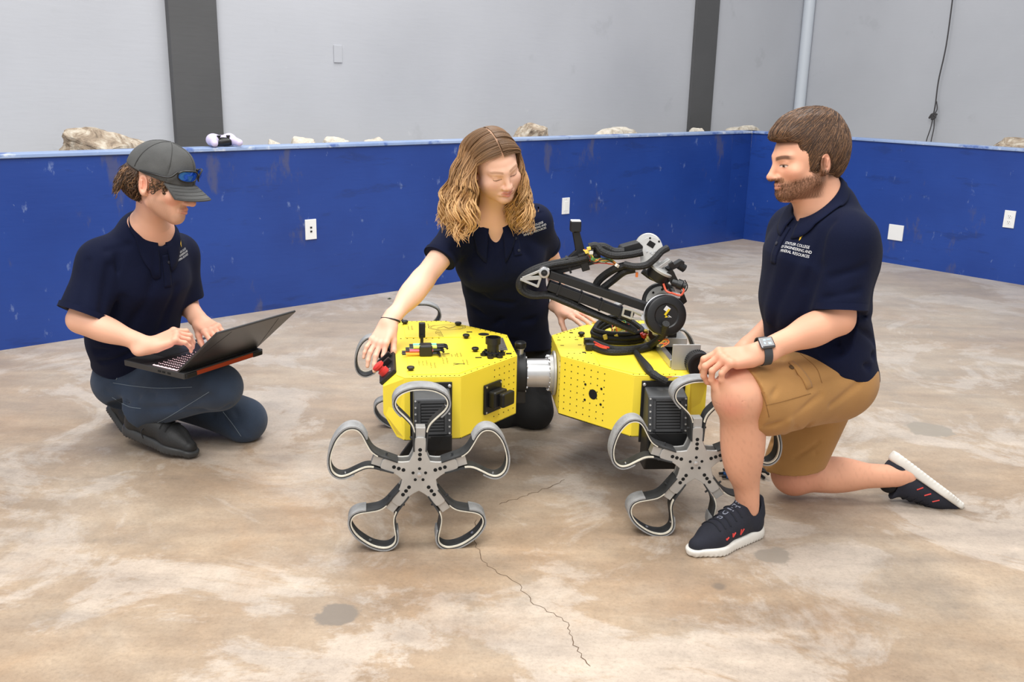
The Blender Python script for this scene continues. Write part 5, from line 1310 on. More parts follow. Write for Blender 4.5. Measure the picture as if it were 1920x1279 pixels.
def hair_cover(F, H, n, length, flow, rad, cols, seed, keep, h=.0035, seg=7, lift=.0, jitter=.12, sink=.001, wav=0.0):
    """short strands lying over the hair volume F. flow(l)->direction in head coordinates"""
    rr = np.random.default_rng(seed); V, Q = F.mesh(h)
    idx = rr.integers(0, len(V), n * 4); p = V[idx]; l = H.loc(p); m = keep(l); p = p[m][:n]; N = len(p)
    paths = [p]; e = .003
    L = length * rr.uniform(.6, 1.2, N)
    for k in range(seg - 1):
        l = H.loc(p); f = flow(l) @ H.R.T; f = f + rr.normal(size=f.shape) * jitter
        v = F.val(p); g = np.stack([F.val(p + np.eye(3)[i] * e) - v for i in range(3)], 1) / e; g /= _len(g)[:, None] + 1e-9
        f = f - g * np.einsum('ij,ij->i', f, g)[:, None]; f /= _len(f)[:, None] + 1e-9
        if wav: f = f + wav * np.sin(k * 1.7 + np.arange(N))[:, None] * np.cross(f, g)
        p = p + f * (L / (seg - 1))[:, None] - g * (F.val(p + f * (L / (seg - 1))[:, None]) - (lift * k / seg - sink))[:, None] * .9
        paths.append(p)
    paths = np.stack(paths, 1); t = np.linspace(0, 1, seg)
    radii = rad * rr.uniform(.7, 1.3, (N, 1)) * (1 - .75 * t[None] ** 2)
    c = np.array([lin(x) for x in cols]); w = rr.random((N, 1)); i = rr.integers(0, len(c), N); colr = c[i] * (0.8 + .4 * w)
    return (V, Q), strands(paths, radii, colr)
# ================================================================== person kneeling on one knee, right
def person_right():
    base = PZ(1480, 935, 0)
    T = thing('person', 'kneeling person in navy polo and khaki shorts, wristwatch, hand on raised knee', 'person', (base[0], base[1], 0))
    fr = nz([-.93, -.37, 0]); up = nz([-.06, 0, 1.0])
    nb = P(1545, 400, 2.76); shN = P(1588, 450, 2.635); shF = P(1490, 432, 2.90); sd = nz(shN - shF)
    chest = P(1532, 480, 2.765); waist = P(1536, 600, 2.80); pel = P(1556, 685, 2.83)
    elN = P(1572, 598, 2.60); wrN = P(1418, 664, 2.535); elF = P(1462, 600, 2.99); wrF = P(1398, 655, 2.80)
    hipN = P(1572, 712, 2.76); hipF = P(1552, 712, 2.92); knN = P(1386, 742, 2.55); _hl = PZ(1409, 1003, 0) - nz((PZ(1300, 1050, 0) - PZ(1424, 1008, 0)) * [1, 1, 0]) * .03; anN = _hl + nz((PZ(1300, 1050, 0) - PZ(1424, 1008, 0)) * [1, 1, 0]) * .054 + np.array([0, 0, .085])
    knF = P(1490, 891, 2.915); anF = P(1700, 893, 2.905)
    ZL = .84; H = Fr(P(1508, 303, 2.735), y=[-.96, -.20, -.12], z=[-.10, 0.05, 1], sc=.97)
    F = Field(); add_head(F, H, jaw=1.05, zl=ZL, nose=.92, lips=.7)
    F.cone(H(0, -.035, -.03), nb, .054, .058, .03); F.cone(nb, chest, .07, .10, .05, side=sd, asp=1.3)
    F.cone(H(0, .005, -.065), nb + fr * .025, .042, .048, .03)
    F.cone(chest, waist, .105, .10, .05, side=sd, asp=1.35); F.cone(waist, pel, .10, .11, .05, side=sd, asp=1.25)
    F.cone(shN, shF, .045, .045, .05)
    # near arm
    F.cone(shN, elN, .052, .043, .03); mid = elN + (wrN - elN) * .30
    F.cone(elN, wrN, .043, .0295, .02); F.ell(mid, (.062, .043, .046), frame(wrN - elN, [0, 0, 1]), .03)
    kn = P(1341, 674, 2.515); W = Fr(wrN, x=kn - wrN, z=[-.05, -.30, .95])
    add_hand(F, W, -1, [(26, 52, 30, 3), (34, 52, 30, 1), (40, 50, 30, -2), (46, 46, 28, -6)], (24, 14, 10, 10), 1.06)
    # far arm
    F.cone(shF, elF, .048, .042, .03); F.cone(elF, wrF, .042, .029, .02)
    Wf = Fr(wrF, x=P(1365, 690, 2.68) - wrF, z=[0, 0.2, .95]); add_hand(F, Wf, 1, [(25, 30, 20, 2)] * 4, (25, 10, 10, 10), 1.04)
    # legs
    F.cone(hipN, knN, .085, .060, .04); F.cone(knN, anN, .060, .032, .02); F.ell(knN + np.array([-.006, -.002, .006]), (.060, .058, .064), None, .05)
    cf = knN + (anN - knN) * .36; F.ell(cf + np.array([.004, .012, 0]), (.054, .054, .13), frame([1, 0, 0], [0, 1, 0]), .05)
    F.cone(hipF, knF, .085, .066, .04); F.ell(knF + np.array([-.012, 0, .004]), (.064, .062, .060), None, .02); F.cone(knF, anF, .054, .034, .02)
    cm = knF + (anF - knF) * .34; F.ell(cm + np.array([0, 0, .004]), (.11, .056, .056), frame(anF - knF, [0, 1, 0]), .03)
    def beard(l):
        l = l.copy(); l[:, 2] = np.where(l[:, 2] < 0, l[:, 2] / ZL, l[:, 2])
        n = vnoise(l, 900, 3) * .18
        jl = smst(-.040, -.062, l[:, 2] - (l[:, 1] - .05) * -.25) * smst(-.050, -.018, l[:, 1] + .25 * (l[:, 2] + .06)) * smst(.128, .118, -l[:, 2])
        side = (1 - smst(.010, .026, np.abs(l[:, 1] + .006))) * (l[:, 2] < .01) * (l[:, 2] > -.08) * (np.abs(l[:, 0]) > .05)
        mou = (1 - smst(.010, .018, np.abs(l[:, 2] + .0565))) * (np.abs(l[:, 0]) < .030) * (l[:, 1] > .06)
        lipz = np.maximum(ball(l, (0, .094, -.066), (.023, .02, .006)), ball(l, (0, .092, -.0775), (.021, .02, .007)))
        w = np.clip(np.maximum(np.maximum(jl * .78, side * .85), mou * .6) + n * (np.maximum(jl, mou) > .3), 0, .9)
        return w * (1 - lipz)
    def color(V):
        c = np.tile(np.array(lin((222, 164, 134))), (len(V), 1)); c *= (1 + .05 * vnoise(V, 60, 5))[:, None]
        c = mixc(c, (206, 108, 92), np.clip(1 - _len((V - (knN + [-.03, -.05, -.01])) / .05), 0, 1) * .55)
        c = mixc(c, (196, 112, 90), np.clip(1 - _len((V - (knF + [-.01, -.03, .0])) / .11), 0, 1) * .5)
        c = mixc(c, (214, 134, 110), np.clip(1 - _len((V - (W(.07, 0, 0))) / .09), 0, 1) * .45)
        leg = (V[:, 2] < .5) & (V[:, 0] < 1.4); hr = np.clip(vnoise(V * np.array([1, 1, .25]), 620, 9), 0, 1) ** 2
        c = mixc(c, (120, 78, 52), leg * hr * .10)
        l = H.loc(V); hd = _len(l) < .19
        lh = l[hd]; c[hd] = face_color(lh, c[hd], brow=(70, 46, 32), browamt=.85, lip=(190, 118, 104), lipamt=.5, browz=.0175, browh=1.25, eye_open=.56, iris=(60, 46, 36), beard=lambda _l: beard(lh), beardcol=(92, 60, 38), redness=.18, zl=ZL, hairline=((78, 52, 34), lambda q: np.maximum(smst(.050, .066, q[:, 2]), smst(-.034, -.046, q[:, 1]) * smst(-.075, -.05, q[:, 2])) * .9))
        return c
    finish_body('body', F, T, color, [(H.o, .16), (W(.09, 0, -.01), .115)])
    # beard bristles
    B = Field(); add_head(B, H, jaw=1.05, zl=ZL, nose=.92, lips=.7)
    vb, sb_ = hair_cover(B, H, 2600, .010, lambda l: np.stack([l[:, 0] * 2, np.full(len(l), .25), np.full(len(l), -1.0)], 1), .00055, [(92, 58, 36), (70, 46, 30), (128, 86, 54)], 11, lambda l: (beard(l) > .32) & (l[:, 2] < -.02), h=.003, seg=4, lift=.006, jitter=.35)
    sdf_obj('beard', [sb_[:2]], M_hair, T, fixed_color(sb_[2]))
    # hair
    G = Field()
    def E(c, r, k=.02, mode='add'): G.ell(H(*c), r, H.R, k, mode)
    E((0, -.026, .052), (.080, .104, .090)); E((0, .044, .084), (.060, .052, .034), .03)
    for s in (-1, 1): E((s * .056, -.012, .0), (.021, .034, .052), .02)
    E((0, -.07, .02), (.072, .058, .085), .03); E((0, -.02, .112), (.058, .08, .034), .03)
    def facecut(p):
        l = H.loc(p); x = np.abs(l[:, 0]); d1 = np.maximum(-(l[:, 1] - (.030 - .25 * np.clip(-l[:, 2], 0, .1) + .3 * np.clip(l[:, 2], 0, .05))), l[:, 2] - (.054 + .10 * x + .30 * np.clip(l[:, 1] - .045, 0, .1))); d2 = np.maximum(-(l[:, 1] + .046), l[:, 2] + .028); return np.minimum(d1, d2)
    G.custom(H.o, .25, facecut, .008)
    for s in (-1, 1):
        E((s * .086, -.025, -.012), (.028, .019, .034), .004, 'sub')
    G.half(H(0, -.05, -.062), H.d(0, .35, -1), .01)
    G.noise(H.o, .2, lambda p: .0009 * np.sin(H.loc(p)[:, 0] * 260 + 2.2 * vnoise(H.loc(p), 50, 2)) * smst(.0, .03, H.loc(p)[:, 2]))
    def flow(l):
        cx = l - np.array([.004, -.075, .118]); f = np.stack([cx[:, 0] * 1.3, cx[:, 1] + .04, cx[:, 2] * 1.1 - .035], 1); return f / (_len(f)[:, None] + 1e-6)
    base_m, st = hair_cover(G, H, 3600, .050, flow, .00095, [(92, 64, 43), (72, 49, 33), (116, 83, 56), (60, 41, 29), (134, 98, 68)], 21, lambda l: l[:, 2] > -.08, seg=7, lift=.003, jitter=.10)
    hb_ = sdf_obj('hair', [base_m], M_hair, T, lambda V: np.tile(np.array(lin((62, 42, 28))), (len(V), 1)) * (1 + .25 * vnoise(V, 160, 4))[:, None])
    sdf_obj('hair_strand_layer', [st[:2]], M_hair, hb_, fixed_color(st[2]))['kind'] = 'stuff'
    # polo shirt
    S = Field(); slN = shN + (elN - shN) * .88; slF = shF + (elF - shF) * .85
    hem = P(1550, 668, 2.82)
    S.cone(nb - up * .035, chest, .085, .130, .05, side=sd, asp=1.32); S.cone(chest, P(1526, 560, 2.78), .132, .138, .05, side=sd, asp=1.28)
    S.cone(P(1526, 560, 2.78), P(1534, 640, 2.80), .138, .142, .05, side=sd, asp=1.22); S.cone(P(1534, 640, 2.80), P(1552, 705, 2.82), .142, .140, .03, side=sd, asp=1.22)
    S.cone(shN + sd * .01, shF - sd * .005, .062, .056, .06); S.cone(nb - up * .035, shN, .05, .058, .05); S.cone(nb - up * .035, shF, .05, .054, .05)
    S.ell(chest - fr * .05 + up * .02, (.10, .165, .12), frame(-fr, sd), .06)
    aN = nz(elN - shN); aF = nz(elF - shF)
    S.cone(shN, slN + aN * .05, .068, .072, .04, cut=(slN, nz(aN + up * -.12 + sd * .10)), side=fr, asp=1.04); S.cone(shF, slF + aF * .05, .064, .068, .04, cut=(slF, aF))
    S.cone(slN + aN * .035, slN + aN * .1, .060, .068, .002, 'sub'); S.cone(slF + aF * .035, slF + aF * .1, .058, .064, .002, 'sub')
    # hem: cut sloping from front to back, hollow
    S.half(P(1550, 676, 2.82) , nz(np.array([-.30, .02, -1.0])), .006)
    N = Fr(P(1531, 374, 2.745), y=fr * .75 - up * .60, z=fr * .60 + up * .80); na = N.R[:, 2]
    S.cone(P(1562, 375, 2.775), chest, .052, .09, .05, side=sd, asp=1.2)
    S.half(N(0, 0, -.004), na, .006, c=N.o, rad=.14)
    S.cone(N(0, 0, -.07), N(0, 0, .1), .060, .066, .006, 'sub', side=N.R[:, 1], asp=1.2)
    S.cone(N(0, .06, -.02), N(0, .105, -.055), .026, .008, .006, 'sub')
    add_folds(S, (((1560, 415), (1530, 500), .012, .006), ((1548, 420), (1510, 540), .012, .005), ((1535, 500), (1505, 600), .016, .007), ((1475, 470), (1440, 600), .02, -.006), ((1500, 480), (1450, 620), .018, .005), ((1560, 520), (1620, 500), .012, .005), ((1545, 560), (1610, 545), .011, .005),
                         ((1600, 610), (1640, 640), .012, .008), ((1560, 640), (1640, 668), .010, .008), ((1520, 630), (1630, 690), .010, .006), ((1440, 640), (1500, 600), .014, .005), ((1610, 590), (1638, 600), .012, .010)), 2.2, 1.0, 1.25)
    sm = S.mesh(.0045); shirt = sdf_obj('polo_shirt', [sm], M_navy, T); bv = bvh_of(sm)
    collar(S, N, .063, shirt, gap=13, flare=.046, spread=.054, h_back=.008, h_front=.0, asp=1.22)
    cuff_rim('sleeve_cuff', slN, nz(aN + up * -.12 + sd * .10), .0705, fr, 1.04, M_navy, shirt)
    c0, n0 = cam_hit(bv, 1462, 452); 
    drape('placket', bv, c0, n0, up, gridquad(-.014, .016, -.065, .045, 4, 16), M_navy, shirt, off=.003, smooth=True, thick=.003)
    for px, py in ((1475, 426), (1458, 457)):
        q, n_ = cam_hit(bv, px, py); obj('button', MB().lathe(q + n_ * .003, n_, [(0, .0055), (.002, .0055), (.0024, .004)], n=14), M_button, shirt, smooth=True)
    chest_logo(bv, 1496, 456, nz(up + [.10, 0, 0]), shirt)
    # cargo shorts
    M_khaki = mat('khaki_cotton', (170, 126, 74), .85, var=.12, vscale=6, bump=.3, bscale=500, sheen=.1, spec=.25)
    K = Field(); thd = nz(knN - hipN); hemN = P(1396, 742, 2.565)
    K.cone(P(1546, 668, 2.83), P(1550, 705, 2.83), .112, .116, .04, side=sd, asp=1.22); K.ell(P(1556, 706, 2.83), (.098, .138, .10), frame(fr, sd), .05)
    K.cone(hipN + np.array([.0, .0, .0]), hemN + thd * .04, .108, .090, .05, cut=(hemN, nz(thd + np.array([-.05, 0, -.30]))), side=[0, 0, 1], asp=1.02)
    K.cone(P(1540, 722, 2.75), P(1440, 756, 2.61), .105, .092, .05)
    hemF = P(1486, 872, 2.92); tf = nz(knF - hipF)
    K.cone(hipF, hemF + tf * .05, .108, .092, .05, cut=(hemF, nz(np.array([.12, 0, -1])))); 
    K.cone(hemN + thd * .05, hemN + thd * .12, .080, .084, .002, 'sub'); K.cone(hemF + tf * .05, hemF + tf * .12, .082, .086, .002, 'sub')
    add_folds(K, (((1470, 668), (1450, 740), .010, .004), ((1500, 700), (1400, 740), .010, .004), ((1540, 740), (1440, 800), .012, .005), ((1600, 700), (1520, 730), .012, .005), ((1610, 720), (1560, 760), .012, .006), ((1530, 800), (1460, 860), .008, .006), ((1535, 830), (1490, 860), .007, .006), ((1520, 795), (1445, 830), .009, .006), ((1490, 800), (1530, 850), .006, .006), ((1480, 790), (1440, 880), .012, -.004)), 2.2, .9, 1.35)
    km = K.mesh(.0045); shorts = sdf_obj('cargo_shorts', [km], M_khaki, T); kv = bvh_of(km)
    M_seam = mat('khaki_seam', (132, 94, 50), .9)
    def seam(pts, name='seam'):
        out = []
        for a in smooth_path([np.array([*p, 0]) for p in pts], 26):
            q, n_ = cam_hit(kv, a[0], a[1])
            if q is None or q.shape == () : continue
            out.append(q + n_ * .0005)
        return obj(name, MB().tube(out, .0011, 5), M_seam, shorts, smooth=True)
    seam([(1420, 722), (1434, 750), (1442, 782)]); seam([(1436, 760), (1470, 752), (1520, 738)]); seam([(1500, 663), (1530, 690), (1541, 718)], 'pocket_edge')
    c0, n0 = cam_hit(kv, 1506, 700); V = [(-.030, .040), (-.012, .046), (.020, -.040), (-.006, -.046)]
    fp = [(a, b) for a, b in V]; nn = 6; G2 = [tuple(np.array(fp[0]) * (1 - u) * (1 - v) + np.array(fp[1]) * u * (1 - v) + np.array(fp[2]) * u * v + np.array(fp[3]) * (1 - u) * v) for v in np.linspace(0, 1, nn + 1) for u in np.linspace(0, 1, 4)]
    drape('pocket_flap', kv, c0, n0, up, (G2, [(j * 4 + i, j * 4 + i + 1, (j + 1) * 4 + i + 1, (j + 1) * 4 + i) for j in range(nn) for i in range(3)]), M_khaki, shorts, off=.004, smooth=True, thick=.004)
    q, n_ = cam_hit(kv, 1484, 689); obj('button', MB().lathe(q, n_, [(0, .0075), (.003, .0075), (.0036, .005)], n=16), mat('brown_button', (84, 66, 46), .4), shorts, smooth=True)
    # wristwatch
    Ww = Fr(wrN + nz(elN - wrN) * .022, x=kn - wrN, z=[-.10, -.62, .78]); M_strap = mat('dark_grey_silicone', (54, 56, 60), .6)
    def ring(r, w_, asp=.80):
        mb = MB(); vs = []; n = 40
        for xx, rr in ((-w_, r), (-w_, r + .003), (w_, r + .003), (w_, r)):
            for i in range(n):
                a = 2 * PI * i / n; vs.append(Ww(xx, rr * math.cos(a) * 1.04, rr * math.sin(a) * asp + .0))
        mb.add(vs, [(k * n + i, k * n + (i + 1) % n, ((k + 1) % 4) * n + (i + 1) % n, ((k + 1) % 4) * n + i) for k in range(4) for i in range(n)]); return mb
    strap = obj('watch_strap', ring(.0365, .0115, .93), M_strap, T, smooth=True)
    cz = .0365 * .93 + .003
    obj('watch_case', MB().box(Ww(0, 0, cz), (.042, .037, .011), Ww.R), mat('space_grey_case', (96, 96, 98), .3, metal=.7), strap, bevel=.005)
    wsn = obj('watch_screen', MB().box(Ww(0, 0, cz + .0056), (.034, .030, .0012), Ww.R), mat('watch_glass', (10, 14, 26), .1), strap, bevel=.001)
    M_disp = mat('lit_display', (150, 190, 220), .4); b_ = M_disp.node_tree.nodes['Principled BSDF']; b_.inputs['Emission Color'].default_value = rgba((150, 195, 230)); b_.inputs['Emission Strength'].default_value = .6
    for a, b2, w_, h_ in ((-.006, .006, .004, .006), (.006, -.006, .0035, .004), (.008, .004, .002, .007), (-.006, -.007, .006, .0015)): obj('display_mark', MB().box(Ww(a, b2, cz + .0064), (w_ * 2, h_, .0004), Ww.R), M_disp, wsn)
    # shoes
    M_shu = mat('dark_navy_knit', (30, 32, 44), .85, bump=.4, bscale=500, var=.15, vscale=40); M_shs = mat('off_white_sole', (226, 222, 214), .6, var=.06, vscale=40); M_sock = mat('black_sock', (14, 14, 16), .9)
    M_shred = mat('red_accent', (214, 64, 58), .5); M_shl = mat('dark_lace', (22, 24, 34), .8)
    heel = PZ(1424, 1008, 0); toe = PZ(1300, 1050, 0); fd = nz(toe - heel)
    fd[2] = 0; fd = nz(fd); ctr = (PZ(1290, 1040, 0) + PZ(1425, 985, 0)) / 2
    hl = np.array([anN[0] + .045 * -fd[0] * 1, anN[1] + .045 * -fd[1], 0]); hl = PZ(1409, 1003, 0) - fd * .03; hl[2] = .001
    u1, F1, S1, s1 = shoe(T, hl, fd, [0, 0, 1], .295, (M_shu, M_shs, M_sock), 'sneaker')
    for i in range(5): lace(F1, S1, s1, .118 + .021 * i, .036, .0026, M_shl, u1)
    for i in range(3):
        for k in (0, 1):
            a = S1((.118 + .030 * i + .010 * k) * s1, .060 * s1, .062 * s1 - .006 * i); p0 = edge_on(F1, a, -S1.R[:, 1]); a2 = S1((.118 + .030 * i + .010) * s1, .060 * s1, .045 * s1); p1 = edge_on(F1, a2, -S1.R[:, 1])
            obj('red_loop', MB().tube([p0, p1], .0022, 6), M_shred, u1, smooth=True)
    V, Fc = text_mesh('adidas', .046)
    F1b = bvh_of(F1.mesh(.004)); nrm = nz(S1.d(.62, 0, .78)); out = []
    for v in V:
        p = S1(.122 * s1, 0, .110 * s1) + nz(S1.d(.78, 0, -.62)) * -(v[0]) * 1.0 + S1.R[:, 1] * v[1] * .85
        h_ = F1b.ray_cast(Vector(p + nrm * .06), Vector(-nrm), .15); out.append((np.array(h_[0]) if h_[0] is not None else p) + nrm * .0012)
    mb = MB(); mb.add(out, Fc); obj('tongue_lettering', mb, mat('grey_lettering', (128, 132, 146), .7), u1)
    # rear shoe: toe on the floor, heel up
    toeF = PZ(1812, 950, 0); up2 = nz(np.array([.55, .12, .80])); fd2 = nz(np.array([.80, -.20, -.56])); up2 = nz(up2 - fd2 * (up2 @ fd2))
    hl2 = toeF + np.array([-.012, 0, .012]) - fd2 * .275
    u2, F2, S2, s2 = shoe(T, hl2, fd2, -up2, .285, (M_shu, M_shs, M_sock), 'sneaker')
    for i in range(4): lace(F2, S2, s2, .118 + .022 * i, .036, .0024, M_shl, u2)
    for i in range(3):
        for sg in (-1, 1):
            p0 = edge_on(F2, S2((.118 + .032 * i) * s2, sg * .062 * s2, .060 * s2), -sg * S2.R[:, 1]); p1 = edge_on(F2, S2((.130 + .032 * i) * s2, sg * .062 * s2, .042 * s2), -sg * S2.R[:, 1]); obj('red_loop', MB().tube([p0, p1], .0022, 6), M_shred, u2, smooth=True)
    return T
person_right()
# ================================================================== long-haired person reaching over the robot
def person_middle():
    base = PZ(1000, 803, 0)
    T = thing('person', 'long-haired person in navy polo kneeling behind the robot, reaching for its red button', 'person', (base[0], base[1] + .05, 0))
    fr = nz([.16, -.93, -.20]); up = nz([-.02, -.30, 1.0])
    nb = P(924, 408, 3.37); shR = P(862, 436, 3.37); shL = P(1003, 416, 3.43); sd = nz(shR - shL)
    chest = P(938, 480, 3.43); waist = P(952, 560, 3.56); pel = P(956, 655, 3.70)
    elR = P(793, 524, 3.20); wrR = P(729, 605, 3.03); elL = P(1040, 505, 3.66); wrL = P(1050, 577, 3.53)
    H = Fr(P(929, 311, 3.23), y=[.44, -.78, -.36], z=[-.12, -.34, .9], sc=.93); ZL = .94
    F = Field(); add_head(F, H, jaw=1.0, zl=ZL, nose=.78)
    for s_ in (-1, 1): F.ell(H(s_ * .040, .040, -.045), (.028, .030, .032), H.R, .03)
    F.cone(H(0, -.035, -.04), nb, .044, .048, .03); F.cone(H(0, .0, -.07), nb + fr * .02, .038, .042, .03)
    F.cone(nb, chest, .055, .085, .05, side=sd, asp=1.4); F.cone(chest, waist, .085, .085, .05, side=sd, asp=1.35); F.cone(waist, pel, .085, .10, .05, side=sd, asp=1.3)
    F.cone(shR, shL, .036, .036, .05); F.cone(nb - up * .02, shR, .035, .036, .04); F.cone(nb - up * .02, shL, .035, .036, .04)
    F.cone(shR, elR, .046, .037, .03); F.cone(elR, wrR, .037, .0245, .02); F.ell(elR + (wrR - elR) * .3, (.07, .036, .038), frame(wrR - elR, [0, 0, 1]), .03)
    kn = P(708, 646, 2.965); W = Fr(wrR, x=kn - wrR, z=[-.32, -.66, .60])
    add_hand(F, W, 1, [(20, 22, 14, 6), (8, 20, 14, 2), (2, 22, 14, -3), (-2, 24, 14, -9)], (22, 18, 6, 8), .94)
    F.cone(shL, elL, .044, .036, .03); F.cone(elL, wrL, .036, .0245, .02)
    tip = PZ(1106, 602, .464); WL = Fr(wrL, x=tip - wrL + np.array([0, 0, .012]), z=[-.1, -.45, .88])
    add_hand(F, WL, -1, [(10, 12, 8, 8), (8, 12, 8, 3), (8, 12, 8, -2), (10, 14, 8, -9)], (42, 26, 10, 10), .94)
    def color(V):
        c = np.tile(np.array(lin((236, 188, 162))), (len(V), 1)); c *= (1 + .04 * vnoise(V, 60, 5))[:, None]
        for o in (W(.07, 0, 0), WL(.07, 0, 0)): c = mixc(c, (226, 148, 128), np.clip(1 - _len((V - o) / .10), 0, 1) * .45)
        l = H.loc(V); hd = _len(l) < .19
        c[hd] = face_color(l[hd], c[hd], brow=(150, 108, 74), browamt=.6, lip=(206, 116, 108), eye_open=.12, iris=(90, 90, 80), redness=.16, zl=ZL, hairline=((190, 140, 104), lambda q: smst(.058, .074, q[:, 2]) * .8))
        return c
    finish_body('body', F, T, color, [(H.o, .15), (W(.09, 0, -.01), .105), (WL(.09, 0, -.01), .105)])
    # polo
    S = Field(); slR = shR + (elR - shR) * .56; slL = shL + (elL - shL) * .50; aR_ = nz(elR - shR); aL_ = nz(elL - shL)
    S.cone(nb - up * .02, chest, .060, .108, .05, side=sd, asp=1.42); S.cone(chest, P(945, 530, 3.50), .114, .108, .05, side=sd, asp=1.32)
    for s_ in (-1, 1): S.ell(chest + sd * s_ * .068 + fr * .060 - up * .02, (.062, .055, .062), frame(sd, fr), .05)
    S.cone(P(945, 530, 3.50), P(953, 570, 3.57), .106, .108, .05, side=sd, asp=1.32); S.cone(P(953, 570, 3.57), P(957, 665, 3.68), .110, .128, .05, side=sd, asp=1.32)
    S.cone(shR - sd * .005, shL + sd * .005, .047, .047, .05); S.cone(nb - up * .028, shR, .042, .046, .05); S.cone(nb - up * .028, shL, .042, .046, .05)
    cR = nz(aR_ + up * -.15); S.cone(shR, slR + aR_ * .06, .056, .060, .04, cut=(slR, cR)); S.cone(shL, slL + aL_ * .06, .054, .058, .04, cut=(slL, aL_))
    S.cone(slR + aR_ * .035, slR + aR_ * .12, .051, .056, .002, 'sub'); S.cone(slL + aL_ * .035, slL + aL_ * .12, .050, .055, .002, 'sub')
    N = Fr(P(925, 402, 3.355), y=fr * .86 - up * .5, z=fr * .5 + up * .86); na = N.R[:, 2]
    S.half(N(0, 0, -.004), na, .006, c=N.o, rad=.10); S.cone(N(0, 0, -.07), N(0, 0, .1), .050, .054, .006, 'sub', side=N.R[:, 1], asp=1.15)
    S.cone(N(0, .05, -.01), N(.0, .125, -.055), .028, .006, .006, 'sub')
    S.half(P(957, 655, 3.68), nz(np.array([.02, -.2, -1.0])), .004)
    add_folds(S, (((850, 470), (880, 520), .012, .006), ((870, 470), (900, 500), .012, .004), ((940, 480), (900, 560), .02, .004), ((985, 470), (1000, 560), .018, .005), ((890, 580), (1000, 600), .016, .005), ((880, 545), (960, 570), .014, .006), ((880, 620), (940, 600), .014, .005), ((960, 640), (1030, 610), .014, .005), ((955, 430), (950, 520), .012, .003)), 2.9, 1.0, 1.5)
    sm = S.mesh(.0045); shirt = sdf_obj('polo_shirt', [sm], M_navy, T); bv = bvh_of(sm)
    collar(S, N, .051, shirt, gap=24, flare=.036, spread=.058, h_back=.010, h_front=.0, asp=1.2)
    cuff_rim('sleeve_cuff', slR, cR, .0585, fr, 1.0, M_navy, shirt, w=.012, t=.0025); cuff_rim('sleeve_cuff', slL, aL_, .0565, fr, 1.0, M_navy, shirt, w=.012, t=.0025)
    c0, n0 = cam_hit(bv, 966, 450); drape('placket', bv, c0, n0, up, gridquad(-.014, .014, -.055, .03, 4, 12), M_navy, shirt, off=.003, smooth=True, thick=.003)
    for px, py in ((966, 447), (972, 470)):
        q, n_ = cam_hit(bv, px, py); obj('button', MB().lathe(q + n_ * .003, n_, [(0, .005), (.002, .005), (.0024, .004)], n=14), M_button, shirt, smooth=True)
    chest_logo(bv, 999, 420, nz(up + sd * .22), shirt, size=.0105)
    # trousers
    M_pant = mat('black_trousers', (18, 18, 20), .8, var=.2, vscale=5, bump=.3, bscale=400)
    K = Field(); K.ell(pel, (.155, .125, .12), frame(sd, fr), .05)
    for s_, kn_, an in ((1, P(938, 776, 3.58), None), (-1, P(1001, 770, 3.55), None)):
        hp = pel + sd * s_ * .085; K.cone(hp, kn_, .088, .068, .05); af = kn_ + np.array([.02 * -s_, .40, -.005]); K.cone(kn_, af, .066, .045, .03); K.ell(kn_ + np.array([0, -.01, -.004]), (.066, .066, .064), None, .03)
    K.half((0, 0, .001), (0, 0, -1), .004)
    add_folds(K, (((980, 700), (1020, 740), .012, .006), ((975, 730), (1025, 760), .012, .006), ((1012, 660), (1040, 645), .012, .006)), 3.2)
    sdf_obj('trousers', [K.mesh(.006)], M_pant, T)
    M_shk = mat('black_trainers', (26, 26, 28), .7)
    for s_, kn_ in ((1, P(938, 776, 3.58)), (-1, P(1001, 770, 3.55))):
        af = kn_ + np.array([.02 * -s_, .40, 0]); shoe(T, np.array([af[0], af[1] + .03, .20]), [0, .25, -.95], [0, 1, .25], .24, (M_shk, M_shk, M_shk), 'shoe')
    # hair tie on the wrist
    Wb = Fr(wrR + nz(elR - wrR) * .012, x=kn - wrR, z=[-.32, -.66, .60]); pts = [Wb(.012 * math.sin(a), .031 * math.cos(a), .026 * math.sin(a)) for a in np.linspace(0, 2 * PI, 36, endpoint=False)]
    obj('hair_tie', MB().tube(pts, .0032, 8, closed=True), M_black, T, smooth=True)
    # hair: scalp volume and wavy locks falling from a centre parting
    rr = np.random.default_rng(31); G = Field()
    G.ell(H(0, -.024, .042), np.array((.0785, .099, .0855)) * H.sc, H.R, .02); 
    G.custom(H.o, .25, lambda p: np.maximum(-(H.loc(p)[:, 1] - .030), H.loc(p)[:, 2] - (.082 - 1.6 * np.abs(H.loc(p)[:, 0]) ** 1.2 * 3.2)) , .012)
    G.custom(H.o, .25, lambda p: np.maximum(-(H.loc(p)[:, 1] - .0), H.loc(p)[:, 2] + .01), .012)
    G.cone(H(.055, -.060, .0), P(880, 405, 3.36), .035, .036, .03); G.cone(H(-.055, -.060, .0), P(972, 402, 3.40), .035, .036, .03); G.cone(H(0, -.085, .02), P(918, 400, 3.43), .05, .04, .03)
    hb = sdf_obj('hair', [G.mesh(.004)], M_hair, T, lambda V: mixc(np.tile(np.array(lin((104, 76, 52))), (len(V), 1)) * (1 + .2 * vnoise(V, 120, 4))[:, None], (176, 134, 104), (1 - smst(.0030, .005, np.abs(H.loc(V)[:, 0]))) * .8 * smst(.05, .07, H.loc(V)[:, 2])))
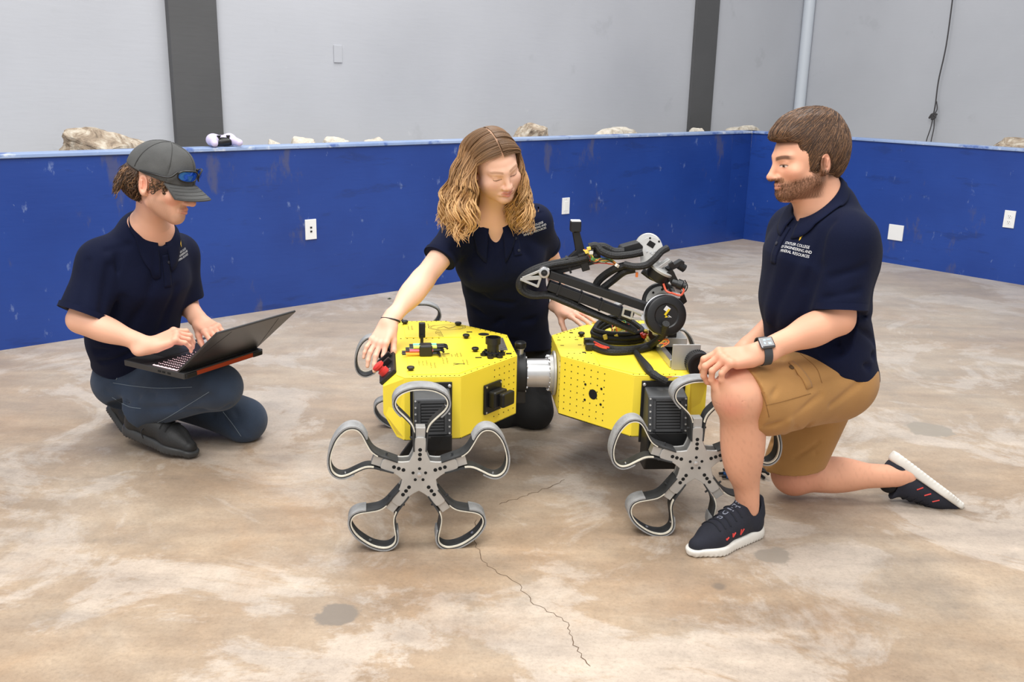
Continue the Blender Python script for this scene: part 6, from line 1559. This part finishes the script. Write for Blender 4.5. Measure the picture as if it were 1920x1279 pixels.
    nl = 1000; Mx = 30; ncl = 70; CL = [dict(s=1 if rr.random() < .5 else -1, u=rr.random(), ae=rr.uniform(1.15, 1.55), zj=rr.random(), ph=rr.uniform(0, 6.28), fq=rr.uniform(2.0, 3.0), am=rr.uniform(.010, .020), dr=rr.uniform(.010, .056), fw=rr.uniform(-.035, .020)) for _ in range(ncl)]; paths = np.zeros((nl, Mx, 3)); colr = np.zeros((nl, Mx, 3)); rad = np.zeros((nl, Mx))
    dk = np.array(lin((104, 76, 50))); md = np.array(lin((158, 118, 78))); lt = np.array(lin((212, 168, 112)))
    for i in range(nl):
        q_ = CL[i % ncl]; s_ = q_['s']; u = float(np.clip(q_['u'] + rr.normal() * .03, 0, 1)); y0 = .066 - .165 * u + rr.normal() * .004; zt = .040 + .083 * math.sqrt(max(.02, 1 - ((y0 + .022) / .108) ** 2))
        lay_ = rr.random()
        # over the head, in head coordinates
        a_end = q_['ae'] + rr.normal() * .06; pts = []
        for k in range(12):
            t = k / 11; a = .034 + a_end * t; rx = .080 + .006 * lay_ + .004 * t; rz = zt - .040 + .006 * lay_
            yy = y0 - .030 * t * t * (1 - u) - .008 * t
            pts.append(H(s_ * rx * math.sin(a), yy, .040 + rz * math.cos(a)))
        p = pts[-1]; out = H.d(s_, 0, 0); out[2] = 0; out = nz(out); bk = nz(np.array([H.R[0, 1], H.R[1, 1], 0])) * -1
        # hanging part, straight down in the world with growing waves
        zend = (.800 if s_ > 0 else .815) + .072 * q_['zj'] + rr.normal() * .010
        ph = q_['ph'] + rr.normal() * .35; fq = q_['fq']; am = q_['am'] * rr.uniform(.7, 1.2); drift = (q_['dr'] + rr.normal() * .005) * (1.25 if s_ > 0 else .85); fwd = q_['fw'] + rr.normal() * .004 + .02 * (u < .35)
        m = Mx - 12; z0 = p[2]
        for k in range(1, m + 1):
            t = k / m; q = p + np.array([0, 0, (zend - z0) * t]) + out * (drift * math.sin(t * PI * .62)) - bk * fwd * t * -1 * -1
            q = q + (out * math.sin(ph + fq * 6.28 * t) + bk * math.cos(ph + fq * 6.28 * t)) * am * t ** .8
            if t > .85: q = q + out * (t - .85) * .10 * rr.uniform(-.6, 1)
            pts.append(q)
        paths[i] = np.array(pts); tt = np.linspace(0, 1, Mx); r0 = rr.uniform(.0013, .0028)
        rad[i] = r0 * np.clip(.55 + 1.2 * tt, 0, 1.15) * (1 - .85 * np.clip((tt - .9) / .1, 0, 1)); w = rr.uniform(-.25, .25)
        g = np.clip(tt * 1.5 - .30 + w, 0, 1); b1 = dk + (md - dk) * np.clip(g * 2, 0, 1)[:, None]; colr[i] = b1 + (lt - md) * np.clip(g * 2 - 1, 0, 1)[:, None] * .9
        colr[i] *= rr.uniform(.75, 1.2)
    st = strands(paths, rad, colr, 4)
    o = sdf_obj('hair_locks', [st[:2]], M_hair, hb, fixed_color(st[2])); o['kind'] = 'stuff'
    return T
person_middle()
# ================================================================== crouching person with cap and laptop
def person_left():
    base = PZ(330, 850, 0)
    T = thing('person', 'crouching person in grey cap, navy polo and jeans typing on a laptop', 'person', (base[0], base[1] + .1, 0))
    fr = nz([.84, -.50, -.22]); up = nz([.20, -.10, 1.0])
    nb = P(280, 432, 3.24); shN = P(190, 492, 3.16); shF = P(335, 476, 3.42); sd = nz(shN - shF)
    chest = P(266, 520, 3.27); waist = P(250, 625, 3.34); pel = P(248, 690, 3.40)
    elN = P(150, 600, 3.06); wrN = P(280, 648, 3.06); elF = P(350, 572, 3.44); wrF = P(376, 603, 3.33)
    hipN = P(262, 712, 3.33); hipF = P(270, 690, 3.46); knN = P(410, 726, 3.13); knF = P(458, 788, 3.335)
    H = Fr(P(305, 343, 3.12), y=[.93, -.12, -.24], z=[.22, 0, 1], sc=1.02); ZL = .92
    F = Field(); add_head(F, H, jaw=.98, zl=ZL, nose=.95, lips=.82)
    F.cone(H(0, -.035, -.03), nb, .043, .046, .03); F.cone(H(0, -.005, -.06), nb + fr * .015, .034, .038, .03)
    F.cone(nb, chest, .065, .095, .05, side=sd, asp=1.35); F.cone(chest, waist, .10, .095, .05, side=sd, asp=1.35); F.cone(waist, pel, .095, .11, .05, side=sd, asp=1.25)
    F.cone(shN, shF, .042, .042, .05)
    F.cone(shN, elN, .046, .040, .03); F.cone(elN, wrN, .040, .027, .02); F.ell(elN + (wrN - elN) * .3, (.075, .039, .041), frame(wrN - elN, [0, 0, 1]), .03)
    kn = P(332, 628, 3.10); W = Fr(wrN, x=kn - wrN, z=[-.20, -.42, .86])
    add_hand(F, W, 1, [(30, 42, 28, 5), (38, 46, 28, 2), (40, 46, 28, -2), (36, 30, 20, -10)], (28, 30, 10, 14), 1.0)
    F.cone(shF, elF, .044, .039, .03); F.cone(elF, wrF, .038, .027, .02)
    kf = P(400, 620, 3.26); WF = Fr(wrF, x=kf - wrF, z=[.05, -.25, .95])
    add_hand(F, WF, -1, [(18, 32, 22, 4), (22, 36, 22, 1), (24, 36, 22, -3), (26, 30, 20, -9)], (26, 16, 10, 10), .98)
    F.cone(hipN, knN, .07, .05, .03)
    def beard(l):
        n = vnoise(l, 1500, 3) * .06; l = l.copy(); l[:, 2] = np.where(l[:, 2] < 0, l[:, 2] / ZL, l[:, 2])
        edge = smst(.045, .018, np.abs(l[:, 1] - (.012 + .45 * np.clip(-l[:, 2] - .04, 0, .1)))) * smst(-.035, -.055, l[:, 2]) * (np.abs(l[:, 0]) > .025)
        jl = smst(-.075, -.100, l[:, 2]) * smst(-.01, .02, l[:, 1]); mou = (1 - smst(.006, .012, np.abs(l[:, 2] + .058))) * (np.abs(l[:, 0]) < .024) * (l[:, 1] > .06)
        return np.clip(np.maximum(np.maximum(edge * .38, jl * .30), mou * .22) + n * (edge > .2), 0, .7)
    def color(V):
        c = np.tile(np.array(lin((232, 178, 150))), (len(V), 1)); c *= (1 + .05 * vnoise(V, 60, 5))[:, None]
        for o in (W(.07, 0, 0), WF(.07, 0, 0)): c = mixc(c, (224, 142, 120), np.clip(1 - _len((V - o) / .10), 0, 1) * .45)
        l = H.loc(V); hd = _len(l) < .2; lh = l[hd]
        c[hd] = face_color(lh, c[hd], brow=(96, 68, 46), browamt=.7, lip=(198, 112, 102), lipamt=.55, browz=.018, browh=1.2, eye_open=.3, beard=lambda _l: beard(lh), beardcol=(104, 74, 52), redness=.26, zl=ZL)
        for sp in ((.05, .055, -.055), (.054, .045, -.05), (.046, .06, -.045), (.056, .035, -.06), (-.05, .05, -.05)):
            w = np.clip(1 - _len((l - np.array([-sp[0], sp[1], sp[2]])) / .005), 0, 1); c = mixc(c, (196, 92, 80), w * .6)
        return c
    finish_body('body', F, T, color, [(H.o, .165), (W(.09, 0, -.01), .112), (WF(.09, 0, -.01), .112)])
    # polo
    S = Field(); slN = shN + (elN - shN) * .90; slF = shF + (elF - shF) * .86; aN = nz(elN - shN); aF = nz(elF - shF)
    S.cone(nb - up * .02, chest, .080, .122, .05, side=sd, asp=1.34); S.cone(chest, P(250, 575, 3.31), .124, .128, .05, side=sd, asp=1.32); S.cone(P(250, 575, 3.31), waist, .128, .130, .05, side=sd, asp=1.28); S.cone(waist, P(246, 695, 3.40), .126, .120, .04, side=sd, asp=1.2)
    S.ell(chest - fr * .06 + up * .01, (.10, .16, .13), frame(-fr, sd), .06)
    S.cone(shN + sd * .0, shF, .060, .056, .06); S.cone(nb - up * .03, shN, .05, .058, .05); S.cone(nb - up * .03, shF, .05, .052, .05)
    cN = nz(aN + np.array([-.10, 0, -.12])); S.cone(shN, slN + aN * .06, .066, .080, .04, cut=(slN, cN)); S.cone(shF, slF + aF * .05, .060, .068, .04, cut=(slF, aF))
    S.cone(slN + aN * .04, slN + aN * .12, .070, .078, .002, 'sub'); S.cone(slF + aF * .035, slF + aF * .1, .058, .064, .002, 'sub')
    N = Fr(P(284, 424, 3.225), y=fr * .80 - up * .60, z=fr * .60 + up * .80); na = N.R[:, 2]
    S.cone(P(262, 425, 3.27), chest, .05, .09, .05, side=sd, asp=1.2)
    S.half(N(0, 0, -.004), na, .006, c=N.o, rad=.13); S.cone(N(0, 0, -.07), N(0, 0, .1), .049, .055, .006, 'sub', side=N.R[:, 1], asp=1.15); S.cone(N(0, .055, -.02), N(0, .10, -.055), .026, .008, .006, 'sub')
    S.half(P(240, 690, 3.40), nz(np.array([-.28, .0, -1.0])), .006)
    add_folds(S, (((165, 490), (150, 570), .012, .005), ((205, 500), (190, 590), .014, .007), ((220, 480), (215, 600), .014, .008), ((230, 560), (200, 640), .016, .007), ((290, 520), (230, 640), .02, .006), ((330, 540), (300, 620), .016, .005), ((180, 660), (260, 640), .012, .006), ((190, 680), (250, 660), .01, .006), ((240, 460), (200, 470), .012, .004)), 2.7, 1.0, 1.5)
    sm = S.mesh(.0045); shirt = sdf_obj('polo_shirt', [sm], M_navy, T); bv = bvh_of(sm)
    collar(S, N, .051, shirt, gap=14, flare=.044, spread=.064, h_back=.008, h_front=.0, asp=1.16)
    cuff_rim('sleeve_cuff', slN, cN, .0775, fr, 1.0, M_navy, shirt)
    c0, n0 = cam_hit(bv, 312, 500); drape('placket', bv, c0, n0, up, gridquad(-.014, .014, -.07, .04, 4, 14), M_navy, shirt, off=.003, smooth=True, thick=.003)
    q, n_ = cam_hit(bv, 315, 492); obj('button', MB().lathe(q + n_ * .003, n_, [(0, .005), (.002, .005), (.0024, .004)], n=14), M_button, shirt, smooth=True)
    chest_logo(bv, 340, 468, up, shirt, size=.0105)
    U = Field(); U.cone(N(0, .0, -.045), N(0, .0, -.012), .062, .061, .01, side=N.R[:, 1], asp=1.15); U.cone(N(0, 0, -.03), N(0, 0, .1), .053, .06, .003, 'sub', side=N.R[:, 1], asp=1.1)
    sdf_obj('undershirt', [U.mesh(.004)], M_sockb, T)
    # jeans
    K = Field(); thd = nz(knN - hipN); shoeO = np.array([-1.392, 3.262, .050]); anN = np.array([-1.335, 3.235, .135])
    K.cone(P(248, 688, 3.40), P(250, 706, 3.39), .110, .116, .04, side=sd, asp=1.2); K.ell(P(246, 712, 3.40), (.105, .14, .095), frame(fr, sd), .05)
    K.cone(hipN, knN, .092, .068, .05); K.ell(knN + np.array([.0, 0, 0]), (.072, .070, .072), None, .03); ca = nz(anN - knN)
    K.cone(knN, anN, .068, .070, .04, cut=(anN, nz(ca + np.array([-.1, 0, -.35])))); K.cone(anN - ca * .03, anN + ca * .1, .060, .064, .002, 'sub')
    K.cone(hipF, knF, .095, .074, .05); K.ell(knF, (.074, .074, .074), None, .03); anF = np.array([-1.36, 3.50, .10]); cf = nz(anF - knF); K.cone(knF, anF, .070, .064, .03)
    K.half((0, 0, .001), (0, 0, -1), .004)
    add_folds(K, (((215, 715), (260, 745), .010, .005), ((240, 720), (290, 740), .010, .004), ((280, 800), (380, 770), .012, .005), ((300, 815), (400, 780), .010, .005), ((350, 770), (430, 760), .010, .005), ((260, 765), (330, 765), .012, .010), ((330, 762), (390, 742), .012, .008), ((420, 780), (440, 815), .010, .004), ((440, 770), (465, 815), .012, .004), ((200, 735), (240, 755), .010, .004)), 2.7, 1.0, 1.0)
    km = K.mesh(.005); jeans = sdf_obj('jeans', [km], M_jeans, T); kv = bvh_of(km); M_st = mat('pale_jean_stitching', (120, 132, 142), .9)
    def seam(pts, r=.0009, m_=M_st, name='seam'):
        out = []
        for a in smooth_path([np.array([*p, 0]) for p in pts], 26):
            d = nz(P(a[0], a[1], 2.0) - _C); h_ = kv.ray_cast(Vector(_C), Vector(d))
            if h_[0] is not None: out.append(np.array(h_[0]) + np.array(h_[1]) * .0004)
        if len(out) > 3: obj(name, MB().tube(out, r, 5), m_, jeans, smooth=True)
    seam([(212, 718), (250, 724), (300, 728), (360, 726)]); seam([(262, 808), (310, 785), (360, 755), (392, 735)]); seam([(418, 772), (436, 795), (452, 818)]); seam([(218, 712), (226, 695), (232, 685)], .0012); seam([(210, 745), (240, 762), (264, 766)])
    obj('belt', MB().tube([P(186, 696, 3.42), P(196, 697, 3.37), P(206, 699, 3.34)], .010, 8), mat('brown_belt', (96, 62, 40), .6), jeans, smooth=True)
    # shoes
    M_bk = mat('black_leather_trainer', (32, 32, 33), .55, var=.2, vscale=30, bump=.2, bscale=200); M_bs = mat('dark_grey_sole', (58, 59, 60), .5, var=.2, vscale=30)
    toe = PZ(362, 860, 0); fd = nz(toe + np.array([0, 0, .006]) - shoeO); upv = nz(np.array([.1, 0, 1.0]))
    u1, F1, S1, s1 = shoe(T, shoeO, fd, upv, .325, (M_bk, M_bs, M_sockb), 'shoe', ankle_up=.095)
    for i in range(4): lace(F1, S1, s1, .120 + .022 * i, .034, .0022, M_black, u1)
    p0 = edge_on(F1, S1(.12, -.07, .06), S1.R[:, 1]); obj('lace_end', MB().tube(smooth_path([S1(.125 * s1, -.02, .10), p0 + np.array([0, -.004, .0]), p0 + np.array([.004, -.010, -.03])], 14), .002, 6), M_black, u1, smooth=True)
    u2, F2, S2, s2 = shoe(T, P(205, 764, 3.47), nz([.60, -.42, -.52]), nz([.45, .10, .85]), .25, (M_bk, M_bs, M_sockb), 'shoe', ankle_up=.095)
    # cap
    M_cap_ = mat('washed_charcoal_cotton', (78, 78, 77), .9, var=.16, vscale=24, bump=.35, bscale=500); M_capd = mat('charcoal_stitching', (56, 56, 55), .9)
    Cc = Fr(H(0, -.009, .028), y=H.d(0, 1, -.12), z=H.d(0, .12, 1), sc=H.sc); D = Field()
    D.ell(Cc(0, -.002, -.002), np.array((.0865, .1105, .104)) * H.sc, Cc.R, .02); D.cone(Cc(0, .01, .045), Cc(0, .04, .050), .05, .045, .03); D.half(Cc(0, 0, -.002), Cc.d(0, .0, -1), .003)
    D.cone(Cc(0, 0, -.06), Cc(0, 0, -.001), .075, .072, .002, 'sub')
    for a in range(6):
        th = a * PI / 3 + PI / 2; D.fold([Cc(.084 * math.cos(th) * math.cos(e), .104 * math.sin(th) * math.cos(e), .092 * math.sin(e)) for e in np.linspace(.05, 1.5, 8)], .0035, .0034)
    cap = sdf_obj('cap', [D.mesh(.0035)], M_cap_, T); 
    for a in range(6):
        th = a * PI / 3 + PI / 2; ps = np.array([Cc(.12 * math.cos(th) * math.cos(e), .15 * math.sin(th) * math.cos(e), .14 * math.sin(e)) for e in np.linspace(.06, 1.52, 16)]); dr = Cc(0, 0, 0) - ps; dr /= np.linalg.norm(dr, axis=1)[:, None]
        obj('panel_seam', MB().tube(march(D, ps, dr), .0011, 5), M_capd, cap, smooth=True)
    vs = []; fs = []; nu, nv = 24, 10
    for j in range(nv + 1):
        for i in range(nu + 1):
            a = -1.12 + 2.24 * i / nu; t = j / nv; bx, by = .083 * math.sin(a) * (1 - .0 * t), .100 * math.cos(a); L_ = .074 * math.cos(a * .80) ** .7
            x = bx * (1 + .03 * t); y = by + L_ * t; z = .006 - .022 * t ** 1.2 - .030 * (abs(math.sin(a)) ** 2.0) * (.4 + .6 * t); vs.append(Cc(x, y, z))
    mb = MB(); mb.add(vs, [(j * (nu + 1) + i, j * (nu + 1) + i + 1, (j + 1) * (nu + 1) + i + 1, (j + 1) * (nu + 1) + i) for j in range(nv) for i in range(nu)])
    br = obj('brim', mb, M_cap_, cap, smooth=True, angle=180); so = br.modifiers.new('thickness', 'SOLIDIFY'); so.thickness = .004
    for j in (3, 5, 7, 9):
        obj('brim_stitching', MB().tube([np.array(vs[j * (nu + 1) + i]) + Cc.R[:, 2] * .0004 for i in range(1, nu)], .0007, 4), M_capd, br)
    obj('cap_button', MB().lathe(Cc(0, -.002, .0985), Cc.R[:, 2], [(0, .008), (.004, .007), (.006, .003)], n=16), M_cap_, cap, smooth=True)
    for a in (0, 1, 2, 3, 4, 5):
        th = a * PI / 3 + PI / 3 * .5 + PI / 2; e = .72; c = Cc(.0845 * math.cos(th) * math.cos(e), .106 * math.sin(th) * math.cos(e), -.002 + .102 * math.sin(e)); d = nz(c - Cc.o); obj('eyelet', MB().lathe(c - d * .001, d, [(0, .0032), (.0016, .0032), (.002, .002)], n=12), M_capd, cap)
    # curly hair below the cap
    rr = np.random.default_rng(17); nl = 420; Mx = 18; paths = np.zeros((nl, Mx, 3)); rad = np.zeros((nl, Mx)); col_ = np.zeros((nl, 3)); cs = [lin(c) for c in ((92, 66, 46), (70, 50, 36), (124, 92, 64), (58, 42, 30))]
    for i in range(nl):
        th = rr.uniform(-.86, .86) if rr.random() < .8 else rr.choice([-1, 1]) * rr.uniform(1.78, 2.3); back = 1 - smst(1.2, 2.2, np.array([abs(th)]))[0]           # 0 = nape
        x = .079 * math.sin(th); y = -.020 - .094 * math.cos(th); z = .022 + rr.uniform(-.025, .006); L_ = (.020 + .070 * back) * rr.uniform(.6, 1.1)
        if abs(th) > 1.7: L_ = rr.uniform(.015, .032)
        elif abs(th) > .95: L_ = rr.uniform(.004, .010)
        ph = rr.uniform(0, 6.28); fq = rr.uniform(1.0, 1.9); am = rr.uniform(.005, .015); o = np.array([math.sin(th), -math.cos(th), 0])
        for k in range(Mx):
            t = k / (Mx - 1); p = np.array([x, y, z]) + o * (.006 + .022 * t * back * rr.uniform(.9, 1.1) + .003) + np.array([0, 0, -L_ * t * (1 - .25 * t)]) + np.array([am * math.sin(ph + fq * 6.28 * t) * math.cos(th), am * math.sin(ph + fq * 6.28 * t) * math.sin(th) * .5, am * .6 * math.cos(ph + fq * 6.28 * t)]) * t
            paths[i, k] = H(*p)
        rad[i] = rr.uniform(.0013, .0026) * (1 - .8 * np.linspace(0, 1, Mx) ** 3); col_[i] = np.array(cs[rr.integers(0, 4)]) * rr.uniform(.8, 1.2)
    st = strands(paths, rad, col_, 5); o = sdf_obj('hair', [st[:2]], M_hair, T, fixed_color(st[2])); o['kind'] = 'stuff'
    G = Field(); G.ell(H(0, -.050, .0), np.array((.080, .082, .070)) * H.sc, H.R); G.half(H(0, 0, .05), H.d(0, 0, 1), .004); G.custom(H.o, .2, lambda p: np.maximum(-(H.loc(p)[:, 1] + .048), H.loc(p)[:, 2] - .030), .008)
    nm, ns = hair_cover(G, H, 900, .050, lambda l: np.stack([l[:, 0] * 4, np.full(len(l), -.35), np.full(len(l), -1.0)], 1), .0017, [(98, 70, 48), (76, 54, 38), (132, 98, 68), (60, 44, 31)], 44, lambda l: l[:, 2] < .03, seg=10, lift=.016, jitter=.45, wav=.9)
    nh = sdf_obj('nape_hair', [nm], M_hair, T, lambda V: np.tile(np.array(lin((66, 47, 33))), (len(V), 1)))
    sdf_obj('nape_curls', [ns[:2]], M_hair, nh, fixed_color(ns[2]))['kind'] = 'stuff'
    # sunglasses resting on the brim
    g0 = Cc(0, .112, .022); gl = thing('sunglasses', 'black wraparound sunglasses with blue mirror lenses perched on the cap brim', 'sunglasses', g0)
    M_lens = mat('blue_mirror_lens', (18, 84, 214), .12, metal=.55)
    def gpt(x, y, z): return Cc(x * 1.12, .113 + y - 8.5 * x * x, .036 + z * 1.12)
    for s_ in (-1, 1):
        n = 22; ring_ = []
        for k in range(n):
            a = 2 * PI * k / n; ex = .0285 * math.copysign(abs(math.cos(a)) ** .8, math.cos(a)); ez = .0165 * math.copysign(abs(math.sin(a)) ** .85, math.sin(a)); ring_.append(gpt(s_ * .034 + ex, 0.0 + .002, ez - .10 * ex * s_ * 1.0 * .6))
        obj('frame_rim', MB().tube(ring_, .0026, 6, closed=True), M_black, gl, smooth=True)
        cen = gpt(s_ * .034, .006, 0); lv = [cen] + ring_; back_ = [p - Cc.R[:, 1] * .002 for p in lv]; k0 = len(lv)
        mb = MB(); mb.add(lv + back_, [(0, 1 + k, 1 + (k + 1) % n) for k in range(n)] + [(k0, k0 + 1 + (k + 1) % n, k0 + 1 + k) for k in range(n)]); obj('lens', mb, M_lens, gl, smooth=True, angle=180)
        obj('temple_arm', MB().tube(smooth_path([gpt(s_ * .063, -.001, .006), Cc(s_ * .0835, .062, .020), Cc(s_ * .0905, .015, .012), Cc(s_ * .088, -.03, .004)], 18), [.0042 - .0014 * i / 17 for i in range(18)], 7), M_black, gl, smooth=True)
    obj('nose_bridge', MB().tube(smooth_path([gpt(-.008, 0, .004), gpt(0, .002, .007), gpt(.008, 0, .004)], 8), .0032, 7), M_black, gl, smooth=True)
    # laptop on the raised thigh
    A = PZ(335, 704, .362); Cn_ = PZ(486, 656, .362); hx = nz(Cn_ - A); dz = np.array([0, 0, 1.0]); ud = nz(np.cross(dz, hx)); ud = ud if ud[1] > 0 else -ud   # towards the user
    Lw, Ld = .358, .262; R = np.stack([hx, ud, np.cross(hx, ud)], 1)
    if R[2, 2] < 0: R[:, 2] *= -1
    def q(x, y, z): return A + hx * x + ud * y + dz * z
    lp = thing('laptop', 'open black gaming laptop with lit keyboard balanced on a denim thigh', 'laptop', q(Lw / 2, Ld / 2, -.012))
    bs = obj('base', MB().box(q(Lw / 2, Ld / 2 - .012, -.0005), (Lw, Ld + .024, .021), R), M_lap, lp, bevel=.003)
    M_glow = mat('keyboard_backlight', (240, 205, 210), .5); b_ = M_glow.node_tree.nodes['Principled BSDF']; b_.inputs['Emission Color'].default_value = rgba((250, 205, 212)); b_.inputs['Emission Strength'].default_value = 1.8
    obj('backlit_deck', MB().box(q(Lw / 2, .078, .0105), (.335, .112, .0014), R), M_glow, bs)
    key = None; kx = .335 / 17
    for r_ in range(6):
        for c_ in range(17):
            cpos = q(.0115 + kx * (c_ + .5), .030 + r_ * .0186, .0126)
            if key is None: key = obj('key', MB().box(cpos, (kx - .0062, .0126, .003), R), M_black, bs); k_off = Vector(key.location)
            else:
                k2 = key.copy(); COL.objects.link(k2); k2.location = k_off + Vector(cpos - q(.0115 + kx * .5, .030, .0126))
    obj('touchpad', MB().box(q(Lw * .42, .20, .0105), (.105, .066, .001), R), mat('touchpad', (34, 34, 36), .4), bs)
    obj('palm_sticker', MB().box(q(Lw * .86, .205, .0105), (.05, .05, .0008), R), M_white, bs)
    phi = math.radians(LID); ld = -ud * math.cos(phi) + dz * math.sin(phi); ln = -ud * math.sin(phi) - dz * math.cos(phi)
    lc = q(Lw / 2, 0.004, .012) + ld * .124
    lid_ = obj('lid', MB().box(lc, (Lw, .248, .008), np.stack([hx, ld, np.cross(hx, ld)], 1)), M_lap, lp, bevel=.003)
    obj('screen', MB().box(lc - ln * .0045, (Lw - .012, .232, .001), np.stack([hx, ld, np.cross(hx, ld)], 1)), mat('dark_screen', (14, 15, 18), .15), lid_)
    for s_ in (-.25, .25): obj('lid_ridge', MB().box(lc + ln * .0042 + hx * s_ * Lw * 1.55 + ld * .0, (.002, .22, .001), np.stack([nz(hx + ld * s_ * 1.2), nz(ld - hx * s_ * 1.2), ln], 1)), M_lap, lid_)
    obj('rear_vent', MB().box(q(Lw / 2, -.020, -.001), (Lw * .84, .012, .014), R), mat('orange_red_vent', (176, 66, 34), .35, metal=.3), bs)
    for x in (.03, .33): obj('rear_foot', MB().box(q(x, -.022, -.002), (.045, .014, .017), R), M_black, bs, bevel=.003)
    for x in (.045, .07, .09): obj('side_port', MB().box(A + hx * -.0005 + ud * x + dz * -.001, (.001, .014, .006), R), M_hole, bs)
    return T
M_sockb = mat('black_knit', (14, 14, 16), .9)
M_lap = mat('dark_grey_laptop_shell', (50, 50, 51), .36, var=.06, vscale=3)
M_jeans = mat('dark_blue_denim', (38, 53, 74), .85, var=.40, vscale=6, bump=.5, bscale=600, sheen=.1)
LID = 40
person_left()
# ================================================================== game controller on the barrier cap
def controller():
    M_lil = mat('lilac_plastic', (208, 198, 228), .35)
    gc = on_wall(418, 268, CORNER + NA * .045, NA); gc[2] = WH + .0205
    gp = thing('game_controller', 'lilac game controller lying on top of the blue barrier', 'controller', gc)
    def g(x, y, z): return gc + WA * x + NA * y + np.array([0, 0, z])
    F = Field()
    for s in (-1, 1):
        F.cone(g(s * .048, .020, .034), g(s * .070, -.050, .022), .027, .019, .02); F.ell(g(s * .05, .02, .036), (.03, .03, .026), None, .02)
    F.cone(g(-.04, .020, .034), g(.04, .020, .034), .022, .022, .03)
    F.half(g(0, 0, .003), (0, 0, -1), .003)
    sh = sdf_obj('shell', [F.mesh(.004)], M_lil, gp)
    B = Field(); B.cone(g(-.032, -.006, .022), g(.032, -.006, .022), .019, .019, .01); B.ell(g(0, -.004, .03), (.045, .020, .020), None, .01)
    sdf_obj('centre_panel', [B.mesh(.004)], M_black, gp)
    obj('touch_pad', MB().prism([g(-.026, .006, .05), g(.026, .006, .05), g(.030, .04, .05), g(-.030, .04, .05)], (0, 0, .009)), M_lil, gp, bevel=.003)
    for s in (-1, 1):
        obj('thumbstick', MB().lathe(g(s * .026, -.012, .044), (0, 0, 1), [(0, .007), (.010, .007), (.011, .011), (.016, .011)], n=16), M_black, gp, smooth=True)
        obj('trigger', MB().tube([g(s * .064, .040, .044), g(s * .040, .048, .046)], .007, 8), M_black, gp, smooth=True)
controller()
